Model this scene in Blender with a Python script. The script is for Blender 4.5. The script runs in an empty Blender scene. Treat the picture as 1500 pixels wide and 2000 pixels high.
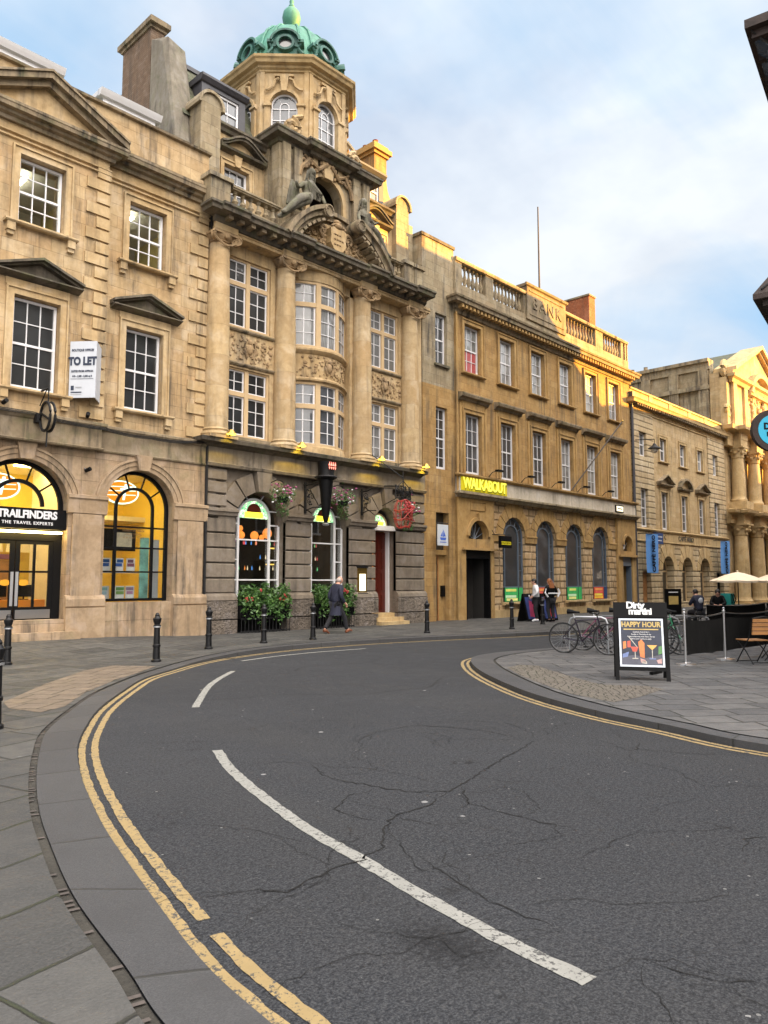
import bpy, math, random
from mathutils import Vector, Matrix
R = math.radians
EK = .34
PI = math.pi
rng = random.Random(7)
C = bpy.context.scene.collection
S = bpy.context.scene
# ---------------------------------------------------------------- camera
cam_d = bpy.data.cameras.new('camera'); cam = bpy.data.objects.new('camera', cam_d); C.objects.link(cam)
cam_d.sensor_fit = 'VERTICAL'; cam_d.sensor_height = 36.0; cam_d.lens = 26.64
cam_d.clip_start = 0.05; cam_d.clip_end = 3000
PITCH = math.atan(138/1480.)
cam.location = (0, 0, 1.65)
cam.rotation_euler = (R(90)+PITCH, 0, R(43.5-90))
S.camera = cam
# ---------------------------------------------------------------- sun, sky, exposure
SUN_EL, SUN_AZ = 10.0, -45.0         # azimuth of the sun measured from +X towards +Y
sd = Vector((math.cos(R(SUN_AZ))*math.cos(R(SUN_EL)), math.sin(R(SUN_AZ))*math.cos(R(SUN_EL)), math.sin(R(SUN_EL))))
sun_d = bpy.data.lights.new('sun', 'SUN'); sun = bpy.data.objects.new('sun', sun_d); C.objects.link(sun)
sun_d.energy = 5.0; sun_d.angle = R(0.5); sun_d.color = (1.0, 0.50, 0.08)
sun.rotation_euler = sd.to_track_quat('Z', 'Y').to_euler()
S.view_settings.view_transform = 'Standard'; S.view_settings.look = 'None'
S.view_settings.exposure = 2.2; S.view_settings.gamma = 1.0
try: S.view_settings.use_curve_mapping = False
except Exception: pass
S.cycles.max_bounces = 6; S.cycles.transparent_max_bounces = 10

def nd(nt, typ, ins=None, **props):
    n = nt.nodes.new('ShaderNode'+typ)
    for k, v in props.items(): setattr(n, k, v)
    if ins:
        items = ins.items() if isinstance(ins, dict) else enumerate(ins)
        for k, v in items:
            if v is None: continue
            s = n.inputs[k]
            if isinstance(v, bpy.types.NodeSocket): nt.links.new(v, s)
            elif isinstance(v, bpy.types.Node): nt.links.new(v.outputs[0], s)
            else: s.default_value = v
    return n
def mth(nt, op, *a): return nd(nt, 'Math', list(a), operation=op).outputs[0]
def mixc(nt, f, a, b, bt='MIX'):
    n = nt.nodes.new('ShaderNodeMix'); n.data_type = 'RGBA'; n.blend_type = bt
    for i, v in ((0, f), (6, a), (7, b)):
        if isinstance(v, bpy.types.NodeSocket): nt.links.new(v, n.inputs[i])
        elif i == 0: n.inputs[0].default_value = v
        else: n.inputs[i].default_value = (v[0], v[1], v[2], 1)
    return n.outputs[2]
def ramp(nt, f, lo, hi, a=0., b=1.):
    n = nd(nt, 'MapRange', {0: f, 1: lo, 2: hi, 3: a, 4: b}); n.clamp = True
    return n.outputs[0]
def noise(nt, vec, scale, detail=4, rough=.55, dist=0.):
    n = nd(nt, 'TexNoise', {'Vector': vec, 'Scale': scale, 'Detail': detail, 'Roughness': rough, 'Distortion': dist})
    return n.outputs[0]
def scl(nt, vec, s, loc=(0, 0, 0), rot=(0, 0, 0)):
    n = nd(nt, 'Mapping', {'Vector': vec, 'Location': loc, 'Rotation': rot, 'Scale': s})
    return n.outputs[0]

W = bpy.data.worlds.new('World'); S.world = W; W.use_nodes = True
nt = W.node_tree; nt.nodes.clear()
sky = nd(nt, 'TexSky', sky_type='NISHITA', sun_disc=False, sun_elevation=R(SUN_EL), sun_rotation=R(90-SUN_AZ), air_density=1.0, dust_density=0.6, ozone_density=1.6)
tc = nd(nt, 'TexCoord').outputs['Generated']
sep = nd(nt, 'SeparateXYZ', [tc])
# clouds laid on a flat layer overhead
zc = mth(nt, 'MAXIMUM', sep.outputs[2], 0.03)
zc2 = mth(nt, 'ADD', zc, 0.22)
px = mth(nt, 'DIVIDE', sep.outputs[0], zc2); py = mth(nt, 'DIVIDE', sep.outputs[1], zc2)
cv = nd(nt, 'CombineXYZ', [px, py, 0.0]).outputs[0]
n1 = noise(nt, scl(nt, cv, (1.0, 0.75, 1), (1.3, 0.4, 0), (0, 0, R(35))), 1.05, 6, .52, .35)
n2 = noise(nt, scl(nt, cv, (0.6, 2.0, 1), (3.1, 2.2, 0), (0, 0, R(20))), 1.3, 6, .6, .6)
cm = mth(nt, 'ADD', mth(nt, 'MULTIPLY', n1, .72), mth(nt, 'MULTIPLY', n2, .28))
# more cover towards the north-west (left of the view) and near the horizon
ndir = nd(nt, 'VectorMath', [tc, (-0.55, 0.80, 0.25)], operation='DOT_PRODUCT').outputs['Value']
cm = mth(nt, 'ADD', cm, mth(nt, 'MULTIPLY', ndir, 0.10))
mask = ramp(nt, cm, .36, .54)
skyc = nd(nt, 'VectorMath', [sky.outputs[0], (0.10, 0.105, 0.13)], operation='MULTIPLY').outputs[0]
skyc = mixc(nt, 0.88, skyc, (0.32, 0.58, 0.86))
shade = noise(nt, scl(nt, cv, (1, 1, 1), (5, 5, 0)), 2.3, 5, .55)
cloudc = mixc(nt, ramp(nt, shade, .35, .65), (0.56, 0.62, 0.73), (0.90, 0.92, 0.94))
hz = ramp(nt, sep.outputs[2], 0.10, 0.55, 1., 0.)
cloudc = mixc(nt, mth(nt, 'MULTIPLY', hz, .7), cloudc, (0.92, 0.87, 0.78))
cc = mixc(nt, mth(nt, 'MULTIPLY', mask, .85), skyc, cloudc)
cc = mixc(nt, mth(nt, 'MULTIPLY', hz, .35), cc, (0.66, 0.72, 0.80))
# warm glow added high in the unseen sky, behind and right, to light the facades
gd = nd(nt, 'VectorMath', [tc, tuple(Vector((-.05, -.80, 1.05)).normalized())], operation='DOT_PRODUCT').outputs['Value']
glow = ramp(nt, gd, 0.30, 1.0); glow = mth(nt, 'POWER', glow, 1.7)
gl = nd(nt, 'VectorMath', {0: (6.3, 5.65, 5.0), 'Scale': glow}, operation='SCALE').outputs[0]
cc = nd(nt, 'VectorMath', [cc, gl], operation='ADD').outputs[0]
low = ramp(nt, sep.outputs[2], -0.05, 0.0)
cc = mixc(nt, low, (.10, .09, .08), cc)
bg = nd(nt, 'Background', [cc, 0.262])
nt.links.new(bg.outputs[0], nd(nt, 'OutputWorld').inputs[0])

# ---------------------------------------------------------------- material helpers
def newmat(name):
    m = bpy.data.materials.new(name); m.use_nodes = True
    t = m.node_tree; b = t.nodes['Principled BSDF']
    return m, t, b
def setc(t, s, v):
    if isinstance(v, bpy.types.NodeSocket): t.links.new(v, s)
    else: s.default_value = (v[0], v[1], v[2], 1)
def plain(name, col, rough=.6, metal=0., var=.15, spec=.5, emit=None, es=0., bump=0., bs=30, coat=0.):
    m, t, b = newmat(name)
    if var:
        oc = nd(t, 'TexCoord').outputs['Object']
        n = noise(t, oc, 3.5, 5)
        n3 = noise(t, oc, 40., 3)
        f = mth(t, 'ADD', mth(t, 'MULTIPLY', n, .7), mth(t, 'MULTIPLY', n3, .3))
        c = mixc(t, ramp(t, f, .3, .7), [x*(1-var) for x in col], [min(1, x*(1+var)) for x in col])
        setc(t, b.inputs['Base Color'], c)
    else: setc(t, b.inputs['Base Color'], col)
    if bump:
        oc = nd(t, 'TexCoord').outputs['Object']
        bn = nd(t, 'Bump', {'Strength': 1.0, 'Distance': bump, 'Height': noise(t, oc, bs, 5, .6)})
        t.links.new(bn.outputs[0], b.inputs['Normal'])
    b.inputs['Roughness'].default_value = rough; b.inputs['Metallic'].default_value = metal
    b.inputs['Specular IOR Level'].default_value = spec
    if coat: b.inputs['Coat Weight'].default_value = coat; b.inputs['Coat Roughness'].default_value = .05
    if emit: setc(t, b.inputs['Emission Color'], emit); b.inputs['Emission Strength'].default_value = es*EK
    return m
def blocks(t, U, V, w, h, j):
    """running courses of stones of uneven length: (mask 1 on the stone / 0 in the joint, random per stone)"""
    r_ = mth(t, 'FLOOR', mth(t, 'DIVIDE', V, h))
    wn = nd(t, 'TexWhiteNoise', {'W': r_}, noise_dimensions='1D').outputs[0]
    ww = mth(t, 'MULTIPLY', mth(t, 'ADD', mth(t, 'MULTIPLY', wn, .5), .75), w)
    uu = mth(t, 'ADD', mth(t, 'DIVIDE', U, ww), mth(t, 'MULTIPLY', wn, 7.31))
    c_ = mth(t, 'FLOOR', uu)
    cr = nd(t, 'TexWhiteNoise', {'Vector': nd(t, 'CombineXYZ', [c_, r_, 0.]).outputs[0]}, noise_dimensions='3D').outputs[0]
    fu = mth(t, 'FRACT', uu); du = mth(t, 'MULTIPLY', mth(t, 'MINIMUM', fu, mth(t, 'SUBTRACT', 1., fu)), ww)
    fv = mth(t, 'FRACT', mth(t, 'DIVIDE', V, h)); dv = mth(t, 'MULTIPLY', mth(t, 'MINIMUM', fv, mth(t, 'SUBTRACT', 1., fv)), h)
    d = mth(t, 'MINIMUM', du, dv)
    return ramp(t, d, j*.4, j), cr
def stone(name, c1, c2, w=.75, h=.33, j=.008, soot=.35, sootc=(.06, .052, .045), jd=.6, rough=.85, bump=.006, moss=0., blockvar=.5, rock=0.):
    m, t, b = newmat(name)
    oc = nd(t, 'TexCoord').outputs['Object']
    s = nd(t, 'SeparateXYZ', [oc])
    U = mth(t, 'ADD', s.outputs[0], s.outputs[1])
    f = noise(t, oc, .55, 6, .6, .4)
    col = mixc(t, ramp(t, f, .32, .68), c1, c2)
    hgt = None
    if w:
        mk, cr = blocks(t, U, s.outputs[2], w, h, j)
        cr2 = mth(t, 'FRACT', mth(t, 'MULTIPLY', cr, 7.13))
        col = mixc(t, mth(t, 'MULTIPLY', cr2, .35), col, (c1[0]*.95, c1[1]*.78, c1[2]*.75))
        col = mixc(t, mth(t, 'MULTIPLY', cr, blockvar), col, mixc(t, .5, [x*.62 for x in c1], [x*.78 for x in c2]))
        wn2 = ramp(t, cr, .86, .9)
        col = mixc(t, mth(t, 'MULTIPLY', wn2, .35), col, (c2[0]*1.15, c2[1]*1.2, c2[2]*1.35))
        col = mixc(t, mth(t, 'MULTIPLY', mth(t, 'SUBTRACT', 1., mk), jd), col, [x*.35 for x in c1])
        hgt = mk
    fine = noise(t, oc, 9., 6, .65)
    col = mixc(t, ramp(t, fine, .35, .7, 0., .38), col, [x*.55 for x in c1])
    pt = noise(t, scl(t, oc, (1, 1, 1), (21, 5, 2)), 2.1, 5, .6, .6)
    col = mixc(t, ramp(t, pt, .52, .68, 0., .4), col, (c2[0]*1.05, c2[1]*1.12, c2[2]*1.35))
    col = mixc(t, ramp(t, pt, .48, .34, 0., .35), col, [c1[0]*.62, c1[1]*.58, c1[2]*.55])
    # rain streaks and soot patches
    st = noise(t, scl(t, oc, (2.6, 2.6, .22)), 1.6, 5, .62, .3)
    pa = noise(t, scl(t, oc, (1, 1, .7), (9, 3, 1)), .8, 6, .65)
    so = mth(t, 'MULTIPLY', ramp(t, st, .46, .66), ramp(t, pa, .36, .58))
    col = mixc(t, mth(t, 'MULTIPLY', so, min(1., soot*1.25)), col, sootc)
    if moss:
        mo = noise(t, scl(t, oc, (1, 1, 1), (4, 4, 4)), 2.4, 6, .7)
        col = mixc(t, mth(t, 'MULTIPLY', ramp(t, mo, .5, .68), moss), col, (.10, .12, .045))
    setc(t, b.inputs['Base Color'], col)
    b.inputs['Roughness'].default_value = rough; b.inputs['Specular IOR Level'].default_value = .25
    hn = mth(t, 'MULTIPLY', fine, .5)
    if rock: hn = mth(t, 'ADD', hn, mth(t, 'MULTIPLY', noise(t, oc, 7., 4, .7), rock))
    if hgt is not None: hn = mth(t, 'ADD', hn, mth(t, 'MULTIPLY', hgt, 1.2))
    bn = nd(t, 'Bump', {'Strength': .8, 'Distance': bump, 'Height': hn})
    t.links.new(bn.outputs[0], b.inputs['Normal'])
    return m
def glassmat(name, col, folds=None, rough=.04, low=None, zlow=0):
    """window pane: dark room or curtain seen through reflecting glass"""
    m, t, b = newmat(name)
    oc = nd(t, 'TexCoord').outputs['Object']
    f = noise(t, oc, 1.1, 3, .5, .5)
    c = mixc(t, ramp(t, f, .4, .62), [x*.35 for x in col], col)
    if folds:
        s = nd(t, 'SeparateXYZ', [oc])
        wv = mth(t, 'SINE', mth(t, 'MULTIPLY', mth(t, 'ADD', s.outputs[0], mth(t, 'MULTIPLY', f, .3)), 60.))
        c = mixc(t, ramp(t, wv, -1., 1., 0., .6), c, [x*.3 for x in col])
        if low:
            c = mixc(t, mth(t, 'LESS_THAN', s.outputs[2], zlow), c, low)
    rnd = nd(t, 'ObjectInfo').outputs['Random']
    c = mixc(t, ramp(t, rnd, .1, 1., 0., .75), c, [x*.3 for x in col])
    setc(t, b.inputs['Base Color'], c)
    b.inputs['Roughness'].default_value = .35
    b.inputs['Coat Weight'].default_value = 1.; b.inputs['Coat Roughness'].default_value = rough; b.inputs['Coat IOR'].default_value = 1.6
    bn = nd(t, 'Bump', {'Strength': .35, 'Distance': .03, 'Height': noise(t, oc, 2.2, 2, .5)})
    cell = nd(t, 'VectorMath', [nd(t, 'VectorMath', [oc, (2.9, .01, 1.75)], operation='MULTIPLY').outputs[0]], operation='FLOOR').outputs[0]
    wn = nd(t, 'TexWhiteNoise', {'Vector': cell}, noise_dimensions='3D').outputs['Color']
    off = nd(t, 'VectorMath', {0: nd(t, 'VectorMath', [wn, (.5, .5, .5)], operation='SUBTRACT').outputs[0], 'Scale': .085}, operation='SCALE').outputs[0]
    nn_ = nd(t, 'VectorMath', [nd(t, 'VectorMath', [bn.outputs[0], off], operation='ADD').outputs[0]], operation='NORMALIZE').outputs[0]
    t.links.new(nn_, b.inputs['Coat Normal'])
    return m
def clearglass(name):
    m, t, b = newmat(name)
    fr = nd(t, 'Fresnel', [1.5]).outputs[0]
    mx = nd(t, 'MixShader', [mth(t, 'ADD', mth(t, 'MULTIPLY', fr, .7), .03), nd(t, 'BsdfTransparent', [(.93, .95, .94, 1)]), nd(t, 'BsdfGlossy', {'Color': (1, 1, 1, 1), 'Roughness': .02})])
    t.links.new(mx.outputs[0], t.nodes['Material Output'].inputs[0])
    return m
def glow_mat(name, col, s, base=None):
    return plain(name, base or col, .6, var=0, emit=col, es=s)

M = {}
M['bath'] = stone('bath_stone', (.43, .295, .145), (.55, .42, .25), .78, .34, soot=.6, blockvar=.5, jd=.5)
M['bath_plain'] = stone('bath_stone_dressed', (.44, .305, .15), (.54, .41, .24), 0, soot=.5)
M['dress_low'] = stone('bath_stone_base_dressed', (.29, .205, .125), (.41, .305, .20), 0, soot=.8)
M['bath_low'] = stone('bath_stone_base', (.29, .205, .125), (.41, .305, .20), 1.1, .62, soot=.65, moss=.25, blockvar=.4)
M['crust'] = stone('weathered_cornice_stone', (.20, .155, .10), (.34, .265, .17), 0, soot=.95, sootc=(.035, .031, .027), moss=.35)
M['crust_dark'] = stone('soot_crusted_stone', (.075, .066, .054), (.20, .165, .115), 0, soot=.9, sootc=(.025, .023, .02), moss=.45)
M['col'] = stone('column_stone', (.46, .32, .155), (.57, .445, .27), 2.2, .95, j=.006, soot=.35, blockvar=.6)
M['ochre'] = stone('orange_stone', (.33, .20, .072), (.45, .29, .115), .8, .3, soot=.55, blockvar=.5, jd=.45)
M['ochre_plain'] = stone('orange_stone_dressed', (.36, .22, .078), (.44, .285, .115), 0, soot=.45)
M['pale'] = stone('pale_stone', (.43, .305, .145), (.53, .395, .21), 0, soot=.35)
M['pale_b'] = stone('pale_ashlar', (.41, .30, .15), (.51, .385, .215), .8, .32, soot=.4)
M['grey'] = stone('grey_weathered_stone', (.28, .225, .14), (.39, .325, .21), .8, .34, soot=.75, moss=.06)
M['dark'] = stone('sooty_ground_floor_stone', (.15, .122, .095), (.225, .19, .15), 0, soot=.5, bump=.008)
M['rock'] = stone('rock_faced_stone', (.12, .098, .08), (.26, .22, .18), 0, soot=.5, bump=.12, rock=1.6)
M['statue'] = stone('mossy_statue_stone', (.10, .095, .072), (.24, .215, .16), 0, soot=.8, moss=.5, bump=.02)
M['relief'] = stone('carved_stone', (.31, .21, .11), (.41, .29, .165), 0, soot=.55, bump=.02)
M['brick'] = stone('chimney_brick', (.175, .115, .075), (.28, .20, .135), .24, .08, j=.012, soot=.5, blockvar=.7, jd=.5)
M['red_brick'] = stone('red_brick', (.33, .10, .04), (.42, .17, .08), .24, .08, j=.012, soot=.3, blockvar=.6)
M['render'] = stone('grey_render', (.17, .15, .12), (.27, .24, .185), 0, soot=.8, moss=.3)
M['slate'] = stone('mossy_slate', (.10, .11, .075), (.15, .15, .11), .28, .2, j=.02, soot=.5, moss=.5, jd=.7)
M['copper'] = stone('green_copper', (.055, .20, .14), (.11, .30, .22), 0, soot=.5, sootc=(.03, .10, .09), rough=.55)
M['copper_d'] = stone('dark_green_copper', (.025, .085, .07), (.07, .19, .15), 0, soot=.8, sootc=(.02, .05, .05), rough=.55)
M['lead'] = plain('lead_sheet', (.05, .05, .06), .5, var=.3)
M['white'] = plain('white_paint', (.66, .66, .68), .4, var=.05)
M['blueish'] = plain('grey_blue_paint', (.11, .14, .18), .4, var=.1)
M['cream'] = plain('cream_window_stone', (.50, .36, .20), .8, var=.1)
M['black'] = plain('black_paint', (.004, .004, .0045), .5, var=.2, spec=.14)
M['iron'] = plain('wrought_iron', (.009, .009, .010), .55, var=.3, spec=.3)
M['steel'] = plain('brushed_steel', (.55, .55, .56), .3, metal=1., var=.05)
M['galv'] = plain('galvanised_steel', (.42, .43, .45), .45, metal=.8, var=.1)
M['pane'] = glassmat('dark_pane', (.022, .025, .028))
M['pane2'] = glassmat('grey_pane', (.09, .10, .115))
M['curtain'] = glassmat('curtained_pane', (.36, .37, .37), folds=True)
M['shade'] = glassmat('pale_blind_pane', (.42, .42, .39))
M['redcurt'] = glassmat('red_curtain_pane', (.34, .36, .35), folds=True, low=(.45, .05, .06), zlow=11.75)
M['clear'] = clearglass('shop_glass')
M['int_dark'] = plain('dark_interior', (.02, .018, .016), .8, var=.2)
M['wood'] = plain('varnished_wood', (.20, .07, .02), .4, var=.3)
M['wood_l'] = plain('lighter_wood', (.36, .17, .06), .45, var=.3)
M['mahog'] = plain('dark_red_door', (.085, .014, .008), .3, var=.25)
M['red'] = plain('red_paint', (.36, .03, .02), .45, var=.1)
M['orange'] = plain('orange_laminate', (.80, .33, .04), .4, var=.1)
M['yellow'] = plain('yellow_paint', (.85, .72, .03), .45, var=.05)
M['blue'] = plain('blue_banner_cloth', (.10, .27, .62), .7, var=.1)
M['navy'] = plain('navy_board', (.02, .05, .16), .5, var=.1)
M['paper'] = plain('white_board', (.50, .53, .58), .5, var=.05)
M['canvas'] = plain('cream_canvas', (.78, .66, .50), .8, var=.06)
M['blackcloth'] = plain('black_banner_cloth', (.007, .007, .007), .85, var=.4, bump=.012, bs=6, spec=.2)
M['skin'] = plain('skin', (.52, .28, .20), .5, var=.08)
M['hair_g'] = plain('grey_hair', (.35, .30, .27), .7, var=.3)
M['hair_d'] = plain('dark_hair', (.015, .012, .01), .6, var=.3)
M['coat'] = plain('navy_coat_cloth', (.014, .016, .035), .8, var=.3, bump=.004)
M['trouser'] = plain('dark_trouser_cloth', (.012, .012, .016), .85, var=.3)
M['shoe'] = plain('brown_shoe_leather', (.17, .06, .03), .4, var=.2)
M['teal'] = plain('teal_fabric', (.01, .25, .22), .6, var=.2)
M['tyre'] = plain('tyre_rubber', (.012, .012, .012), .8, var=.1)
M['leaf'] = plain('leaf_green', (.045, .11, .022), .5, var=.6)
M['leaf2'] = plain('bright_leaf_green', (.09, .17, .035), .5, var=.5)
M['flower_p'] = plain('pink_petal', (.30, .06, .16), .6, var=.4)
M['flower_r'] = plain('red_petal', (.38, .04, .04), .6, var=.3)

# ---------------------------------------------------------------- geometry helpers
class MB:
    def __init__(s): s.v = []; s.f = []; s.mk = []
    def mark(s): s.mk.append((len(s.v), len(s.f))); return s
    def add(s, vs, fs):
        o = len(s.v); s.v += [tuple(p) for p in vs]; s.f += [tuple(i+o for i in f) for f in fs]; return s
    def box(s, x0, x1, y0, y1, z0, z1):
        if x0 > x1: x0, x1 = x1, x0
        if y0 > y1: y0, y1 = y1, y0
        if z0 > z1: z0, z1 = z1, z0
        return s.add([(x0,y0,z0),(x1,y0,z0),(x1,y1,z0),(x0,y1,z0),(x0,y0,z1),(x1,y0,z1),(x1,y1,z1),(x0,y1,z1)],
              [(0,3,2,1),(4,5,6,7),(0,1,5,4),(1,2,6,5),(2,3,7,6),(3,0,4,7)])
    def prism(s, poly, y0, y1):
        """polygon of (x,z) extruded from y0 (front) to y1"""
        n = len(poly); vs = [(x, y0, z) for x, z in poly]+[(x, y1, z) for x, z in poly]
        fs = [tuple(range(n)), tuple(range(2*n-1, n-1, -1))]+[(i, i+n, (i+1) % n+n, (i+1) % n) for i in range(n)]
        return s.add(vs, fs)
    def mould(s, x0, x1, yf, prof, e0=0, e1=0):
        """prof: (out, z) points bottom to top; swept along X in front of plane yf; e0/e1: mitred return depth flags"""
        n = len(prof)
        vs = [(x0-(o if e0 else 0), yf-o, z) for o, z in prof]+[(x1+(o if e1 else 0), yf-o, z) for o, z in prof]
        vs += [(x0-(o if e0 else 0), yf+.02, z) for o, z in prof]+[(x1+(o if e1 else 0), yf+.02, z) for o, z in prof]
        fs = []
        for i in range(n-1):
            fs += [(i, i+n, i+1+n, i+1), (2*n+i, i, i+1, 2*n+i+1), (n+i, 3*n+i, 3*n+i+1, n+i+1)]
        fs += [(n-1, 2*n-1, 4*n-1, 3*n-1), (0, 2*n, 3*n, n)]
        return s.add(vs, fs)
    def mould_y(s, y0, y1, xf, prof, sg=-1):
        n = len(prof)
        vs = [(xf+sg*o, y0, z) for o, z in prof]+[(xf+sg*o, y1, z) for o, z in prof]
        fs = [(i, i+1, i+1+n, i+n) for i in range(n-1)]+[tuple(range(n)), tuple(range(2*n-1, n-1, -1)), (n-1, 0, n, 2*n-1)]
        return s.add(vs, fs)
    def lathe(s, prof, c, seg=16, a0=0, a1=2*PI, sy=1.):
        cx, cy, cz = c; full = abs(a1-a0-2*PI) < 1e-6; m = seg if full else seg+1; n = len(prof)
        vs = []
        for k in range(m):
            a = a0+(a1-a0)*k/seg
            vs += [(cx+r_*math.cos(a), cy+r_*math.sin(a)*sy, cz+z) for r_, z in prof]
        fs = []
        for k in range(seg):
            k2 = (k+1) % m
            fs += [(k*n+i, k2*n+i, k2*n+i+1, k*n+i+1) for i in range(n-1)]
        fs.append(tuple(k*n+n-1 for k in range(m))); fs.append(tuple(k*n for k in range(m-1, -1, -1)))
        return s.add(vs, fs)
    def tube(s, pts, r_, seg=6, closed=False):
        pts = [Vector(p) for p in pts]; n = len(pts); vs = []
        rr = r_ if isinstance(r_, (list, tuple)) else [r_]*n
        for i, p in enumerate(pts):
            a = pts[i-1] if (i > 0 or closed) else p; b = pts[(i+1) % n] if (i < n-1 or closed) else p
            t = (b-a); t = t.normalized() if t.length > 1e-9 else Vector((0, 0, 1))
            u = t.cross(Vector((0, 0, 1)))
            if u.length < .05: u = t.cross(Vector((0, 1, 0)))
            u.normalize(); w = t.cross(u)
            for k in range(seg):
                an = 2*PI*k/seg; vs.append(p+(u*math.cos(an)+w*math.sin(an))*rr[i])
        fs = []
        for i in range(n if closed else n-1):
            j = (i+1) % n
            fs += [(i*seg+k, i*seg+(k+1) % seg, j*seg+(k+1) % seg, j*seg+k) for k in range(seg)]
        if not closed: fs += [tuple(range(seg-1, -1, -1)), tuple((n-1)*seg+k for k in range(seg))]
        return s.add(vs, fs)
    def ball(s, c, r_, seg=10, rings=6, sc=(1, 1, 1)):
        prof = [(max(1e-4, r_*math.sin(PI*i/rings)), -r_*math.cos(PI*i/rings)) for i in range(rings+1)]
        o = len(s.v); s.lathe(prof, (0, 0, 0), seg)
        for i in range(o, len(s.v)):
            x, y, z = s.v[i]; s.v[i] = (c[0]+x*sc[0], c[1]+y*sc[1], c[2]+z*sc[2])
        return s
    def ring(s, cx, cz, r0, r1, y0, y1, a0, a1, seg=16):
        """arch band in the XZ plane"""
        vs = []
        for k in range(seg+1):
            a = a0+(a1-a0)*k/seg; c_, s_ = math.cos(a), math.sin(a)
            vs += [(cx+r0*c_, y0, cz+r0*s_), (cx+r1*c_, y0, cz+r1*s_), (cx+r1*c_, y1, cz+r1*s_), (cx+r0*c_, y1, cz+r0*s_)]
        fs = []
        for k in range(seg):
            a, b = 4*k, 4*k+4
            fs += [(a+i, a+(i+1) % 4, b+(i+1) % 4, b+i) for i in range(4)]
        fs += [(3, 2, 1, 0), (4*seg, 4*seg+1, 4*seg+2, 4*seg+3)]
        return s.add(vs, fs)
    def xf(s, mat, start=0):
        for i in range(start, len(s.v)): s.v[i] = tuple(mat @ Vector(s.v[i]))
        return s
    def build(s, name, mat, parent=None, smooth=False, loc=None, **p):
        if len(s.mk) > 1:
            mk = s.mk+[(len(s.v), len(s.f))]; o = None
            for (va, fa), (vb_, fb) in zip(mk, mk[1:]):
                if fb == fa: continue
                q = MB(); q.v = s.v[va:vb_]; q.f = [tuple(i-va for i in f) for f in s.f[fa:fb]]; o = q.build(name, mat, parent, smooth, loc, **p)
            return o
        me = bpy.data.meshes.new(name); me.from_pydata(s.v, [], s.f); me.validate(); me.update()
        import bmesh
        bm = bmesh.new(); bm.from_mesh(me); bmesh.ops.recalc_face_normals(bm, faces=bm.faces[:]); bm.to_mesh(me); bm.free()
        for mm in (mat if isinstance(mat, list) else [mat]): me.materials.append(mm)
        if smooth:
            me.polygons.foreach_set('use_smooth', [True]*len(me.polygons))
            try: me.set_sharp_from_angle(angle=R(38))
            except Exception: pass
        o = bpy.data.objects.new(name, me); C.objects.link(o)
        if parent: o.parent = parent
        if loc: o.location = loc
        for k, v in p.items(): o[k] = v
        return o
def thing(name, label, cat, loc=(0, 0, 0), rz=0., group=None):
    o = bpy.data.objects.new(name, None); C.objects.link(o); o.empty_display_size = .2
    o.location = loc; o.rotation_euler = (0, 0, rz); o['label'] = label; o['category'] = cat
    if group: o['group'] = group
    return o
def tag(o, label, cat, group=None):
    o['label'] = label; o['category'] = cat
    if group: o['group'] = group
    return o
def struct(o): o['kind'] = 'structure'; return o
def copy_tree(o, label=None, loc=None, rz=None, parent=None):
    c = o.copy(); C.objects.link(c)
    if parent: c.parent = parent
    if label: c['label'] = label
    if loc: c.location = loc
    if rz is not None: c.rotation_euler = (0, 0, rz)
    for ch in list(o.children): copy_tree(ch, parent=c)
    return c
def textobj(s_, size, mat, parent, loc, rot=(PI/2, 0, 0), name='lettering', ext=.01, off=0., sx=1., sp=1., align='CENTER'):
    cu = bpy.data.curves.new('txt', 'FONT'); cu.body = s_; cu.size = size; cu.extrude = ext; cu.offset = off
    cu.align_x = align; cu.align_y = 'CENTER'; cu.space_character = sp; cu.resolution_u = 3
    t = bpy.data.objects.new('txt', cu); C.objects.link(t)
    dg = bpy.context.evaluated_depsgraph_get(); me = bpy.data.meshes.new_from_object(t.evaluated_get(dg)); me.name = name
    bpy.data.objects.remove(t); me.materials.clear(); me.materials.append(mat)
    o = bpy.data.objects.new(name, me); C.objects.link(o); o.parent = parent; o.location = loc; o.rotation_euler = rot; o.scale = (sx, 1, 1)
    return o
def catmull(pts, n=8):
    P_ = [Vector((*p, 0)[:3]) for p in pts]; out = []
    for i in range(len(P_)-1):
        p0 = P_[max(i-1, 0)]; p1 = P_[i]; p2 = P_[i+1]; p3 = P_[min(i+2, len(P_)-1)]
        for k in range(n):
            t = k/n
            out.append(.5*((2*p1)+(p2-p0)*t+(2*p0-5*p1+4*p2-p3)*t*t+(3*p1-p0-3*p2+p3)*t**3))
    out.append(P_[-1]); return out
def skinmesh(name, pts, edges, radii, mat, parent=None, sub=1, root=0, scale=1.):
    me = bpy.data.meshes.new('sk'); me.from_pydata([tuple(p) for p in pts], edges, []); me.update()
    o = bpy.data.objects.new('sk', me); C.objects.link(o)
    mo = o.modifiers.new('s', 'SKIN'); mo.use_smooth_shade = True
    sv = me.skin_vertices[0].data
    for i, r_ in enumerate(radii): sv[i].radius = (r_, r_) if not isinstance(r_, (tuple, list)) else r_
    sv[root].use_root = True
    m2 = o.modifiers.new('u', 'SUBSURF'); m2.levels = sub; m2.render_levels = sub
    dg = bpy.context.evaluated_depsgraph_get(); dg.update()
    m3 = bpy.data.meshes.new_from_object(o.evaluated_get(dg)); m3.name = name
    bpy.data.objects.remove(o); m3.materials.clear(); m3.materials.append(mat)
    m3.polygons.foreach_set('use_smooth', [True]*len(m3.polygons))
    q = bpy.data.objects.new(name, m3); C.objects.link(q)
    if parent: q.parent = parent
    return q
F = 19.5
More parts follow.
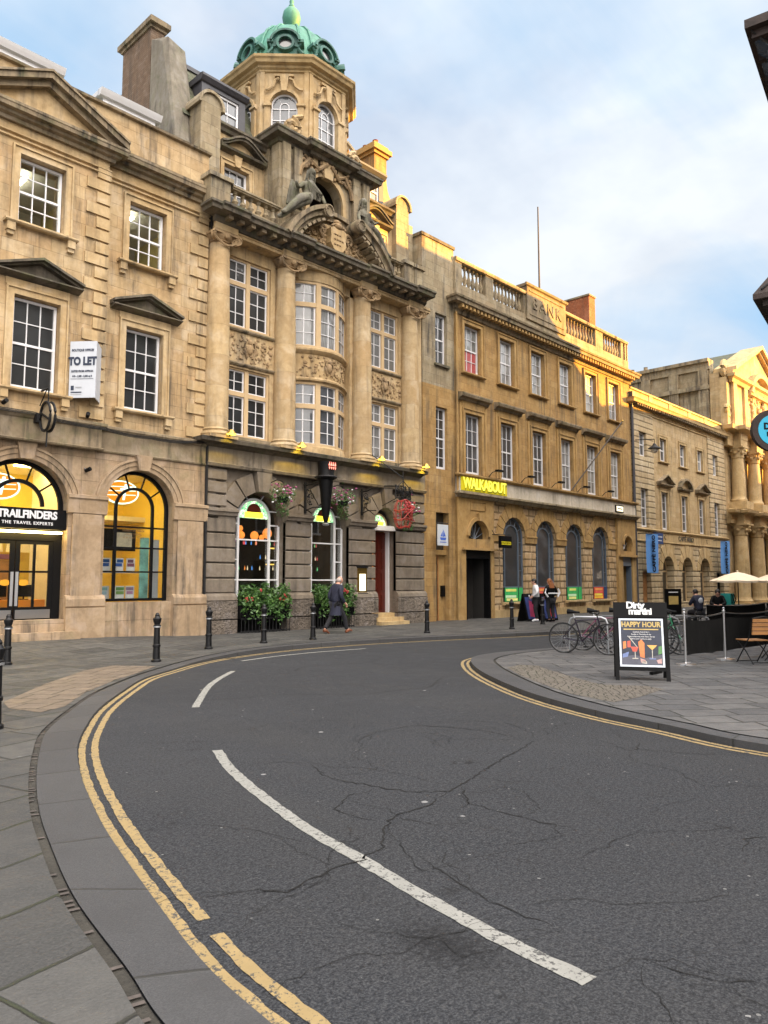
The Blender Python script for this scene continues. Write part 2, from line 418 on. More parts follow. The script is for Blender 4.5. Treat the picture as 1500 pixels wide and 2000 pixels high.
def wall_strip(mb, x0, x1, z0, z1, y0, y1, ops=()):
    """solid wall between x0..x1, z0..z1 with openings (ox0, ox1, oz0, oz1, arched)"""
    ops = sorted(ops); x = x0
    for (a, b, c, d, arc) in ops:
        if a > x+1e-4: mb.box(x, a, y0, y1, z0, z1)
        if c > z0+1e-4: mb.box(a, b, y0, y1, z0, c)
        if arc:
            r_ = (b-a)/2; cx = (a+b)/2; sp = d-r_; n = 14
            for sg in (-1, 1):
                pts = [(cx+sg*r_*math.cos(PI/2*k/n), sp+r_*math.sin(PI/2*k/n)) for k in range(n+1)]
                for k in range(n):
                    (xa, za), (xb, zb) = pts[k], pts[k+1]
                    mb.prism([(xa, za), (xb, zb), (xb, z1), (xa, z1)], y0, y1)
        elif d < z1-1e-4: mb.box(a, b, y0, y1, d, z1)
        x = b
    if x1 > x+1e-4: mb.box(x, x1, y0, y1, z0, z1)
def sash(par, x0, x1, z0, z1, y, cols=3, rows=4, mat='white', pane='pane', fr=.07, bar=.022, meet=True, label=None, bottom=.1):
    """timber sash window set with its front at y"""
    mb = MB(); h = z1-z0; zm = z0+h/2
    mb.box(x0, x0+fr, y, y+.09, z0, z1); mb.box(x1-fr, x1, y, y+.09, z0, z1)
    mb.box(x0+fr, x1-fr, y, y+.09, z1-fr, z1); mb.box(x0+fr, x1-fr, y, y+.09, z0, z0+bottom)
    if meet: mb.box(x0+fr, x1-fr, y+.01, y+.08, zm-.03, zm+.03)
    for i in range(1, cols):
        x = x0+fr+(x1-x0-2*fr)*i/cols; mb.box(x-bar/2, x+bar/2, y+.02, y+.07, z0+bottom, z1-fr)
    for j in range(1, rows):
        if meet and abs(j/rows-.5) < .01: continue
        z = z0+bottom+(z1-z0-fr-bottom)*j/rows; mb.box(x0+fr, x1-fr, y+.022, y+.068, z-bar/2, z+bar/2)
    o = mb.build('window', M[mat], par)
    p = MB().box(x0+.02, x1-.02, y+.05, y+.06, z0+.02, z1-.02).build('pane', M[pane], o)
    if label: o['label'] = label
    return o
def surround(mb, x0, x1, z0, z1, yf, w=.16, d=.07, sill=False):
    """moulded architrave round an opening"""
    for k, (ww, dd) in enumerate(((w, d*.55), (w*.55, d*.8), (w*.25, d))):
        if k == 0:
            mb.box(x0-ww, x0, yf-dd, yf, z0, z1+ww); mb.box(x1, x1+ww, yf-dd, yf, z0, z1+ww); mb.box(x0, x1, yf-dd, yf, z1, z1+ww)
        else:
            o_ = w-ww if k == 2 else 0
            if k == 1: mb.box(x0-w, x0-w+.045, yf-d, yf-d*.5, z0, z1+w); mb.box(x1+w-.045, x1+w, yf-d, yf-d*.5, z0, z1+w); mb.box(x0-w+.045, x1+w-.045, yf-d, yf-d*.5, z1+w-.045, z1+w)
def baluster_run(mb, x0, x1, y, z0, z1, n, r_=.075):
    h = z1-z0
    for i in range(n):
        x = x0+(x1-x0)*(i+.5)/n
        mb.mark(); mb.lathe([(r_*.7, 0), (r_*.7, h*.08), (r_*.45, h*.12), (r_, h*.35), (r_*.8, h*.45), (r_*.4, h*.62), (r_*.4, h*.78), (r_*.75, h*.85), (r_*.6, h*.9), (r_*.8, h)], (x, y, z0), 8)
def gable(mb, cx, hw, z0, rise, yf, d=.28, t=.1, raked=True):
    """small triangular pediment with raking and bed mouldings"""
    mb.mould(cx-hw, cx+hw, yf, [(0.0, z0-t), (d*.6, z0-t*.6), (d, z0-t*.3), (d, z0), (0, z0+.01)], 0, 0)
    L = math.hypot(hw, rise); sn = rise/L; cs = hw/L
    for sg in (-1, 1):
        for (o0, o1, dd) in ((0, t*.45, d*.7), (t*.45, t, d+.03)):
            a0, a1 = o0/cs, o1/cs
            mb.prism([(cx-sg*hw*1.02, z0+a0), (cx, z0+rise+a0), (cx, z0+rise+a1), (cx-sg*hw*1.02, z0+a1)], yf-dd, yf)
    mb.prism([(cx-hw*.96, z0), (cx+hw*.96, z0), (cx, z0+rise)], yf-.05, yf)
def sill(mb, x0, x1, z, yf, d=.17, h=.1, br=True):
    mb.mould(x0, x1, yf, [(0, z-h), (d*.8, z-h), (d, z-h*.6), (d, z-.01), (0, z)])
    if br:
        for x in (x0+.06, x1-.26): mb.box(x, x+.2, yf-d*.75, yf, z-h-.2, z-h); mb.box(x+.02, x+.18, yf-d*.5, yf, z-h-.3, z-h-.2)
def scroll(cx, cz, r_, turns=1.6, a0=0., sg=1, n=26, y=0.):
    out = []
    for i in range(n+1):
        t = i/n; a = a0+sg*t*turns*2*PI; rr = r_*(1-.82*t)
        out.append((cx+rr*math.cos(a), y, cz+rr*math.sin(a)))
    return out
def relief(x0, x1, z0, z1, y, seed=0, bend=None, mb=None):
    """carved acanthus scrolls, shield and garlands on a panel"""
    mb = mb or MB(); rg = random.Random(seed); w = x1-x0; h = z1-z0; s0 = len(mb.v)
    cx = (x0+x1)/2; cz = (z0+z1)/2
    mb.ball((cx, y, cz+.02*h), h*.2, 10, 6, (.8, .45, 1.15))
    mb.ball((cx, y-.02, cz+.3*h), h*.11, 8, 5, (1, .7, 1))
    for sg in (-1, 1):
        mb.tube([(cx+sg*h*.2, y, cz+h*.3), (cx+sg*h*.28, y-.03, cz), (cx+sg*h*.12, y-.02, cz-h*.34)], h*.05, 5)
        for k in range(max(1, int(w/h*1.25))):
            px = cx+sg*(h*.42+k*h*.46)
            if abs(px-cx) > w/2-h*.12: break
            mb.tube(scroll(px, cz+(.12 if k % 2 else -.12)*h, h*.25, 1.5, rg.random()*6, sg if k % 2 else -sg), [h*.045*(1-.4*i/26) for i in range(27)], 5)
            for q in range(7):
                a = rg.random()*2*PI; rr = h*(.16+.2*rg.random())
                mb.ball((min(x1-.03, max(x0+.03, px+rr*math.cos(a))), y, min(z1-.03, max(z0+.03, cz+rr*math.sin(a)*1.15))), h*.055*(.6+rg.random()), 6, 4, (1.1, .7, 1))
    for q in range(int(w*h*55)):
        mb.ball((x0+rg.random()*w, y+.005, z0+rg.random()*h), h*.035*(.6+rg.random()), 5, 4, (1.4, .6, 1))
    if bend:
        for i in range(s0, len(mb.v)):
            x, yy, z = mb.v[i]; mb.v[i] = (x, yy-bend(x), z)
    return mb
# ================================================================ SETTING: ground, road, pavements, markings
def smooth01(t): t = max(0., min(1., t)); return t*t*(3-2*t)
def pz(x, y):
    """height of the left pavement"""
    z = .035+.075*smooth01((x-7.5)/4)
    if x < 13: z += .20*smooth01((13-x)/5.5)*smooth01((y-16.2)/3.1)
    return z
RZ = .08
KO = [(1.75,-4.),(1.72,-1.),(1.80,1.6),(1.87,2.41),(1.95,2.94),(2.14,3.67),(2.45,4.77),(2.69,5.50),(3.04,6.46),(3.50,7.52),(4.02,8.46),(4.75,9.61),(5.85,11.02),(6.74,12.05),(7.63,12.75),(8.72,13.54),(9.9,14.12),(11.24,14.50),(12.73,14.68),(14.72,14.54),(16.93,14.05),(18.87,13.47),(20.89,12.95),(24.,12.45),(32.,12.1),(60.,12.0),(110.,12.)]
KI = [(1.45,-4.),(1.42,-1.),(1.50,1.7),(1.58,2.58),(1.69,3.1),(1.86,3.97),(2.12,4.89),(2.35,5.61),(2.70,6.53),(3.15,7.57),(3.61,8.50),(4.30,9.52),(5.30,10.85),(6.45,12.05),(7.35,12.85),(8.55,13.75),(9.8,14.40),(11.2,14.80),(12.95,15.0),(15.02,14.85),(17.25,14.36),(19.3,13.80),(21.3,13.32),(24.2,12.8),(32.,12.45),(60.,12.35),(110.,12.35)]
RO = [(8.2,-4.),(8.1,0.),(8.07,2.50),(8.42,3.65),(8.79,4.77),(9.56,6.20),(10.89,7.89),(12.13,9.13),(13.18,9.88),(14.24,10.12),(15.5,10.0),(17.2,9.75),(20.,9.6),(30.,9.3),(60.,9.2),(110.,9.2)]
RI = [(8.5,-4.),(8.4,0.),(8.33,2.55),(8.62,3.5),(9.0,4.50),(9.75,5.85),(10.95,7.3),(12.05,8.45),(13.05,9.25),(14.2,9.62),(15.5,9.6),(17.2,9.4),(20.,9.25),(30.,8.95),(60.,8.85),(110.,8.85)]
KOs, KIs, ROs, RIs = [catmull(q, 8) for q in (KO, KI, RO, RI)]

def asphalt():
    m, t, b = newmat('worn_asphalt')
    oc = nd(t, 'TexCoord').outputs['Object']
    big = noise(t, oc, .35, 5, .6, .5); mid = noise(t, oc, 2.2, 5, .6); ag = noise(t, oc, 85., 3, .7); ag2 = nd(t, 'TexVoronoi', {'Vector': oc, 'Scale': 62.}).outputs[0]
    c = mixc(t, ramp(t, big, .35, .65), (.0115, .0135, .0175), (.0190, .0215, .0265))
    c = mixc(t, ramp(t, mid, .4, .7, 0, .35), c, (.027, .027, .029))
    c = mixc(t, ramp(t, ag, .42, .66, 0., .9), c, (.070, .073, .080), 'MIX')
    sp = noise(t, oc, 34., 4, .75); c = mixc(t, ramp(t, sp, .5, .72, 0., .5), c, (.095, .095, .096)); c = mixc(t, ramp(t, sp, .48, .3, 0., .8), c, (.008, .008, .009))
    c = mixc(t, ramp(t, ag2, .05, .28, .65, 0.), c, (.014, .014, .015))
    # worn pale wheel lanes
    wl = noise(t, scl(t, oc, (.5, .12, 1), (2, 0, 0), (0, 0, R(20))), 1., 3)
    c = mixc(t, ramp(t, wl, .5, .7, 0, .25), c, (.05, .049, .047))
    # chewing gum and small litter flecks
    vo = nd(t, 'TexVoronoi', {'Vector': oc, 'Scale': 3.1})
    keep = mth(t, 'GREATER_THAN', nd(t, 'SeparateColor', [vo.outputs['Color']]).outputs[0], .62)
    rad = mth(t, 'MULTIPLY', nd(t, 'SeparateColor', [vo.outputs['Color']]).outputs[1], .085)
    spot = mth(t, 'MULTIPLY', keep, mth(t, 'LESS_THAN', mth(t, 'ADD', vo.outputs['Distance'], mth(t, 'MULTIPLY', mth(t, 'SUBTRACT', noise(t, oc, 40., 2), .5), .08)), mth(t, 'ADD', rad, .008)))
    c = mixc(t, mth(t, 'MULTIPLY', spot, .8), c, (.26, .26, .26))
    vo = nd(t, 'TexVoronoi', {'Vector': scl(t, oc, (1, 1, 1), (3.3, 7.7, 0)), 'Scale': 7.})
    keep = mth(t, 'GREATER_THAN', nd(t, 'SeparateColor', [vo.outputs['Color']]).outputs[0], .62)
    spot = mth(t, 'MULTIPLY', keep, mth(t, 'LESS_THAN', vo.outputs['Distance'], .07))
    c = mixc(t, mth(t, 'MULTIPLY', spot, .6), c, (.24, .24, .235))
    # oil stain and fine crazing
    def stain(cx, cy, rx, ry, lo, hi, s_):
        v = nd(t, 'VectorMath', [oc, (cx, cy, 0)], operation='SUBTRACT').outputs[0]
        d = nd(t, 'VectorMath', [scl(t, v, (1/rx, 1/ry, 0))], operation='LENGTH').outputs['Value']
        return mth(t, 'MULTIPLY', ramp(t, mth(t, 'ADD', d, mth(t, 'MULTIPLY', mth(t, 'SUBTRACT', noise(t, oc, 26., 6, .85), .5), 6.)), lo, hi, 1., 0.), s_*.8)
    c = mixc(t, stain(2.83, 2.3, .17, .27, .35, 1.25, .8), c, (.008, .008, .009))
    c = mixc(t, stain(3.32, 2.66, .09, .06, .3, 1.0, .7), c, (.012, .012, .013))
    vc = nd(t, 'TexVoronoi', {'Vector': nd(t, 'VectorMath', [oc, nd(t, 'VectorMath', {0: nd(t, 'TexNoise', {'Vector': oc, 'Scale': 2.5, 'Detail': 4.}).outputs['Color'], 'Scale': .5}, operation='SCALE').outputs[0]], operation='ADD').outputs[0], 'Scale': .55}, feature='DISTANCE_TO_EDGE').outputs[0]
    cm_ = mth(t, 'MULTIPLY', ramp(t, vc, .001, .006, 1., 0.), ramp(t, noise(t, oc, .6, 3), .52, .58))
    c = mixc(t, mth(t, 'MULTIPLY', cm_, .65), c, (.008, .008, .008))
    vd = nd(t, 'TexVoronoi', {'Vector': nd(t, 'VectorMath', [oc, nd(t, 'VectorMath', {0: nd(t, 'TexNoise', {'Vector': oc, 'Scale': 5., 'Detail': 4.}).outputs['Color'], 'Scale': .3}, operation='SCALE').outputs[0]], operation='ADD').outputs[0], 'Scale': 1.9}, feature='DISTANCE_TO_EDGE').outputs[0]
    cf = mth(t, 'MULTIPLY', ramp(t, vd, .002, .012, 1., 0.), ramp(t, noise(t, scl(t, oc, (1, 1, 1), (4, 9, 0)), .8, 4), .5, .6))
    c = mixc(t, mth(t, 'MULTIPLY', cf, .5), c, (.012, .012, .012))
    setc(t, b.inputs['Base Color'], c)
    b.inputs['Specular IOR Level'].default_value = .18
    t.links.new(ramp(t, mid, .3, .7, .72, .9), b.inputs['Roughness'])
    h = mth(t, 'ADD', ag, mth(t, 'MULTIPLY', ag2, .6))
    bn = nd(t, 'Bump', {'Strength': .8, 'Distance': .006, 'Height': h}); t.links.new(bn.outputs[0], b.inputs['Normal'])
    return m
def flagmat(name, rot, w, h, c1, c2, jc=(.028, .027, .024), j=.016, green=.3):
    m, t, b = newmat(name)
    oc = nd(t, 'TexCoord').outputs['Object']
    wob = nd(t, 'VectorMath', {0: nd(t, 'TexNoise', {'Vector': oc, 'Scale': .8, 'Detail': 2.}).outputs['Color'], 'Scale': .22}, operation='SCALE').outputs[0]
    wob2 = nd(t, 'VectorMath', {0: nd(t, 'TexNoise', {'Vector': oc, 'Scale': 14., 'Detail': 2.}).outputs['Color'], 'Scale': .016}, operation='SCALE').outputs[0]
    q = nd(t, 'VectorMath', [nd(t, 'VectorMath', [oc, wob], operation='ADD').outputs[0], wob2], operation='ADD').outputs[0]
    s = nd(t, 'SeparateXYZ', [scl(t, q, (1, 1, 1), (0, 0, 0), (0, 0, rot))])
    mk, cr = blocks(t, s.outputs[0], s.outputs[1], w, h, j)
    c = mixc(t, cr, c1, c2)
    n = noise(t, oc, 3., 6, .65); c = mixc(t, ramp(t, n, .35, .7, 0, .45), c, [x*.62 for x in c1])
    fine = noise(t, oc, 60., 4, .7); c = mixc(t, ramp(t, fine, .4, .7, 0, .35), c, [min(1, x*1.6) for x in c2])
    vo = nd(t, 'TexVoronoi', {'Vector': oc, 'Scale': 4.}); kp = mth(t, 'GREATER_THAN', nd(t, 'SeparateColor', [vo.outputs['Color']]).outputs[0], .6)
    c = mixc(t, mth(t, 'MULTIPLY', mth(t, 'MULTIPLY', kp, mth(t, 'LESS_THAN', vo.outputs['Distance'], .07)), .4), c, (.24, .24, .24))
    gr = ramp(t, noise(t, oc, 1.3, 4), .45, .6)
    jcol = mixc(t, mth(t, 'MULTIPLY', gr, green), jc, (.05, .07, .02))
    c = mixc(t, mth(t, 'SUBTRACT', 1., mk), c, jcol)
    setc(t, b.inputs['Base Color'], c)
    t.links.new(ramp(t, n, .3, .7, .5, .8), b.inputs['Roughness']); b.inputs['Specular IOR Level'].default_value = .35
    lay = noise(t, scl(t, oc, (1.5, 9., 1), (0, 0, 0), (0, 0, rot+.2)), 2.2, 5, .6, .6)
    hh = mth(t, 'ADD', mth(t, 'MULTIPLY', mk, 1.2), mth(t, 'ADD', mth(t, 'MULTIPLY', fine, .25), mth(t, 'ADD', mth(t, 'MULTIPLY', lay, .7), mth(t, 'MULTIPLY', cr, .6))))
    bn = nd(t, 'Bump', {'Strength': 1., 'Distance': .012, 'Height': hh}); t.links.new(bn.outputs[0], b.inputs['Normal'])
    return m
M['asphalt'] = asphalt()
M['flag'] = flagmat('grey_flagstones', R(-14), .95, .60, (.033, .034, .035), (.080, .079, .076))
M['flag_r'] = flagmat('grey_flagstones_terrace', R(40), .75, .42, (.055, .056, .060), (.115, .113, .112), green=.1)
M['ground'] = plain('dark_ground', (.10, .10, .10), .9)

g = MB().add([(-300,-300,-.06),(400,-300,-.06),(400,400,-.06),(-300,400,-.06)], [(0,1,2,3)])
struct(g.build('ground', M['ground']))
# road surface, finely cambered
mb = MB(); xs = [-6+i*1.5 for i in range(84)]
mb.add([(-6,-8,0),(120,-8,0),(120,19.6,0),(-6,19.6,0)], [(0,1,2,3)])
struct(mb.build('road', M['asphalt']))

def strip(a, b, za, zb, lip=None):
    """band between two polylines of equal length"""
    m = MB(); n = len(a); vs = []
    for p, q in zip(a, b): vs += [(p[0], p[1], za(p[0], p[1]) if callable(za) else za), (q[0], q[1], zb(q[0], q[1]) if callable(zb) else zb)]
    fs = [(2*i, 2*i+1, 2*i+3, 2*i+2) for i in range(n-1)]
    m.add(vs, fs)
    if lip is not None:
        vs = []
        for p in a: vs += [(p[0], p[1], lip), (p[0], p[1], za(p[0], p[1]) if callable(za) else za)]
        m.add(vs, fs)
    return m
def offset(line, d, a=None, b=None):
    out = []
    for i, p in enumerate(line):
        q0 = line[max(0, i-1)]; q1 = line[min(len(line)-1, i+1)]
        t = Vector((q1[0]-q0[0], q1[1]-q0[1], 0)).normalized(); out.append(Vector((p[0]+t.y*d, p[1]-t.x*d, 0)))
    return out
def kerbmat():
    """granite kerb stones, joints by length along the kerb (UV)"""
    m, t, b = newmat('granite_kerb')
    uv = nd(t, 'TexCoord').outputs['UV']; oc = nd(t, 'TexCoord').outputs['Object']
    u = nd(t, 'SeparateXYZ', [uv]).outputs[0]
    k = mth(t, 'DIVIDE', mth(t, 'ADD', u, mth(t, 'MULTIPLY', noise(t, oc, 8., 2), .02)), .98); f = mth(t, 'FRACT', k)
    d = mth(t, 'MINIMUM', f, mth(t, 'SUBTRACT', 1., f)); jm = ramp(t, d, .006, .018, 1., 0.)
    cr = nd(t, 'TexWhiteNoise', {'W': mth(t, 'FLOOR', k)}, noise_dimensions='1D').outputs[0]
    c = mixc(t, cr, (.032, .033, .037), (.050, .051, .054))
    sp = noise(t, oc, 110., 3, .7); n = noise(t, oc, 3.5, 6, .6)
    c = mixc(t, ramp(t, sp, .4, .65, 0, .5), c, (.10, .10, .104)); c = mixc(t, ramp(t, n, .45, .7, 0, .5), c, (.042, .042, .044))
    c = mixc(t, mth(t, 'MULTIPLY', jm, .95), c, (.03, .03, .028))
    setc(t, b.inputs['Base Color'], c); b.inputs['Roughness'].default_value = .62; b.inputs['Specular IOR Level'].default_value = .4
    bn = nd(t, 'Bump', {'Strength': .7, 'Distance': .006, 'Height': mth(t, 'SUBTRACT', mth(t, 'ADD', sp, n), jm)}); t.links.new(bn.outputs[0], b.inputs['Normal'])
    return m
M['kerb'] = kerbmat()
def uvstrip(o, line):
    me = o.data; uvl = me.uv_layers.new(name='UVMap')
    acc = [0.]
    for i in range(1, len(line)): acc.append(acc[-1]+(Vector(line[i][:2])-Vector(line[i-1][:2])).length)
    for p in me.polygons:
        for li in p.loop_indices:
            v = me.loops[li].vertex_index; n = 2*len(line); k = v % n
            uvl.data[li].uv = (acc[k//2], k % 2)
kz = lambda x, y: pz(min(x, 60), min(y, 16))
o = strip(KOs, KIs, lambda x, y: kz(x, y)-.004, lambda x, y: kz(x, y), lip=-.01).build('kerb', M['kerb']); uvstrip(o, KOs); struct(o)
o = strip(ROs, RIs, RZ-.004, RZ, lip=-.01).build('kerb', M['kerb']); uvstrip(o, ROs); struct(o)
# dark drainage slot between the kerb and the flagstones
M['slot'] = plain('dirt_filled_slot', (.035, .032, .026), .9, var=.6, bump=.02, bs=25)
KS2 = [Vector((p[0]-.0, p[1], 0)) for p in KIs]
def wslot(i, n): return .085
KQ = offset(KIs, -.06)
struct(strip(KIs, KQ, lambda x, y: kz(x, y)-.014, lambda x, y: kz(x, y)-.014).build('drain_slot', M['slot']))
RQ = offset(RIs, .05)
struct(strip(RIs, RQ, RZ-.014, RZ-.014).build('drain_slot', M['slot']))
mb = MB()
acc = 0
for i in range(8, 100):
    p, q = KQ[i], KQ[i+1]; L = (q-p).length; n = max(1, int(L/.055)); t = (q-p)/n; nn = Vector((t.y, -t.x, 0)).normalized()
    if p.y > 11: break
    for k in range(n):
        if rng.random() < .45: continue
        c = p+t*(k+.2); z = kz(c.x, c.y)-.004; w = .03+.025*rng.random()
        a = c+nn*.0; b_ = c+nn*w; e = t.normalized()*.026
        mb.add([(a.x,a.y,z),(b_.x,b_.y,z),(b_.x+e.x,b_.y+e.y,z),(a.x+e.x,a.y+e.y,z)], [(0,1,2,3)])
M['slotstone'] = plain('slot_teeth', (.075, .062, .056), .8, var=.5)
struct(mb.build('drain_grating', M['slotstone']))
# left pavement: from the slot out to the buildings
mb = MB(); ladder = []
for i, p in enumerate(KQ):
    if p.y < 12.2: ladder.append((p, Vector((-12, p.y+.0*i, 0))))
    else: break
i0 = i
for (p, q) in ladder: pass
vs = []; fs = []; K = 14
rows = [(p, q) for p, q in ladder]
pl, ql = rows[-1]
# fan from the bend up to the building line
top = [Vector((-12+i*(6)/6, 19.9, 0)) for i in range(0)]
for k, p in enumerate(KQ[i0:]):
    f = k/max(1, len(KQ)-i0-1)
    x = p.x if p.x > 14 else p.x-(14-p.x)*.0
    rows.append((p, None))
tgt = []
n2 = len(KQ)-i0
for k in range(n2):
    p = KQ[i0+k]
    if p.x < 13: 
        s_ = (p.x-KQ[i0].x)/(13-KQ[i0].x); tgt.append(Vector((-12+25*smooth01(s_)*1.0 if s_ > .35 else -12+25*smooth01(s_), 19.9 if s_ > .12 else 12.2+7.7*s_/.12, 0)))
    else: tgt.append(Vector((p.x, 19.9, 0)))
rows = [(p, q) for p, q in ladder]+[(KQ[i0+k], tgt[k]) for k in range(n2)]
for p, q in rows:
    for k in range(K+1):
        v = p.lerp(q, k/K); vs.append((v.x, v.y, kz(v.x, min(v.y, 16)) if v.y < 16.2 else pz(min(v.x, 60), v.y)))
for i in range(len(rows)-1):
    for k in range(K): a = i*(K+1)+k; fs.append((a, a+1, a+K+2, a+K+1))
mb.add(vs, fs); struct(mb.build('pavement', M['flag']))
# right pavement / cafe terrace
mb = MB(); vs = []; fs = []
for p in RQ:
    for k in range(7): vs.append((p.x+(max(p.x, 9)-p.x)*k/6*.2, p.y+(-14-p.y)*k/6 if p.x > 9.1 else p.y-.0*k, RZ)) if p.x > 9.1 else vs.append((p.x+(40-p.x)*k/6, p.y-.6*k, RZ))
for i in range(len(RQ)-1):
    for k in range(6): a = i*7+k; fs.append((a, a+1, a+8, a+7))
mb = MB()
poly = [(p.x, p.y, RZ) for p in RQ]+[(110, -14, RZ), (8.5, -14, RZ)]
mb.add(poly, [tuple(range(len(poly)))])
struct(mb.build('terrace_pavement', M['flag_r']))
# reddish paving patches
def patch(name, pts, zf, m):
    mb = MB(); cx = sum(p[0] for p in pts)/len(pts); cy = sum(p[1] for p in pts)/len(pts)
    vs = [(x, y, zf(x, y)+.004) for x, y in pts]; n = len(pts)
    mb.add(vs, [tuple(range(n))]); return struct(mb.build(name, m))
M['blister'] = flagmat('worn_buff_paving', R(52), .4, .4, (.125, .098, .074), (.165, .13, .10), j=.012)
M['blister2'] = flagmat('worn_buff_paving_setts', R(48), .14, .10, (.115, .10, .082), (.155, .138, .115), j=.01)
dense = lambda P_: [tuple(v[:2]) for v in catmull(P_+[P_[0]], 4)[:-1]]
patch('paving_patch', [(4.04,10.95),(5.2,12.4),(6.46,13.75),(7.25,14.2),(7.75,13.45),(6.99,12.72),(6.2,12.05),(5.2,11.0),(4.45,9.98),(4.05,9.75),(3.89,10.34)], kz, M['blister'])
patch('paving_patch', [(12.5,8.25),(12.6,7.9),(12.31,7.63),(11.6,6.7),(10.95,5.79),(11.25,5.2),(11.13,4.85),(10.11,4.76),(9.46,4.80),(9.75,5.6),(10.3,6.35),(11.1,7.35),(11.9,8.15)], lambda x, y: RZ, M['blister2'])
# markings
def linemat(name, col, wear):
    m, t, b = newmat(name); oc = nd(t, 'TexCoord').outputs['Object']
    n = noise(t, oc, 26., 6, .75); n2 = noise(t, oc, 5., 5, .6); n3 = noise(t, oc, 90., 2, .6)
    f = mth(t, 'ADD', mth(t, 'MULTIPLY', n, .6), mth(t, 'ADD', mth(t, 'MULTIPLY', n2, .2), mth(t, 'MULTIPLY', n3, .2)))
    c = mixc(t, ramp(t, n2, .35, .65), [x*.82 for x in col], col)
    c = mixc(t, ramp(t, f, wear, wear+.05), c, (.05, .05, .05))
    setc(t, b.inputs['Base Color'], c); b.inputs['Roughness'].default_value = .75
    bn = nd(t, 'Bump', {'Strength': .6, 'Distance': .006, 'Height': n}); t.links.new(bn.outputs[0], b.inputs['Normal'])
    return m
M['yline'] = linemat('yellow_line_paint', (.31, .225, .10), .52)
M['wline'] = linemat('white_line_paint', (.27, .27, .25), .52)
def painted(line, o0, o1, i0=0, i1=None, seed=1, m='yline', z=.004, sub=5):
    rg = random.Random(seed); L = [Vector(p[:2]).to_3d() for p in line][i0:i1]
    pts = []
    for a, b_ in zip(L, L[1:]):
        n = max(1, int((b_-a).length/.05)); pts += [a.lerp(b_, k/n) for k in range(n)]
    pts.append(L[-1]); A = offset(pts, o0); B = offset(pts, o1)
    for i in range(len(pts)):
        A[i] = A[i]+(A[i]-B[i]).normalized()*rg.uniform(-.005, .006); B[i] = B[i]+(B[i]-A[i]).normalized()*rg.uniform(-.006, .005)
    mb = MB(); vs = []
    for p, q in zip(A, B): vs += [(p.x, p.y, z), (q.x, q.y, z)]
    mb.add(vs, [(2*i, 2*i+1, 2*i+3, 2*i+2) for i in range(len(pts)-1)])
    return struct(mb.build('road_marking', M[m]))
def sub(line, y0=-99, y1=99, x0=-99, x1=99): return [p for p in line if y0 <= p[1] <= y1 and x0 <= p[0] <= x1]
near = sub(KOs, -4, 14.2, x1=9.9)
painted(near, .012, .075, seed=1)
painted(sub(near, -4, 3.22), .135, .198, seed=2); painted(sub(near, 3.30, 14.2), .128, .195, seed=3)
far = [p for p in KOs if p[0] >= 9.7 and p[0] < 60]
painted(far, .03, .09, seed=4); painted(far, .15, .21, seed=5)
rl = sub(ROs, -4, 20, x1=14.6)
painted(rl, -.09, -.03, seed=6); painted(rl, -.20, -.14, seed=7)
D1 = catmull([(4.43,6.47),(4.17,5.95),(3.93,5.38),(3.66,4.61),(3.47,4.01),(3.32,3.36),(3.18,2.79),(3.09,2.36),(3.03,2.02),(2.99,1.66)], 6)
painted(D1, -.05, .05, seed=8, m='wline')
painted(catmull([(5.71,8.87),(6.91,10.39),(7.71,11.23),(8.50,11.95)], 6), -.05, .05, seed=9, m='wline')
painted(catmull([(9.70,13.35),(10.86,13.63),(12.16,13.72),(13.65,13.58)], 6), -.045, .045, seed=10, m='wline')
# cracks in the asphalt
M['crack'] = plain('asphalt_crack', (.003, .003, .003), .95, var=0)
CR = [[(4.68,5.37),(4.48,4.94),(4.49,4.69),(4.54,4.38),(4.63,4.09),(4.83,3.88),(5.19,3.97),(5.77,4.14),(6.48,4.31),(7.02,4.48)],
 [(4.83,3.88),(4.43,3.76),(4.08,3.75),(3.84,3.66),(3.57,3.39),(3.30,3.33),(3.14,3.35),(2.88,3.32),(2.70,3.28),(2.61,3.43),(2.46,3.50),(2.32,3.57)],
 [(5.05,3.91),(4.68,3.56),(4.67,3.35),(4.68,3.12),(4.67,2.94),(4.71,2.75),(4.67,2.61)], [(4.45,4.35),(4.19,4.37),(3.91,4.20),(3.87,3.97),(3.92,3.75)],
 [(5.65,5.81),(6.29,5.97),(6.77,5.93),(6.96,5.54),(7.05,5.05),(6.98,4.64),(7.02,4.48)], [(7.63,3.61),(7.35,3.49),(7.17,3.48)],
 [(3.59,3.10),(3.48,2.80),(3.36,2.44),(3.35,2.23),(3.34,2.00)], [(5.03,1.73),(5.28,1.79),(5.47,1.72)], [(3.32,1.60),(3.34,1.45),(3.37,1.28),(3.46,1.11)],
 [(6.2,9.3),(7.2,9.0),(8.1,8.1),(9.4,7.9),(10.6,8.6)], [(8.8,10.8),(9.9,11.6),(11.4,11.2),(12.6,11.9)]]
rc_ = random.Random(12)
for _ in range(34):
    s0 = rc_.choice(CR[:9]); p = rc_.choice(s0); a = rc_.random()*6.28; x, y = p; pts_ = [(x, y)]
    for k in range(rc_.randint(3, 9)):
        a += rc_.gauss(0, .55); st__ = .10+.05*(x+y)*.35; x += math.cos(a)*st__; y += math.sin(a)*st__; pts_.append((x, y))
    CR.append(pts_)
mb = MB()
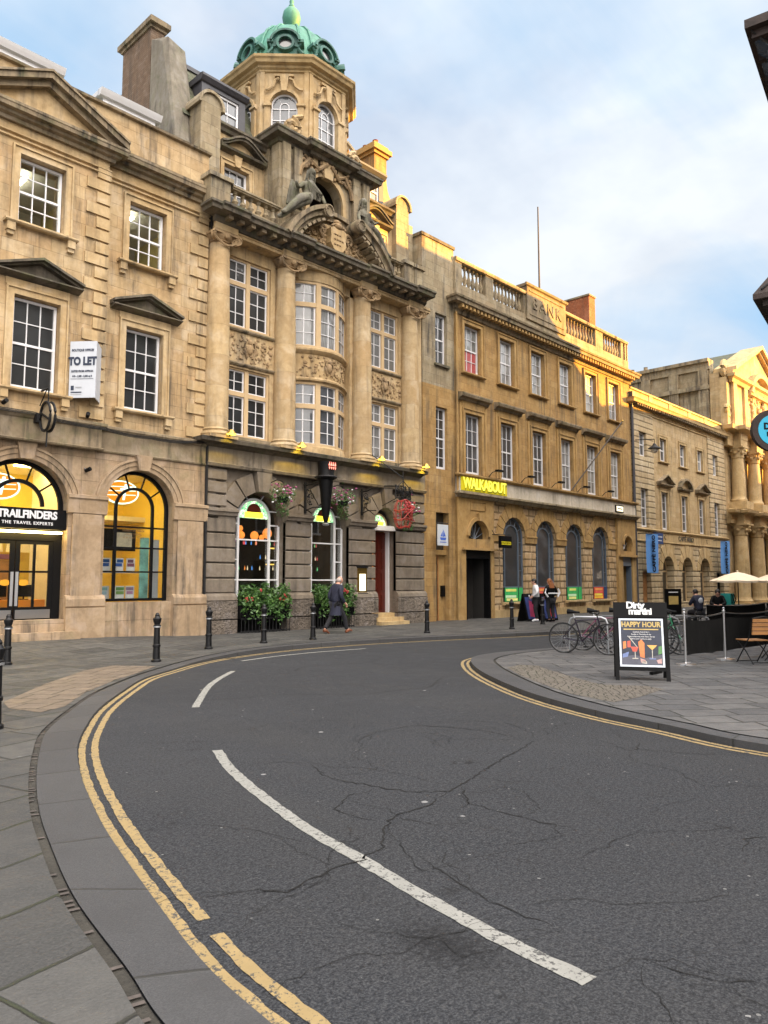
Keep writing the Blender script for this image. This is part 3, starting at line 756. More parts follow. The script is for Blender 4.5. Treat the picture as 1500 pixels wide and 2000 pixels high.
for ci, cr_ in enumerate(CR):
    pts = []
    for a, b_ in zip(cr_, cr_[1:]):
        a = Vector((*a, 0)); b_ = Vector((*b_, 0)); n = max(2, int((b_-a).length/.045))
        pts += [a.lerp(b_, k/n)+Vector((rng.gauss(0, .012), rng.gauss(0, .012), 0)) for k in range(n)]
    n = len(pts); w = [(.0046 if ci in (0, 1) else .0028 if ci < 11 else .0016)*(1+ (p_.x+p_.y)*.05)*rng.uniform(.4, 1.5)*min(1, .25+4*min(i, n-i)/n) for i, p_ in enumerate(pts)]
    A = offset(pts, 0)
    vs = []
    for i, p in enumerate(pts):
        q0 = pts[max(0, i-1)]; q1 = pts[min(n-1, i+1)]; t_ = (q1-q0).normalized(); nn = Vector((t_.y, -t_.x, 0))
        vs += [tuple(p+nn*w[i]+Vector((0, 0, .004))), tuple(p-nn*w[i]+Vector((0, 0, .004)))]
    mb.add(vs, [(2*i, 2*i+1, 2*i+3, 2*i+2) for i in range(n-1)])
struct(mb.build('road_crack', M['crack']))
# ================================================================ BUILDING 1: travel shop (left)
def cornice_prof(z, p, h):
    return [(0, z), (p*.25, z), (p*.3, z+h*.22), (p*.55, z+h*.3), (p*.6, z+h*.45), (p*.92, z+h*.5), (p*.95, z+h*.72), (p, z+h*.78), (p, z+h*.95), (0, z+h)]
b1 = thing('shop_building', 'honey stone travel shop building with quoins, pediment and lit arched windows at the left', 'building')
Y1 = F-.22          # pavilion front
mb = MB()
OPW = lambda c, z0, z1, w=1.16: (c-w/2, c+w/2, z0, z1, False)
# upper walls
for (x0, x1, y, cs) in ((2.3, 5.65, F, (4.4,)), (5.65, 9.28, Y1, (7.5,)), (9.28, 12.66, F, (10.6,))):
    wall_strip(mb, x0, x1, 5.85, 9.6, y, F+.45, [OPW(c, 6.45, 8.82) for c in cs])
    wall_strip(mb, x0, x1, 9.6, 12.95, y, F+.45, [OPW(c, 10.68, 12.48) for c in cs])
mb.build('wall', M['bath'], b1)
mb = MB()
gops = [(3.38, 5.42, 1.12, 4.75, True), (6.27, 8.57, -.1, 4.75, True), (9.56, 11.66, 1.12, 4.78, True)]
wall_strip(mb, 2.3, 12.68, -.3, 5.2, F-.06, F+.5, gops)
mb.build('ground_floor_wall', M['bath_low'], b1)
mb = MB()
for (x0, x1, y) in ((2.3, 5.65, F), (5.65, 9.28, Y1), (9.28, 12.66, F)):
    e0 = x0 == 5.65; e1 = x0 == 5.65
    mb.box(x0, x1, y-.1, y, 5.2, 5.72)
    mb.mould(x0, x1, y-.08, [(0, 5.7), (.07, 5.74), (.12, 5.80), (.12, 5.86), (0, 5.9)], e0, e1)
    mb.mould(x0, x1, y-.05, [(0, 5.14), (.06, 5.16), (.08, 5.2), (0, 5.24)], e0, e1)
mb.build('string_course', M['crust'], b1)
# arch mouldings, imposts, keystones, plinths
mb = MB()
for (a, b, c, d, _) in gops:
    r_ = (b-a)/2; cx = (a+b)/2; sp = d-r_; mb.mark()
    for (r0, r1, dd) in ((r_+.0, r_+.12, .03), (r_+.12, r_+.25, .06), (r_+.25, r_+.31, .10)):
        mb.ring(cx, sp, r0+.002, r1, F-.06-dd, F-.055, 0, PI, 28)
    mb.prism([(cx-.16, sp+r_-.02), (cx+.16, sp+r_-.02), (cx+.25, 5.19), (cx-.25, 5.19)], F-.22, F-.05)
for (x0, x1) in ((2.3, 3.38), (5.42, 6.27), (8.57, 9.56), (11.66, 12.7)):
    mb.mark()
    mb.mould(x0-.04, x1+.04, F-.06, [(0, 3.45), (.08, 3.47), (.10, 3.82), (.14, 3.86), (.14, 3.94), (0, 3.97)])
    mb.box(x0+(.1 if x0 > 2.3 else 0), x1-.1, F-.13, F-.06, 1.3, 3.45)
    mb.mould(x0-.03, x1+.03, F-.06, [(.10, 1.0), (.14, 1.04), (.14, 1.22), (.10, 1.3), (0, 1.33)])
    mb.box(x0-.03, x1+.03, F-.22, F-.06, -.3, 1.0)
mb.build('stone_dressing', M['dress_low'], b1)
# quoins
mb = MB()
for (xe, sg, y) in ((9.28, -1, Y1), (5.65, 1, Y1), (12.62, -1, F)):
    mb.mark()
    for k in range(20):
        z = 5.98+k*.352; w = .62 if k % 2 == 0 else .34
        if y == Y1: mb.box(xe+.0, xe+sg*w, y-.055, y, z, z+.29)
        else: mb.box(xe, xe+sg*w, y-.055, y, z, z+.29)
        if y == Y1 and sg == -1: mb.box(xe, xe+.05, y-.05, F, z, z+.29)
mb.build('quoins', M['bath_plain'], b1)
# window dressings
wins = []
mb = MB(); mp = MB()
for c, y in ((4.4, F), (7.5, Y1), (10.6, F)):
    for (z0, z1) in ((6.45, 8.82), (10.68, 12.48)):
        mb.mark(); surround(mb, c-.58, c+.58, z0, z1, y, .2, .09); sill(mb, c-.92, c+.92, z0, y, .2, .09)
        wins.append((c, z0, z1, y))
    mb.box(c-.8, c+.8, y-.06, y, 9.03, 9.2)
    mp.mark(); gable(mp, c, 1.06, 9.32, .40, y, .30, .11)
mb.build('window_surround', M['bath_plain'], b1); mp.build('window_pediment', M['crust_dark'], b1)
OFW = plain('pale_office_wall', (.45, .42, .36), .8); OFS = plain('yellow_office_wall', (.45, .36, .12), .8); OFL = glow_mat('tube_lamp_glow', (1., .95, .75), 14.)
for c, z0, z1, y in wins:
    tall = z0 < 7
    sash(b1, c-.56, c+.56, z0+.02, z1-.02, y+.16, 3, 4, 'white', 'pane' if tall else 'clear', fr=.065, bar=.024)
    if not tall:
        MB().box(c-1.4, c+1.4, F+3.4, F+3.5, 10.2, 12.9).box(c-1.4, c+1.4, F+.46, F+3.4, 12.72, 12.8).box(c-1.4, c+1.4, F+.46, F+3.4, 10.2, 10.3).build('office_wall', OFW, b1)
        MB().box(c-1.5, c-1.4, F+.46, F+3.5, 10.2, 12.9).box(c+1.4, c+1.5, F+.46, F+3.5, 10.2, 12.9).build('office_side_wall', OFS, b1)
        MB().box(c-.05, c+.05, F+.9, F+2.1, 12.5, 12.56).build('tube_lamp', OFL, b1)
# entablature and parapet
mb = MB()
for (x0, x1, y) in ((2.3, 5.65, F), (5.65, 9.28, Y1), (9.28, 12.66, F)):
    e = x0 == 5.65
    mb.box(x0, x1, y-.02, F+.45, 12.95, 13.3)
    for zz in (12.80, 12.93): mb.mould(x0, x1, y-.02, [(0, zz), (.05, zz+.02), (.05, zz+.05), (0, zz+.06)], e, e)
mb.build('frieze', M['bath_plain'], b1)
mb = MB()
for (x0, x1, y) in ((2.3, 5.65, F), (5.65, 9.28, Y1), (9.28, 12.66, F)):
    e = x0 == 5.65
    mb.mould(x0, x1, y-.02, cornice_prof(13.20 if e else 13.24, .40, .40 if e else .44), e, e)
cxp = 7.465; hw = 2.18
for sg in (-1, 1):
    for (o0, o1, dd) in ((0, .16, .26), (.16, .32, .42), (.32, .38, .47)):
        mb.prism([(cxp-sg*hw, 13.42+o0), (cxp, 14.44+o0), (cxp, 14.44+o1), (cxp-sg*hw, 13.42+o1)], Y1-dd, Y1+.1)
mb.build('cornice', M['crust'], b1)
MB().prism([(cxp-hw*.93, 13.5), (cxp+hw*.93, 13.5), (cxp, 14.5)], Y1-.04, F+.3).build('pediment', M['bath_plain'], b1)
mb = MB(); mb.box(2.3, 12.62, F+.02, F+.4, 13.3, 14.92); mb.build('parapet', M['bath'], b1)
mb = MB(); mb.mould(2.3, 12.66, F+.02, [(0, 14.92), (.10, 14.94), (.12, 15.0), (0, 15.06)]); mb.box(2.3, 12.66, F+.02, F+.45, 14.92, 15.05)
mb.build('coping', M['crust'], b1)
# roof and flat topped white dormers
mb = MB(); mb.add([(2.3, F+.4, 14.6), (12.0, F+.4, 14.6), (12.0, F+4.2, 16.9), (2.3, F+4.2, 16.9), (2.3, F+9, 16.9), (12.0, F+9, 16.9)], [(0,1,2,3), (3,2,5,4)])
mb.add([(2.3, F+.4, 5.), (2.3, F+9, 5.), (2.3, F+9, 16.9), (2.3, F+4.2, 16.9), (2.3, F+.4, 14.6)], [(0,1,2,3,4)])
mb.box(2.3, 12.66, F+.45, F+9, -.3, 5.85-.4) if False else None
mb.build('roof', M['slate'], b1)
MB().box(2.3, 12.66, F+8.8, F+9, -.3, 16.8).build('rear_wall', M['bath'], b1)
MB().box(2.3, 2.6, F+.5, F+8.8, -.3, 14.5).build('side_wall', M['bath'], b1)
for c in (3.6, 7.5, 10.55):
    mb = MB(); y = F+1.2
    mb.box(c-.85, c+.85, y, y+1.6, 15.1, 16.05); mb.mould(c-1.0, c+1.0, y, [(0, 16.0), (.1, 16.02), (.16, 16.12), (.2, 16.2), (0, 16.22)], 0, 0); mb.box(c-1.0, c+1.0, y, y+1.8, 16.05, 16.2)
    o = mb.build('dormer', M['white'], b1); MB().box(c-.7, c+.7, y-.01, y+.0, 15.2, 15.9).build('pane', M['pane2'], o)
# shop interior behind the arches
M['i_wall'] = plain('warm_interior_wall', (.88, .66, .13), .7, var=.05)
M['i_white'] = plain('cream_interior_wall', (.80, .74, .60), .7, var=.04)
M['lampw'] = glow_mat('warm_ceiling_lamp', (1., .72, .25), 24.)
M['lampw2'] = glow_mat('small_spot_lamp', (1., .85, .6), 30.)
mb = MB(); mb.box(2.7, 12.5, F+4.5, F+4.6, 0, 5.1); mb.box(2.65, 2.7, F+.5, F+4.5, 0, 5.1); mb.box(12.45, 12.5, F+.5, F+4.5, 0, 5.1)
mb.build('shop_back_wall', M['i_wall'], b1)
mb = MB(); mb.box(2.7, 12.45, F+.5, F+4.5, .4, .45); mb.build('shop_floor', M['wood_l'], b1)
mb = MB(); mb.box(2.7, 12.45, F+.5, F+4.5, 4.95, 5.1); mb.box(2.7, 12.45, F+3.0, F+4.5, 3.6, 3.75); mb.build('shop_ceiling', M['i_white'], b1)
for x in (4.4, 7.0, 8.6, 10.4):
    MB().box(x-.5, x+.5, F+1.2, F+1.5, 4.90, 4.94).build('ceiling_lamp', M['lampw'], b1)
    MB().box(x-.5, x+.5, F+2.2, F+2.5, 4.90, 4.94).build('ceiling_lamp', M['lampw'], b1)
    for k in range(3): MB().lathe([(.05, 0), (.05, .03)], (x-.4+.4*k, F+3.2+.2*k, 3.56), 8).build('spot_lamp', M['lampw2'], b1)
MB().box(9.0, 9.06, F+.5, F+3.4, .45, 4.95).build('shop_partition', M['i_white'], b1)
M['i_purple'] = plain('mauve_wall_band', (.45, .22, .42), .5); M['i_brown'] = plain('brown_wall_panel', (.28, .15, .07), .5, var=.3); M['i_shade'] = plain('cream_arch_panel', (.9, .8, .5), .6, var=.05)
MB().box(3.0, 8.9, F+4.4, F+4.48, 2.35, 2.5).build('wall_band', M['i_purple'], b1); MB().box(5.2, 7.0, F+4.38, F+4.46, 1.2, 2.3).build('wall_panel', M['i_brown'], b1); MB().box(7.9, 8.8, F+3.6, F+3.7, 1.1, 2.3).build('wall_panel', M['i_brown'], b1)
for k in range(6):
    x = 7.0+.42*k; MB().prism([(x-.17, 2.55), (x+.17, 2.55), (x+.14, 2.85), (x, 3.15), (x-.14, 2.85)], F+3.9, F+4.0).build('arch_panel', M['i_shade'], b1)
MB().box(7.35, 7.75, F+2.6, F+2.64, 1.75, 2.3).build('price_poster', M['i_shade'], b1)
# desks and screens behind the door glass
for x in (6.2, 7.6, 8.3):
    d = thing('desk', 'orange travel desk seen through the shop door glass, '+{6.2: 'left one', 7.6: 'middle one', 8.3: 'right one'}[x], 'desk', (x, F+1.9, .45), group='desks inside the travel shop')
    mb = MB(); mb.box(-.45, .45, -.3, .3, .68, .74); mb.box(-.45, -.4, -.3, .3, 0, .68); mb.box(.4, .45, -.3, .3, 0, .68); mb.box(-.4, .4, -.3, -.26, .05, .68); mb.build('desk_body', M['orange'], d)
    mo = thing('monitor', 'black computer monitor on the '+{6.2: 'left', 7.6: 'middle', 8.3: 'right'}[x]+' desk in the travel shop', 'monitor', (x, F+1.9, 1.19), group='monitors in the travel shop')
    MB().box(-.24, .24, -.02, .02, .08, .40).build('screen', M['black'], mo); MB().box(-.1, .1, -.08, .08, 0, .02).box(-.02, .02, .0, .02, .02, .08).build('stand', M['black'], mo)
# door: black frame, fanlight bars, glass leaves
def fan(par, cx, sp, r_, y, z0, inner, mat, mulls, rows, w=.07, pane='clear', name='window_frame', spokes=4, thin=.045):
    mb = MB(); n = 24
    mb.ring(cx, sp, r_-w*1.2, r_, y, y+.1, 0, PI, n); mb.ring(cx, sp, inner-w*.5, inner+w*.5, y+.005, y+.08, 0, PI, n)
    for k in range(spokes):
        a = PI*(k+.5+.0)/spokes if spokes % 2 else PI*(k+1)/(spokes+1); c_, s_ = math.cos(a), math.sin(a)
        mb.tube([(cx+inner*c_, y+.04, sp+inner*s_), (cx+r_*c_, y+.04, sp+r_*s_)], thin*.6, 5)
    mb.box(cx-r_, cx-r_+w*1.2, y, y+.1, z0, sp); mb.box(cx+r_-w*1.2, cx+r_, y, y+.1, z0, sp); mb.box(cx-r_+w*1.2, cx+r_-w*1.2, y, y+.1, z0, z0+w)
    for sg in (-1, 1):
        if mulls: mb.box(cx+sg*inner-w*.5, cx+sg*inner+w*.5, y+.005, y+.08, z0+w, sp)
    for z in rows: mb.box(cx-r_+w, cx+r_-w, y+.01, y+.07, z-thin/2, z+thin/2)
    o = mb.build(name, M[mat], par)
    mb = MB(); pts = [(cx-r_+.02, z0), (cx+r_-.02, z0)]+[(cx+(r_-.02)*math.cos(PI*k/20), sp+(r_-.02)*math.sin(PI*k/20)) for k in range(21)]
    mb.prism(pts, y+.04, y+.05); mb.build('pane', M[pane], o); return o
fan(b1, 10.61, 3.73, 1.05, F+.25, 1.14, .56, 'black', True, (1.95, 2.62, 3.2), .075)
fan(b1, 4.4, 3.73, 1.02, F+.25, 1.14, .56, 'black', True, (1.95, 2.62, 3.2), .075)
fan(b1, 7.42, 3.6, 1.15, F+.25, 3.0, .62, 'black', False, (), .09, spokes=4)
M['ovalst'] = plain('orange_yellow_sticker', (.55, .26, .01), .5)
door = thing('shop_door', 'black framed double glass doors of the travel shop under the arched fanlight', 'door', (7.42, F+.25, .72))
mb = MB()
for sg in (-1, 1):
    mb.box(sg*1.15, sg*.95, 0, .1, 0, 2.35)
mb.box(-.95, .95, 0, .1, 2.0, 2.35)
mb.build('door_frame', M['black'], door)
for sg, lab in ((-1, 'left'), (1, 'right')):
    x0, x1 = (-.95, -.01) if sg < 0 else (.01, .95)
    mb = MB(); mb.box(x0, x0+.11, .02, .08, .0, 2.0); mb.box(x1-.11, x1, .02, .08, 0, 2.0); mb.box(x0+.11, x1-.11, .02, .08, 1.9, 2.0); mb.box(x0+.11, x1-.11, .02, .08, .0, .32)
    xm = (x0+x1)/2; mb.box(xm-.03, xm+.03, .025, .075, .32, 1.9); mb.box(x0+.11, x1-.11, .025, .075, 1.18, 1.23)
    lf = mb.build('door_leaf', M['black'], door)
    MB().box(x0+.1, x1-.1, .045, .052, .31, 1.91).build('pane', M['clear'], lf)
    MB().box(x0+.04, x1-.04, .008, .02, .03, .25).build('kick_plate', M['steel'], lf)
    MB().box((x1-.085 if sg < 0 else x0+.015), (x1-.015 if sg < 0 else x0+.085), .008, .02, .35, 1.2).build('push_plate', M['galv'], lf)
    MB().lathe([(.001, 0), (.12, .0), (.12, .01), (.001, .01)], (0, 0, 0), 20).xf(Matrix.Translation((sg*.22, .03, .93)) @ Matrix.Rotation(PI/2, 4, 'X') @ Matrix.Diagonal((1.1, .65, 1, 1))).build('oval_sticker', M['ovalst'], lf)
# steps
mb = MB(); mb.box(6.0, 8.85, F-.42, F+.3, -.2, .42); mb.build('step', M['bath_low'], b1)
mb = MB(); mb.box(6.2, 8.62, F-.12, F+.35, .422, .72); mb.build('step', M['bath_low'], b1)
# fascia with the shop name
fs = thing('shop_fascia', 'black fascia with white capital lettering over the travel shop doors', 'sign', (7.42, F+.02, 3.27))
MB().box(-1.16, 1.16, 0, .2, -.27, .25).build('board', M['black'], fs)
textobj('TRAILFINDERS', .27, M['white'], fs, (.17, -.012, .08), off=.009, sx=.86, sp=.97)
textobj('THE TRAVEL EXPERTS', .105, M['white'], fs, (0.17, -.012, -.13), off=.002, sx=1.0, sp=1.25)
MB().box(-1.05, 1.05, .01, .14, -.37, -.32).build('light_strip', M['lampw'], fs)
# illuminated oval emblems hanging in both fanlights
M['oval'] = glow_mat('lit_orange_oval', (1., .30, .01), .9, (.25, .07, .0))
M['ovalrim'] = glow_mat('lit_white_rim', (.70, 1., .85), 1.4, (.3, .3, .3))
for cx, lab, zc in ((7.05, 'behind the fanlight over the shop doors', 4.08), (10.35, 'in the arch right of the shop doors', 4.2), (4.1, 'in the arch left of the shop doors', 4.15)):
    e = thing('oval_sign', 'glowing orange oval emblem with a white plane '+lab, 'sign', (cx, F+.62, zc), group='lit oval emblems in the travel shop')
    def disc(r_, y0, y1, sx_): return MB().lathe([(.001, y0), (r_, y0), (r_, y1), (.001, y1)], (0, 0, 0), 28).xf(Matrix.Rotation(-PI/2, 4, 'X') @ Matrix.Diagonal((sx_, 1, 1, 1))).xf(Matrix.Diagonal((1, 1, 1, 1)))
    disc(.34, -.03, 0., 1.6).build('rim', M['ovalrim'], e)
    disc(.30, .01, .05, 1.63).xf(Matrix.Translation((0, -.06, 0))).build('disc', M['oval'], e)
    mb = MB(); y0, y1 = -.075, -.06
    for q in (-.1, .02, .14): mb.prism([(-.42, q-.015), (.42, q+.035), (.42, q+.055), (-.42, q+.005)], y0, y1)
    mb.prism([(.02, -.22), (.08, -.22), (.16, .24), (.08, .24)], y0-.01, y1-.01); mb.prism([(-.05, .06), (.3, .13), (.3, .18), (-.05, .11)], y0-.012, y1-.012)
    mb.build('plane_emblem', M['ovalrim'], e)
# window display of the right shop window
def poster(name, lab, cat, x, y, z, w, h, cols, seed, group=None, rz=0, back='white'):
    o = thing(name, lab, cat, (x, y, z), rz, group); rg = random.Random(seed)
    MB().box(-w/2, w/2, 0, .012, 0, h).build('sheet', M[back] if isinstance(back, str) else back, o)
    n = len(cols)
    for i, c in enumerate(cols):
        z0 = h*(.05+.9*i/n); z1 = h*(.05+.9*(i+.82)/n); f0 = rg.uniform(.04, .2); f1 = rg.uniform(.8, .96)
        key = 'pc_%d_%d_%d' % tuple(int(v*100) for v in c)
        if key not in M: M[key] = plain('printed_ink', c, .5, var=.25)
        MB().box(-w/2+w*f0, -w/2+w*f1, -.006, -.001, z0, z1).build('print', M[key], o)
    return o
tv = thing('display_screen', 'wide dark television screen hanging in the right travel shop window', 'screen', (10.3, F+.75, 2.55))
MB().box(-.62, .62, 0, .06, 0, .62).build('casing', M['black'], tv); M['tvp'] = plain('screen_picture', (.28, .24, .16), .4, var=.6, emit=(.5, .42, .3), es=.25)
MB().box(-.05, .50, -.008, 0, .08, .52).build('picture', M['tvp'], tv)
k = 0
for z, items in ((1.98, ((9.95, .34, (.02, .08, .3)), (10.38, .24, (.03, .1, .4)), (10.72, .26, (.25, .08, .15)))), (1.2, ((9.9, .4, (.35, .5, .6)), (10.4, .3, (.2, .35, .1)), (10.72, .26, (.4, .2, .35))))):
    for x, w, c in items:
        k += 1
        poster('brochure', ['blue brochure at the left of the upper display row', 'small blue brochure in the middle of the upper display row', 'dark red brochure at the right of the upper display row', 'pale blue brochure at the left of the lower display row', 'green brochure in the middle of the lower display row', 'pink brochure at the right of the lower display row'][k-1]+' in the travel shop window', 'brochure', x, F+.62, z, w, .36, [(.8, .8, .82), c, (c[0]*.6, c[1]*.8, c[2]*.7)], k, 'brochures in the travel shop window')
mb = MB(); mb.box(9.65, 10.95, F+.58, F+.8, 1.92, 1.96); mb.box(9.65, 10.95, F+.58, F+.8, 1.14, 1.18); mb.build('display_shelf', M['white'], b1)
M['mural'] = plain('teal_mural', (.25, .55, .5), .6, var=.6)
MB().box(11.05, 11.32, F+.7, F+.74, 1.15, 2.95).build('mural_panel', M['mural'], b1); MB().box(11.34, 11.62, F+.66, F+.7, 1.15, 2.9).build('grey_panel', M['paper'], b1)
wd = thing('window_lettering', 'small brown lines of writing on the right travel shop window', 'sign', (10.6, F+.27, 3.0))
M['brownink'] = plain('brown_ink', (.18, .10, .04), .6, var=0)
for i, s_ in enumerate(('EXPERTS IN TAILOR', 'MADE TRAVEL', 'FOR FORTY YEARS')): textobj(s_, .075, M['brownink'], wd, (0, 0, .1-.1*i), ext=.002)
# the board on the wall: TO LET
vb = thing('letting_board', 'white v shaped TO LET board fixed between the first floor windows', 'sign', (0, 0, 0))
A = Vector((8.36, 19.22, 0)); B_ = Vector((8.80, 18.68, 0)); D_ = Vector((9.22, 19.24, 0))
def vpan(P1, P2, z0, z1, th=.02):
    m = MB(); t_ = (P2-P1).normalized(); n_ = Vector((t_.y, -t_.x, 0))*th
    q = [P1, P2, P2-n_, P1-n_]
    return m.add([(p.x, p.y, z0) for p in q]+[(p.x, p.y, z1) for p in q], [(0,1,2,3), (7,6,5,4), (0,4,5,1), (1,5,6,2), (2,6,7,3), (3,7,4,0)])
vpan(A, B_, 6.42, 7.92).build('board_panel', M['paper'], vb); vpan(B_+Vector((.02, .0, 0)), D_, 6.42, 7.92).build('board_panel', M['paper'], vb)
M['ink'] = plain('dark_blue_ink', (.02, .03, .06), .6, var=0)
mid = (A+B_)/2; an = math.atan2(B_.y-A.y, B_.x-A.x); nn = Vector((math.sin(an), -math.cos(an), 0))*.008
for s_, sz, z, of in (('BOUTIQUE OFFICES', .085, 7.68, .002), ('TO LET', .29, 7.38, .016), ('SUITES FROM APPROX', .075, 7.12, .002), ('410 - 1,300 - 2,200 sq ft', .07, 6.99, .002)):
    textobj(s_, sz, M['ink'], vb, tuple(mid+nn+Vector((0, 0, z))), rot=(PI/2, 0, an), ext=.003, off=of, sx=.78)
def onb(u0, u1, z0, z1, mt):
    d = (B_-A); p = A+d*u0+nn; q = A+d*u1+nn; m = MB(); m.add([(p.x,p.y,z0),(q.x,q.y,z0),(q.x,q.y,z1),(p.x,p.y,z1)], [(0,1,2,3)]); m.build('print', M[mt], vb)
onb(.06, .94, 6.915, 6.925, 'ink'); onb(.08, .2, 6.62, 6.74, 'ink'); onb(.26, .5, 6.68, 6.71, 'galv'); onb(.08, .5, 6.55, 6.58, 'ink'); onb(.08, .5, 6.5, 6.515, 'galv')
# black round projecting lantern frame with its bracket, over the keystone
dr = thing('drum_sign', 'black round framed bracket sign hanging over the arch beside the first floor window', 'sign', (7.62, 18.65, 5.72))
ringp = [(0, .30*math.cos(a*PI/12), .36*math.sin(a*PI/12)) for a in range(24)]
mb = MB(); mb.tube([(x-.06, y, z) for x, y, z in ringp], .035, 6, True); mb.tube([(x+.06, y, z) for x, y, z in ringp], .035, 6, True); mb.build('rim', M['iron'], dr)
M['dimface'] = plain('dull_glass_face', (.30, .24, .16), .3, var=.3); MB().lathe([(.001, -.03), (.29, -.03), (.29, .03), (.001, .03)], (0, 0, 0), 22).xf(Matrix.Rotation(PI/2, 4, 'Y') @ Matrix.Diagonal((1.18, 1, 1, 1))).build('face', M['dimface'], dr)
MB().tube([(-.07, -.28, -.12), (-.07, .26, .12)], .03, 5).build('bar', M['iron'], dr)
MB().tube([(0, 0, .36), (0, 0, .72), (0, .55, .72)], .025, 6).tube([(0, 0, -.36), (0, .02, -.75)], .02, 5).tube([(0, .1, .72), (0, .5, .35)], .015, 5).box(-.14, .1, .3, .5, -.1, .12).build('bracket', M['iron'], dr)
# cameras, wall lights, cables
def cctv(loc, lab, rz=0):
    t_ = thing('security_camera', lab, 'camera', loc, rz, 'small cameras and lamps on the travel shop wall')
    MB().tube([(0, .12, .05), (0, 0, 0)], .015, 6).build('arm', M['galv'], t_)
    MB().lathe([(.001, -.08), (.05, -.08), (.055, .08), (.001, .08)], (0, 0, 0), 10).xf(Matrix.Rotation(R(70), 4, 'X')).build('body', M['black'], t_); return t_
cctv((9.0, F-.18, 4.62), 'small dark security camera on the pier between the two lit arches', .5)
cctv((8.82, Y1-.22, 6.02), 'dark floodlight on the ledge right of the round bracket sign', -.3)
cctv((6.75, Y1-.22, 6.02), 'dark floodlight on the ledge left of the round bracket sign', .2)
cb = MB()
def cable(pts, r_=.012, sag=.04, n=8):
    out = []
    for a, b_ in zip(pts, pts[1:]):
        a, b_ = Vector(a), Vector(b_)
        for k in range(n): t_ = k/n; p = a.lerp(b_, t_); p.z -= sag*4*t_*(1-t_); out.append(p)
    out.append(Vector(pts[-1])); return out
for dz, dy in ((0, 0), (.03, -.01), (-.03, .0)):
    cb.tube(cable([(2.4, Y1-.24, 5.96+dz), (7.4, Y1-.24+dy, 5.84+dz), (9.3, Y1-.25, 5.72+dz), (10.8, F-.2+dy, 5.72+dz), (12.2, F-.2, 5.80+dz), (12.75, F-.3, 5.95+dz)], .012, .05), .011, 5)
tag(cb.build('cable_run', M['iron']), 'black cables sagging along the ledge above the shop arches', 'cable')

dpi = MB(); dpi.tube([(12.70, F-.10, .2), (12.70, F-.10, 13.3)], .045, 7); tag(dpi.build('drainpipe', M['iron']), 'black drainpipe at the joint between the travel shop and the pub', 'pipe')

# ================================================================ BUILDING 2: baroque bank, now a pub
b2 = thing('domed_building', 'baroque stone building with dark pub ground floor, giant columns, statues and green dome', 'building')
X0, X1 = 12.7, 22.8
COLX = (12.97, 15.62, 19.24, 21.88)
BAYS = [(13.40, 15.13), (19.78, 21.44)]
# --- ground floor
M['grey_band'] = stone('stained_fascia_stone', (.20, .165, .12), (.30, .25, .185), 0, soot=.9)
mb = MB()
g2 = [(13.80, 15.86, -.1, 4.55, True), (16.90, 18.74, -.1, 4.5, True), (20.02, 21.22, .5, 4.45, True)]
wall_strip(mb, X0, X1, -.3, 5.2, F+.12, F+.6, g2)
mb.build('ground_floor_wall', M['dark'], b2)
PIERS = [(12.72, 13.80), (15.86, 16.90), (18.74, 20.02), (21.22, 22.8)]
mb = MB(); mr = MB()
for (a, b) in PIERS:
    mb.mark(); mr.mark()
    for k in range(5):
        z = 1.34+k*.46; mb.mould(a-.03, b+.03, F+.12, [(.12, z), (.155, z+.03), (.155, z+.40), (.12, z+.43)]); mb.box(a-.03, b+.03, F, F+.12, z, z+.43)
    mb.mould(a-.06, b+.06, F+.1, [(.1, 3.66), (.2, 3.7), (.22, 3.78), (.27, 3.82), (.27, 3.9), (.1, 3.93)])
    mb.mould(a-.05, b+.05, F+.08, [(.12, 1.10), (.25, 1.12), (.22, 1.24), (.14, 1.32), (0, 1.34)])
    mr.box(a-.07, b+.07, F-.16, F+.12, .56, 1.10); mr.box(a-.07, b+.07, F-.16, F+.12, -.3, .52)
for (a, b, c, d, _) in g2:
    mb.mark()          # big voussoirs round each arch
    r_ = (b-a)/2; cx = (a+b)/2; sp = d-r_; n = 7
    for k in range(n):
        a0 = PI*k/n+.02; a1 = PI*(k+1)/n-.02; key = k == n//2
        rr = r_+(.95 if key else .62)
        def P2(rad, an): return (cx+rad*math.cos(an), min(5.17, sp+rad*math.sin(an)))
        mb.prism([P2(r_, a0), P2(rr, a0+(.05 if key else 0)), P2(rr, a1-(.05 if key else 0)), P2(r_, a1)], F-(.16 if key else .03), F+.12)
mb.box(X0, 13.1, F-.02, F+.12, 3.93, 5.17); mb.box(22.2, X1, F-.02, F+.12, 3.93, 5.17)
for k in range(3):
    for a, b in ((X0, 13.45), (22.0, X1)): mb.mould(a, b, F-.02, [(.0, 3.97+k*.4), (.06, 4.0+k*.4), (.06, 4.3+k*.4), (.0, 4.33+k*.4)])
mb.build('rusticated_pier', M['dark'], b2); mr.build('rock_faced_base', M['rock'], b2)
mb = MB(); mb.box(X0, X1, F-.12, F+.6, 5.2, 5.86)
mb.mould(X0, X1, F-.12, [(0, 5.16), (.06, 5.18), (.10, 5.26), (0, 5.30)]); mb.build('fascia_band', M['grey_band'], b2)
mb = MB(); mb.mould(X0-.03, 22.5, F-.1, [(0, 5.76), (.10, 5.78), (.2, 5.84), (.42, 5.86), (.45, 5.97), (.3, 6.02), (0, 6.03)], 1, 0); mb.box(X0, X1, F-.1, F+.5, 5.86, 6.02)
mb.build('ledge', M['crust_dark'], b2)
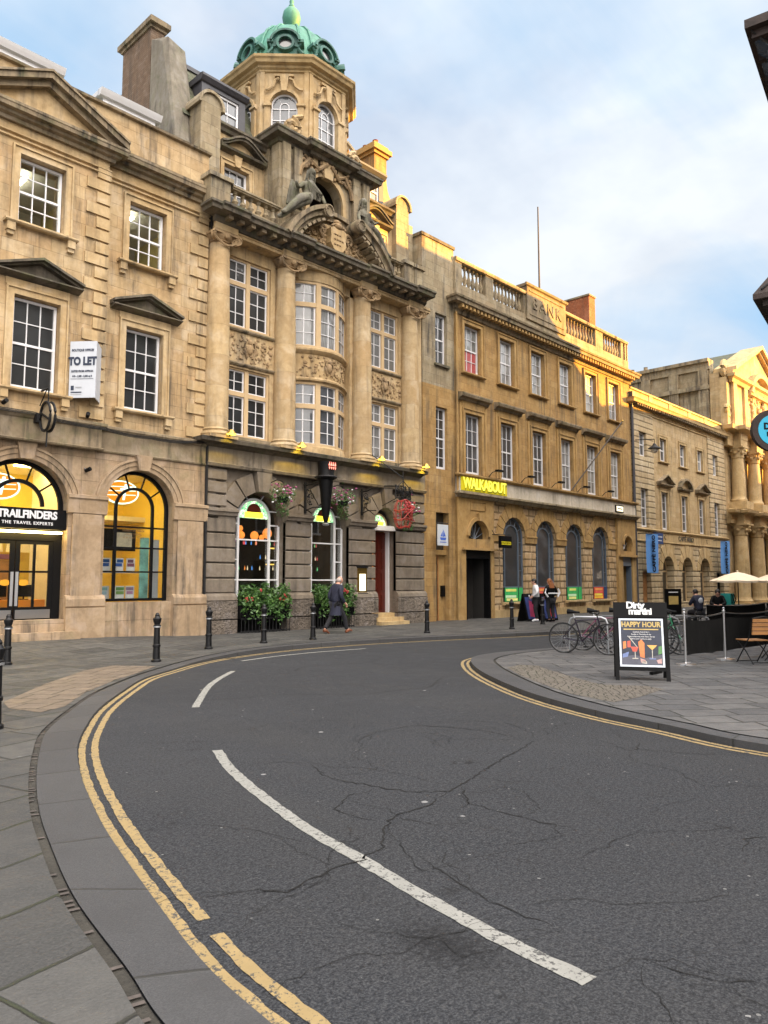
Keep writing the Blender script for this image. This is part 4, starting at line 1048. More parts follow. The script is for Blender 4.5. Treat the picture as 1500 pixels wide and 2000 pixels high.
# --- upper wall with windows
mb = MB()
for (z0, z1, o0, o1) in ((6.02, 8.6, 6.24, 8.44), (9.55, 12.5, 9.76, 12.04)):
    wall_strip(mb, X0, 15.9, z0, z1, F+.05, F+.5, [(BAYS[0][0], BAYS[0][1], o0, o1, False)])
    wall_strip(mb, 18.95, X1, z0, z1, F+.05, F+.5, [(BAYS[1][0], BAYS[1][1], o0, o1, False)])
for a, b in ((X0, 15.9), (18.95, X1)): mb.box(a, b, F+.05, F+.5, 8.6, 9.55)
mb.box(15.9, 16.1, F+.05, F+.5, 6.02, 12.5); mb.box(18.78, 18.95, F+.05, F+.5, 6.02, 12.5); mb.box(16.1, 18.78, F+.6, F+.9, 6.02, 12.5)
mb.box(15.9, 18.95, F+.05, F+.9, 12.12, 12.5)
mb.build('wall', M['bath_plain'], b2)
def mull(par, x0, x1, z0, z1, zt, y, bend=None, n=2, pane='pane', cw=.075):
    """stone mullioned window with white casements"""
    ms = MB(); w = (x1-x0)
    for i in range(n+1): x = x0+w*i/n; ms.box(x-(cw if 0 < i < n else 0 if i else 0), x+(cw if 0 < i < n else cw if i == 0 else 0), y, y+.2, z0, z1) if i < n else ms.box(x1-cw, x1, y, y+.2, z0, z1)
    ms.box(x0+cw, x1-cw, y+.01, y+.19, zt-.07, zt+.07); ms.box(x0+cw, x1-cw, y+.01, y+.19, z1-.06, z1); ms.box(x0+cw, x1-cw, y+.01, y+.19, z0, z0+.07)
    o = ms.build('window', M['cream'], par) if bend is None else None
    fr = MB(); pn = MB()
    for i in range(n):
        a = x0+w*i/n+cw; b = x0+w*(i+1)/n-cw
        for (c, d, rr) in ((z0+.07, zt-.07, 3), (zt+.07, z1-.06, 2)):
            t_ = .045
            fr.box(a, a+t_, y+.06, y+.12, c, d); fr.box(b-t_, b, y+.06, y+.12, c, d); fr.box(a+t_, b-t_, y+.06, y+.12, c, c+t_); fr.box(a+t_, b-t_, y+.06, y+.12, d-t_, d)
            xm = (a+b)/2; fr.box(xm-.014, xm+.014, y+.07, y+.11, c+t_, d-t_)
            for j in range(1, rr): z = c+(d-c)*j/rr; fr.box(a+t_, b-t_, y+.072, y+.108, z-.012, z+.012)
            pn.box(a+.01, b-.01, y+.09, y+.10, c+.01, d-.01)
    return ms, fr, pn, o
for bi, (a, b) in enumerate(BAYS):
    for (z0, z1, zt) in ((6.24, 8.44, 7.62), (9.76, 12.04, 11.22)):
        ms, fr, pn, o = mull(b2, a, b, z0, z1, zt, F+.12)
        fr.build('casement', M['white'], o); pn.build('pane', M['pane' if bi == 0 else 'curtain'], o)
mb = MB()
for a, b in BAYS:
    mb.mark()
    for z in (9.60, 8.50): mb.mould(a-.05, b+.12, F+.05, [(0, z), (.05, z+.01), (.09, z+.06), (.09, z+.10), (0, z+.13)])
    mb.mould(a-.05, b+.12, F+.05, [(0, 6.1), (.06, 6.12), (.06, 6.22), (0, 6.24)])
mb.build('sill_moulding', M['crust'], b2)
for i, (a, b) in enumerate(BAYS): relief(a+.02, b+.05, 8.68, 9.52, F+.03, 5+i).build('carved_panel', M['relief'], b2, smooth=True)
# --- bowed centre bay
BC, BH, BS = 17.44, 1.34, .62
bend = lambda x: BS*max(0., 1-((x-BC)/BH)**2)
def bent(m, sub=0):
    for i in range(len(m.v)): x, y, z = m.v[i]; m.v[i] = (x, y-bend(x), z)
    return m
def bowbox(m, x0, x1, y0, y1, z0, z1, n=14):
    for i in range(n): a = x0+(x1-x0)*i/n; b = x0+(x1-x0)*(i+1)/n; m.box(a, b, y0, y1, z0, z1)
def bowmould(m, prof, yf, n=20):
    k = len(prof); vs = []
    for i in range(n+1):
        x = BC-BH+2*BH*i/n; vs += [(x, yf-bend(x)-o, z) for o, z in prof]
    m.add(vs, [(i*k+j, (i+1)*k+j, (i+1)*k+j+1, i*k+j+1) for i in range(n) for j in range(k-1)])
for (z0, z1, zt) in ((6.30, 8.50, 7.66), (9.72, 12.06, 11.24)):
    ms, fr, pn = MB(), MB(), MB(); n = 3; y = F+.3
    for i in range(n):
        a = BC-BH+2*BH*i/n; b = BC-BH+2*BH*(i+1)/n; cw = .085
        bowbox(ms, a, a+cw, y, y+.2, z0, z1, 1); bowbox(ms, b-cw, b, y, y+.2, z0, z1, 1)
        for q0, q1 in ((z0, z0+.08), (zt-.08, zt+.08), (z1-.08, z1)): bowbox(ms, a+cw, b-cw, y+.01, y+.19, q0, q1, 6)
        a += cw; b -= cw; t_ = .045
        for (c, d, rr) in ((z0+.08, zt-.08, 3), (zt+.08, z1-.08, 2)):
            bowbox(fr, a, a+t_, y+.06, y+.12, c, d, 1); bowbox(fr, b-t_, b, y+.06, y+.12, c, d, 1); xm = (a+b)/2; bowbox(fr, xm-.014, xm+.014, y+.07, y+.11, c, d, 1)
            for j in range(rr+1): z = c+(d-c)*j/rr; h = .022 if j in (0, rr) else .012; bowbox(fr, a+t_, b-t_, y+.062, y+.118, max(c, z-h), min(d, z+h), 6)
            bowbox(pn, a+.01, b-.01, y+.09, y+.10, c, d, 6)
    o = bent(ms).build('window', M['cream'], b2); bent(fr).build('casement', M['white'], o); bent(pn).build('pane', M['pane2' if z0 < 7 else 'curtain'], o)
mb = MB()
bowmould(mb, [(0, 8.5), (.06, 8.52), (.06, 8.64), (-.02, 8.66), (-.02, 9.48), (.02, 9.5), (.06, 9.54), (.12, 9.60), (.12, 9.66), (0, 9.72)], F+.3)
bowmould(mb, [(0, 8.52), (.11, 8.54), (.12, 8.6), (.04, 8.66)], F+.3); bowmould(mb, [(0, 5.95), (.05, 6.0), (.05, 6.24), (0, 6.3)], F+.3)
bowmould(mb, [(0, 12.06), (.03, 12.08), (.05, 12.2), (.05, 12.5)], F+.3)
mb.build('bow_spandrel', M['bath_plain'], b2, smooth=True)
relief(BC-1.25, BC+1.25, 8.70, 9.46, F+.3, 11, bend).build('carved_panel', M['relief'], b2, smooth=True)
# --- columns
def volute_cap(m, x, y, z, r_):
    m.lathe([(r_*.9, -.1), (r_*1.12, -.05), (r_*.95, .0), (r_*1.25, .1), (r_*1.3, .16)], (x, y, z), 16)
    for sx_ in (-1, 1):
        for sy_ in (-1, 1):
            c = (x+sx_*r_*1.22, y+sy_*r_*.95, z+.06)
            o = len(m.v); m.lathe([(.001, -.05), (.15, -.05), (.15, .05), (.001, .05)], (0, 0, 0), 12)
            m.xf(Matrix.Translation(c) @ Matrix.Rotation(sx_*sy_*R(35), 4, 'Z') @ Matrix.Rotation(PI/2, 4, 'X'), o)
            o = len(m.v); m.tube(scroll(0, 0, .16, 1.4, PI/2, -sx_), .028, 5); m.xf(Matrix.Translation((c[0], c[1]-.06, c[2])) @ Matrix.Rotation(sx_*sy_*R(35), 4, 'Z'), o)
        m.tube([(x+sx_*r_*1.2, y-r_*1.05, z+.02), (x+sx_*r_*.6, y-r_*1.15, z-.13), (x, y-r_*1.15, z-.18)], .035, 5)
    m.ball((x, y-r_*1.2, z+.1), .09, 7, 5)
    m.box(x-r_*1.35, x+r_*1.35, y-r_*1.25, y+r_*1.2, z+.16, z+.24)
cols_ = []
mb = MB(); r_ = .37; x = y = 0
for k_, cx in enumerate(COLX):
    cc_ = MB(); cy = F-.12
    cc_.lathe([(.47, 0), (.50, .05), (.47, .12), (.40, .15), (.43, .2), (.38, .25), (.372, .4), (.372, 2.0), (.36, 3.6), (.335, 5.0), (.315, 6.05)], (cx, cy, 6.06), 28)
    c = cc_.build('column', M['col'], b2, smooth=True)
    cap = MB(); volute_cap(cap, cx, cy, 12.18, .33); cap.build('capital', M['relief'], c, smooth=True)
    MB().box(cx-.5, cx+.5, cy-.48, cy+.2, 5.98, 6.06).build('plinth', M['bath_plain'], c)
# --- entablature
mb = MB(); XC = 22.38
mb.box(X0, X1, F-.42, F+.5, 12.44, 12.66)
for cx in COLX: mb.box(cx-.42, cx+.42, F-.52, F-.42, 12.44, 12.66)
mb.mould(X0, X1, F-.42, [(0, 12.53), (.03, 12.54), (.03, 12.57), (0, 12.58)]); mb.build('frieze', M['bath_plain'], b2)
mb = MB()
mb.mould(X0-.02, XC, F-.42, [(0, 12.60), (.06, 12.62), (.10, 12.69), (.12, 12.80), (.52, 12.83), (.54, 12.93), (.60, 12.97), (.60, 13.04), (0, 13.11)], 1, 0)
for cx in (COLX[0], COLX[1], COLX[2], COLX[3]): mb.mould(cx-.5, cx+.5, F-.50, [(0, 12.62), (.1, 12.70), (.12, 12.80), (.54, 12.825), (.56, 12.93), (.62, 12.975), (.62, 13.05), (0, 13.12)], 0, 0)
mb.box(X0, XC, F-.42, F+.8, 12.64, 13.09)
mb.build('cornice', M['crust_dark'], b2)
mb = MB()
x = X0+.12
while x < XC-.2: mb.box(x, x+.16, F-.84, F-.5, 12.71, 12.82); x += .42
mb.build('modillions', M['crust'], b2)
# --- balustrade
mb = MB(); mb2 = MB(); mb.mark()
mb.box(12.3, 15.0, F-.6, F-.25, 13.1, 13.34); mb.mark(); mb.box(20.0, 22.2, F-.6, F-.25, 13.1, 13.34)
for (a, b, n) in ((13.15, 14.95, 6), (20.0, 21.05, 4)):
    mb2.mark(); baluster_run(mb2, a, b, F-.43, 13.34, 13.86, n, .11); mb.mark(); mb.box(a-.05, b+.05, F-.58, F-.28, 13.86, 13.99)
    mb.mould(a-.05, b+.05, F-.58, [(0, 13.89), (.04, 13.91), (.04, 13.95), (0, 13.98)])
for a, b in ((12.28, 13.0), (21.05, 21.45), (21.65, 22.15)): mb.mark(); mb.box(a, b, F-.62, F-.22, 13.08, 13.95); mb.box(a-.07, b+.07, F-.7, F-.15, 13.95, 14.08)
mb.box(21.45, 21.65, F-.58, F-.25, 13.3, 13.95)
mb.build('parapet', M['grey'], b2); mb2.build('baluster', M['grey'], b2, smooth=True)
# --- broken segmental pediment
PC, PZ, PR = 17.5, 11.79, 2.83
mb = MB()
def arc(m, a0, a1, y0, y1, steps):
    for (r0, r1, dy) in steps: m.ring(PC, PZ, r0, r1, y0-dy, y1, R(a0), R(a1), 22)
st = ((PR-.42, PR-.30, -.12), (PR-.30, PR-.12, .0), (PR-.12, PR+.02, .12))
arc(mb, 26, 73, F-.95, F+.1, st); arc(mb, 107, 154, F-.95, F+.1, st); arc(mb, 65, 115, F-.5, F+.1, st)
for a in range(30, 71, 6):
    for s_ in (a, 180-a):
        o = len(mb.v); mb.box(-.08, .08, F-1.0, F-.5, PR-.50, PR-.41); mb.xf(Matrix.Translation((PC, 0, PZ)) @ Matrix.Rotation(-R(s_-90), 4, 'Y'), o)
for a, sg in ((73, 1), (107, -1)):
    c = (PC+(PR-.2)*math.cos(R(a)), F-.95, PZ+(PR-.2)*math.sin(R(a)))
    o = len(mb.v); mb.lathe([(.001, -.1), (.24, -.1), (.24, .85), (.001, .85)], (0, 0, 0), 16); mb.xf(Matrix.Translation(c) @ Matrix.Rotation(-PI/2, 4, 'X'), o)
    mb.tube([(c[0]+.17*math.cos(q*PI/8), F-1.08, c[2]+.20*math.sin(q*PI/8)) for q in range(16)], .03, 5, True)
mb.build('curved_pediment', M['crust'], b2, smooth=True)
mb = MB(); pts = [(PC+(PR-.4)*math.cos(PI*k/24), PZ+(PR-.4)*math.sin(PI*k/24)) for k in range(5, 20)]
mb.prism([(PC+2.1, 13.06)]+pts+[(PC-2.1, 13.06)], F-.42, F+.1); mb.build('tympanum', M['bath_plain'], b2)
# shield with crest and scrollwork
rl_ = MB()
def shield(m, cx, cz, w, h, y0, y1):
    pr = [(-.5, .42), (-.32, .5), (0, .44), (.32, .5), (.5, .42), (.46, .1), (.5, -.15), (.3, -.38), (0, -.5), (-.3, -.38), (-.5, -.15), (-.46, .1)]
    m.prism([(cx+a*w, cz+b*h) for a, b in pr], y0, y1)
shield(rl_, PC-.02, 13.60, .74, .90, F-.72, F-.42); rl_.build('shield', M['bath_plain'], b2)
rl_ = MB()
for sg in (-1, 1):
    rl_.tube(scroll(PC+sg*.58, 13.88, .22, 1.3, R(-60), sg), [.06]*14+[.04]*13, 6, ); rl_.tube(scroll(PC+sg*.58, 13.34, .18, 1.3, R(60), -sg), .05, 6)
    rl_.tube([(PC+sg*.5, F, 13.2), (PC+sg*.62, F, 13.6), (PC+sg*.48, F, 14.0)], .06, 6)
for i in range(len(rl_.v)): x, y, z = rl_.v[i]; rl_.v[i] = (x, F-.55+(y-F if y > 5 else y)*.6, z)
o = len(rl_.v)
rl_.ball((PC+.0, F-.62, 14.14), .19, 10, 6, (1.3, .8, .7)); rl_.ball((PC+.0, F-.62, 14.30), .12, 8, 5, (1.5, .8, .7))
for q in range(9): rl_.ball((PC-.3+.075*q, F-.70, 14.08+.12*math.sin(q*PI/8)), .05, 6, 4)
for k_, (zz, n_) in enumerate(((13.80, 3), (13.62, 4), (13.44, 3))):
    for q in range(n_): rl_.ball((PC-.19+.12*q, F-.73, zz), .045, 6, 4, (1.2, .6, .8))
for sg in (-1, 1):
    for (a, rr, s_) in ((1.05, .22, .28), (1.55, .2, .24), (.95, .8, .26), (1.3, .62, .2)):
        zz = 13.2+rr*.72-.05
        rl_.tube([(p[0], F-.47, p[2]) for p in scroll(PC+sg*a, zz+.05, s_*.8, 1.5, rng.random()*6, sg)], [.045*(1-.5*i/26) for i in range(27)], 5)
    for q in range(46):
        a = rng.uniform(.55, 2.0); zz = rng.uniform(13.1, max(13.12, PZ+math.sqrt(max(.01, (PR-.5)**2-a*a))))
        if zz > 13.1: rl_.ball((PC+sg*a, F-.45, zz), .04+.035*rng.random(), 5, 4, (1.3, .8, 1))
rl_.build('pediment_carving', M['relief'], b2, smooth=True)
# --- gabled block with the dark niche
mb = MB(); BX0, BX1 = 15.38, 19.56
wall_strip(mb, BX0, BX1, 13.06, 16.62, F-.08, F+.3, [(16.6, 18.2, 13.5, 16.08, True)])
mb.box(BX0, BX0+.4, F+.3, F+1.9, 13.06, 16.62); mb.box(BX1-.4, BX1, F+.3, F+1.9, 13.06, 16.62)
for a, b in ((BX0, BX0+.34), (BX0+.5, BX0+.86), (BX1-.34, BX1), (BX1-.86, BX1-.5)): mb.box(a+.002, b, F-.2, F-.08, 13.06, 16.6)
mb.box(BX0-.1, BX0, F-.1, F+.3, 13.06, 16.6)
mb.box(BX0-.1, BX0, F+.5, F+.85, 13.06, 16.6)
mb.box(BX0+.4, BX1-.4, F+.75, F+2.1, 16.3, 16.6)
mb.build('attic_block', M['grey'], b2)
MB().box(16.3, 18.5, F+1.5, F+1.55, 13.1, 16.4).box(16.3, 16.5, F+.31, F+1.5, 13.1, 16.3).box(18.28, 18.5, F+.31, F+1.5, 13.1, 16.3).box(16.5, 18.28, F+.31, F+1.5, 16.12, 16.28).build('niche_shade_lining', M['int_dark'], b2)  # black lining added so the niche reads as deep shade
mb = MB(); mb.ring(17.4, 15.28, .80, .98, F-.17, F-.08, 0, PI, 18); mb.box(16.42, 16.6, F-.17, F-.08, 13.6, 15.28); mb.box(18.2, 18.38, F-.17, F-.08, 13.6, 15.28)
mb.prism([(17.22, 16.0), (17.58, 16.0), (17.7, 16.6), (17.1, 16.6)], F-.28, F-.08); mb.build('niche_surround', M['bath_plain'], b2)
rl_ = MB()
for sg in (-1, 1):
    rl_.tube([(p[0], F-.16, p[2]) for p in scroll(17.4+sg*1.05, 16.28, .24, 1.3, PI/2, sg)], .05, 6)
    rl_.tube([(17.4+sg*.1, F-.3, 16.5), (17.4+sg*.45, F-.25, 16.2), (17.4+sg*.85, F-.2, 16.42), (17.4+sg*1.2, F-.18, 16.0), (17.4+sg*1.25, F-.15, 15.7)], .08, 6)
for q in range(34): rl_.ball((17.4+rng.uniform(-1.1, 1.1), F-.2, 16.2+rng.uniform(-.15, .35)), .07, 6, 4)
rl_.build('festoon', M['relief'], b2, smooth=True)
mb = MB(); pr = [(0, 16.55), (.08, 16.58), (.12, 16.68), (.34, 16.72), (.36, 16.84), (.40, 16.88), (.40, 16.94), (0, 17.0)]
mb.mould(BX0-.08, BX1+.08, F-.08, pr, 1, 1); mb.mould_y(F-.05, F+2.0, BX0-.08, pr, -1); mb.mould_y(F-.05, F+2.0, BX1+.08, pr, 1); mb.box(BX0, BX1, F-.05, F+2.0, 16.6, 16.98)
mb.mould(16.6, 18.3, F-.26, pr, 1, 1)
mb.build('block_cornice', M['crust_dark'], b2)
# --- attic storey behind the balustrade
YA = F+.7
mb = MB()
for a, b, c in ((12.95, BX0, 14.12), (BX1, 22.25, 20.75)):
    wall_strip(mb, a, b, 13.06, 16.5, YA, YA+.5, [(c-.5, c+.5, 13.75, 15.42, False)])
mb.build('attic_wall', M['bath_plain'], b2)
mb = MB()
mb.mould(12.9, 22.3, YA, [(0, 16.42), (.1, 16.45), (.14, 16.55), (.22, 16.6), (.22, 16.68), (0, 16.74)])
for c in (14.3, 20.65):
    n = 16
    for (o0, o1, dd) in ((0, .08, .24), (.08, .15, .3)):
        for k in range(n):
            t0 = -1+2*k/n; t1 = -1+2*(k+1)/n; f_ = lambda t: 15.92+.42*math.cos(t*PI/2)**1.6
            mb.prism([(c+t0*.92, f_(t0)+o0), (c+t1*.92, f_(t1)+o0), (c+t1*.92, f_(t1)+o1), (c+t0*.92, f_(t0)+o1)], YA-dd, YA+.02)
    mb.mould(c-.92, c+.92, YA, [(0, 15.80), (.1, 15.82), (.22, 15.86), (.25, 15.93), (0, 15.95)])
mb.build('attic_cornice', M['crust_dark'], b2)
mb = MB()
for c in (14.12, 20.75): mb.mark(); surround(mb, c-.5, c+.5, 13.75, 15.42, YA, .16, .08); mb.prism([(c-.1, 15.42), (c+.1, 15.42), (c+.16, 15.8), (c-.16, 15.8)], YA-.12, YA)
mb.build('attic_window_surround', M['bath_plain'], b2)
for c in (14.12, 20.75): sash(b2, c-.5, c+.5, 13.77, 15.4, YA+.14, 3, 4, 'white', 'pane')
mb = MB()
for a, b in ((12.56, 12.95), (21.75, 22.5)):
    mb.mark()
    if a < 13: b = 13.3
    cx = (a+b)/2; hw_ = (b-a)/2
    mb.box(a, b, F+.45, F+1.4, 13.06, 16.95)
    mb.ring(cx, 16.95, .001, hw_+.03, F+.45, F+1.4, 0, PI, 12); mb.ring(cx, 16.95, hw_+.03, hw_+.12, F+.36, F+1.4, -.1, PI+.1, 12)
mb.build('end_pier', M['grey'], b2)
# --- mansard roof with black dormers
mb = MB()
mb.add([(12.3, YA+.35, 16.7), (BX0+.5, YA+.35, 16.7), (BX0+.5, YA+1.7, 19.3), (12.3, YA+1.7, 19.3), (BX0+.5, YA+6, 19.3), (12.3, YA+6, 19.3)], [(0,1,2,3), (3,2,4,5)])
mb.add([(BX1-.5, YA+.35, 16.7), (22.4, YA+.35, 16.7), (22.4, YA+1.7, 19.3), (BX1-.5, YA+1.7, 19.3), (22.4, YA+6, 19.3), (BX1-.5, YA+6, 19.3)], [(0,1,2,3), (3,2,4,5)])
mb.build('roof', M['slate'], b2)
MB().box(12.3, BX0+.5, YA+1.62, YA+1.8, 19.27, 19.42).build('roof_ridge', M['lead'], b2)
for c in (13.95, 20.95):
    mb = MB(); y = YA+.55
    mb.box(c-.88, c-.62, y, y+1.4, 16.95, 18.3); mb.box(c+.62, c+.88, y, y+1.4, 16.95, 18.3); mb.box(c-.62, c+.62, y, y+1.4, 18.15, 18.3); mb.box(c-.62, c+.62, y+.12, y+1.4, 16.95, 17.1)
    mb.mould(c-.95, c+.95, y, [(0, 18.28), (.06, 18.3), (.16, 18.42), (.16, 18.5), (0, 18.54)], 0, 0); mb.box(c-.95, c+.95, y, y+1.5, 18.3, 18.52)
    o = mb.build('dormer', M['lead'], b2)
    sash(o, c-.62, c+.62, 17.1, 18.15, y+.05, 3, 2, 'white', 'pane2')
# --- octagonal tower
TX, TY, TA = 17.45, 21.5, 2.08
mb = MB(); mc = MB(); mt = MB(); SH = 2*TA*math.tan(PI/8)
tw = []
for k in range(8):
    an = k*PI/4; Mx = Matrix.Translation((TX, TY, 0)) @ Matrix.Rotation(an, 4, 'Z')
    o = len(mb.v); hw_ = SH/2
    win = k in (0, 1, 7, 6, 2)
    # local frame: face at y=-TA
    if win: wall_strip(mb, -hw_, hw_, 16.3, 19.8, -TA, -TA+.3, [(-.48, .48, 16.8, 18.95, True)])
    else: mb.box(-hw_, hw_, -TA, -TA+.3, 16.3, 19.8)
    mb.box(-hw_, -hw_+.16, -TA-.05, -TA, 16.3, 19.8); mb.box(hw_-.16, hw_, -TA-.05, -TA, 16.3, 19.8)
    mb.xf(Mx, o)
    if win:
        o = len(mt.v)
        mt.ring(0, 18.47, .50, .60, -TA-.08, -TA, 0, PI, 14)
        for sg in (-1, 1):
            mt.box(sg*.48, sg*.70, -TA-.1, -TA, 16.3, 18.4); mt.mould(sg*.60-.16, sg*.60+.16, -TA, [(.1, 18.35), (.16, 18.38), (.16, 18.46), (.1, 18.5), (0, 18.5)])
            mt.tube([(sg*.66, -TA-.08, 19.0), (sg*.56, -TA-.1, 19.0), (sg*.40, -TA-.1, 19.12), (sg*.32, -TA-.1, 19.35), (sg*.18, -TA-.1, 19.42)], .05, 5)
        mt.prism([(-.1, 18.95), (.1, 18.95), (.15, 19.5), (-.15, 19.5)], -TA-.14, -TA); mt.box(-.34, .34, -TA-.12, -TA, 19.5, 19.58)
        mt.xf(Mx, o)
        fr = MB(); fr.ring(0, 18.47, .42, .48, -TA+.1, -TA+.18, 0, PI, 14); fr.box(-.48, -.42, -TA+.1, -TA+.18, 16.8, 18.47); fr.box(.42, .48, -TA+.1, -TA+.18, 16.8, 18.47)
        fr.ring(0, 18.47, .14, .17, -TA+.11, -TA+.17, 0, PI, 10)
        for sg in (-1, 1): fr.box(sg*.155-.014, sg*.155+.014, -TA+.11, -TA+.17, 16.8, 18.47); fr.tube([(sg*.1, -TA+.14, 18.6), (sg*.27, -TA+.14, 18.84)], .013, 4)
        for z in (17.15, 17.55, 17.98, 18.4): fr.box(-.42, .42, -TA+.112, -TA+.168, z-.016, z+.016)
        fr.xf(Mx); wo = fr.build('window', M['white'], b2)
        MB().box(-.47, .47, -TA+.14, -TA+.15, 16.8, 18.94).xf(Mx).build('pane', M['pane2'], wo)
    o = len(mc.v); ta = TA
    def face(pp):
        vs = [(s_*(ta+q)*math.tan(PI/8), -(ta+q), z) for q, z in pp for s_ in (-1, 1)]
        mc.add(vs, [(2*i, 2*i+1, 2*i+3, 2*i+2) for i in range(len(pp)-1)])
    face([(0, 19.68), (.06, 19.70), (.06, 19.76), (.14, 19.80), (.16, 19.87), (.30, 19.90), (.34, 19.99), (.40, 20.04), (.42, 20.12), (.3, 20.15), (-.9, 20.22)])
    mc.xf(Mx, o)
mb.build('tower', M['bath_plain'], b2); mt.build('tower_dressings', M['bath_plain'], b2); mc.build('tower_cornice', M['pale'], b2)
mb = MB()
for sx_, sy_ in ((-1, 0), (1, 0)):
    mb.mark(); x = TX+sx_*1.5
    mb.tube([(p[0], F-.0, p[2]) for p in scroll(x, 17.42, .34, 1.7, PI*.5, sx_)], .09, 6); mb.tube([(x-sx_*.0, F, 17.76), (x-sx_*.42, F, 18.0)], .08, 5)
    mb.ring(x, 17.42, .001, .3, F, F+.15, 0, 2*PI, 16)
mb.build('tower_scroll', M['bath_plain'], b2, smooth=True)
# --- copper dome
dm = MB(); prof = [(1.92, 20.15), (1.91, 20.35), (1.88, 20.7), (1.82, 21.1), (1.70, 21.5), (1.5, 21.9), (1.18, 22.25), (.8, 22.5), (.45, 22.66), (.34, 22.72)]
dm.lathe(prof, (TX, TY, 0), 32, PI/8, 2*PI+PI/8)
do = dm.build('dome', M['copper'], b2, smooth=True)
dm = MB()
for k in range(8):
    a = PI/8+k*PI/4
    for da in (-.13, .13): dm.tube([(TX+(rr+.02)*math.cos(a+da), TY+(rr+.02)*math.sin(a+da), zz) for rr, zz in prof], .05, 5)
dm.build('dome_rib', M['copper'], do, smooth=True)
dm = MB(); dm.lathe([(.42, 22.64), (.42, 22.8), (.28, 22.84), (.22, 23.0), (.26, 23.06), (.33, 23.22), (.36, 23.42), (.32, 23.62), (.2, 23.78), (.1, 23.84), (.12, 23.9), (.07, 24.0), (.09, 24.1), (.04, 24.22), (.01, 24.9)], (TX, TY, 0), 18)
dm.build('finial', M['copper'], do, smooth=True)
for k in range(8):
    an = k*PI/4; Mx = Matrix.Translation((TX, TY, 20.86)) @ Matrix.Rotation(an, 4, 'Z') @ Matrix.Translation((0, -1.86, 0)) @ Matrix.Rotation(R(-8), 4, 'X')
    m2 = MB(); m2.ring(0, 0, .24, .33, -.22, .5, 0, 2*PI, 20); m2.ring(0, .0, .33, .50, -.12, .6, R(-15), R(195), 20); m2.ring(0, 0, .48, .56, -.26, .6, R(8), R(172), 18)
    for sg in (-1, 1):
        m2.box(sg*.44, sg*.66, -.2, .4, .02, .14); m2.tube([(sg*.55, -.1, .02), (sg*.46, -.12, -.22), (sg*.62, -.1, -.42)], .07, 5)
    m2.prism([(-.5, -.6), (.5, -.6), (.44, -.3), (.42, 0), (-.42, 0), (-.44, -.3)], -.05, .5)
    m2.xf(Mx); oc_ = m2.build('oculus', M['copper_d'], do)
    MB().lathe([(.001, 0), (.25, 0), (.25, .03), (.001, .03)], (0, 0, 0), 18).xf(Matrix.Rotation(PI/2, 4, 'X')).xf(Matrix.Translation((0, -.08, 0))).xf(Mx).build('pane', M['pane'], oc_)
# --- chimneys
mb = MB(); mb.box(12.08, 12.58, 22.4, 24.35, 15.0, 20.5); mb.build('chimney_stack', M['brick'], b2)
mb = MB(); mb.box(12.02, 12.64, 22.33, 24.42, 20.5, 20.62); mb.box(11.95, 12.72, 22.2, 24.55, 20.62, 20.80); mb.box(12.02, 12.66, 22.28, 24.48, 20.80, 20.88); mb.build('chimney_cap', M['crust'], b2)
mb = MB()
mb.add([(11.98, 20.3, 14.6), (12.3, 20.1, 14.6), (12.8, 20.35, 14.6), (12.8, 22.2, 14.6), (11.98, 22.2, 14.6), (12.0, 21.5, 19.5), (12.1, 21.3, 19.6), (12.74, 21.3, 19.4), (12.74, 22.2, 19.9), (12.0, 22.2, 19.9)],
       [(0,1,6,5), (1,2,7,6), (2,3,8,7), (3,4,9,8), (4,0,5,9), (5,6,7,8,9)]); mb.build('chimney_buttress', M['render'], b2)
mb = MB(); mb.add([(12.0, 20.6, 15.0), (12.0, 27, 15.0), (12.0, 27, 18.6), (12.0, 25.2, 18.7), (12.0, 24.4, 18.6), (12.3, 20.6, 15.0), (12.3, 27, 15.0), (12.3, 27, 18.6), (12.3, 25.2, 18.7), (12.3, 24.4, 18.6)], [(0,1,2,3,4), (5,6,7,8,9), (0,4,9,5)]); mb.build('party_wall', M['brick'], b2)
def lit_chimney(x0, x1, y0, y1, zt, base):
    m = MB(); m.box(x0, x1, y0, y1, base, zt-.5); o = m.build('chimney_stack', M['ochre'], b2)
    m = MB(); m.box(x0-.08, x1+.08, y0-.08, y1+.08, zt-.5, zt-.36); m.box(x0-.18, x1+.18, y0-.18, y1+.18, zt-.36, zt-.16); m.box(x0-.06, x1+.06, y0-.06, y1+.06, zt-.16, zt)
    m.build('chimney_cap', M['ochre_plain'], b2)
    n = max(1, int((y1-y0)/.6))
    m = MB()
    for i in range(n): m.lathe([(.13, 0), (.11, .3), (.13, .32)], ((x0+x1)/2, y0+(y1-y0)*(i+.5)/n, zt), 10)
    m.build('chimney_pot', M['red_brick'], b2)
lit_chimney(21.95, 22.7, 21.4, 23.2, 20.35, 15.5); lit_chimney(21.6, 22.3, 23.9, 24.7, 21.4, 15.5)
m = MB(); n = 10
for k in range(n):
    z0 = 16.9+2.1*k/n; z1 = 16.9+2.1*(k+1)/n; d0 = .95*(1-k/n)**2; d1 = .95*(1-(k+1)/n)**2
    m.add([(21.95, 21.4-d0, z0), (22.7, 21.4-d0, z0), (22.7, 21.4, z0), (21.95, 21.4, z0), (21.95, 21.4-d1, z1), (22.7, 21.4-d1, z1), (22.7, 21.4, z1), (21.95, 21.4, z1)], [(0,1,5,4), (1,2,6,5), (3,0,4,7)])
m.box(21.95, 22.7, 20.45, 21.4, 14, 16.9); m.build('chimney_buttress', M['ochre_plain'], b2)
MB().box(X0, X1, F+8, F+8.3, -.3, 16).build('rear_wall', M['grey'], b2)
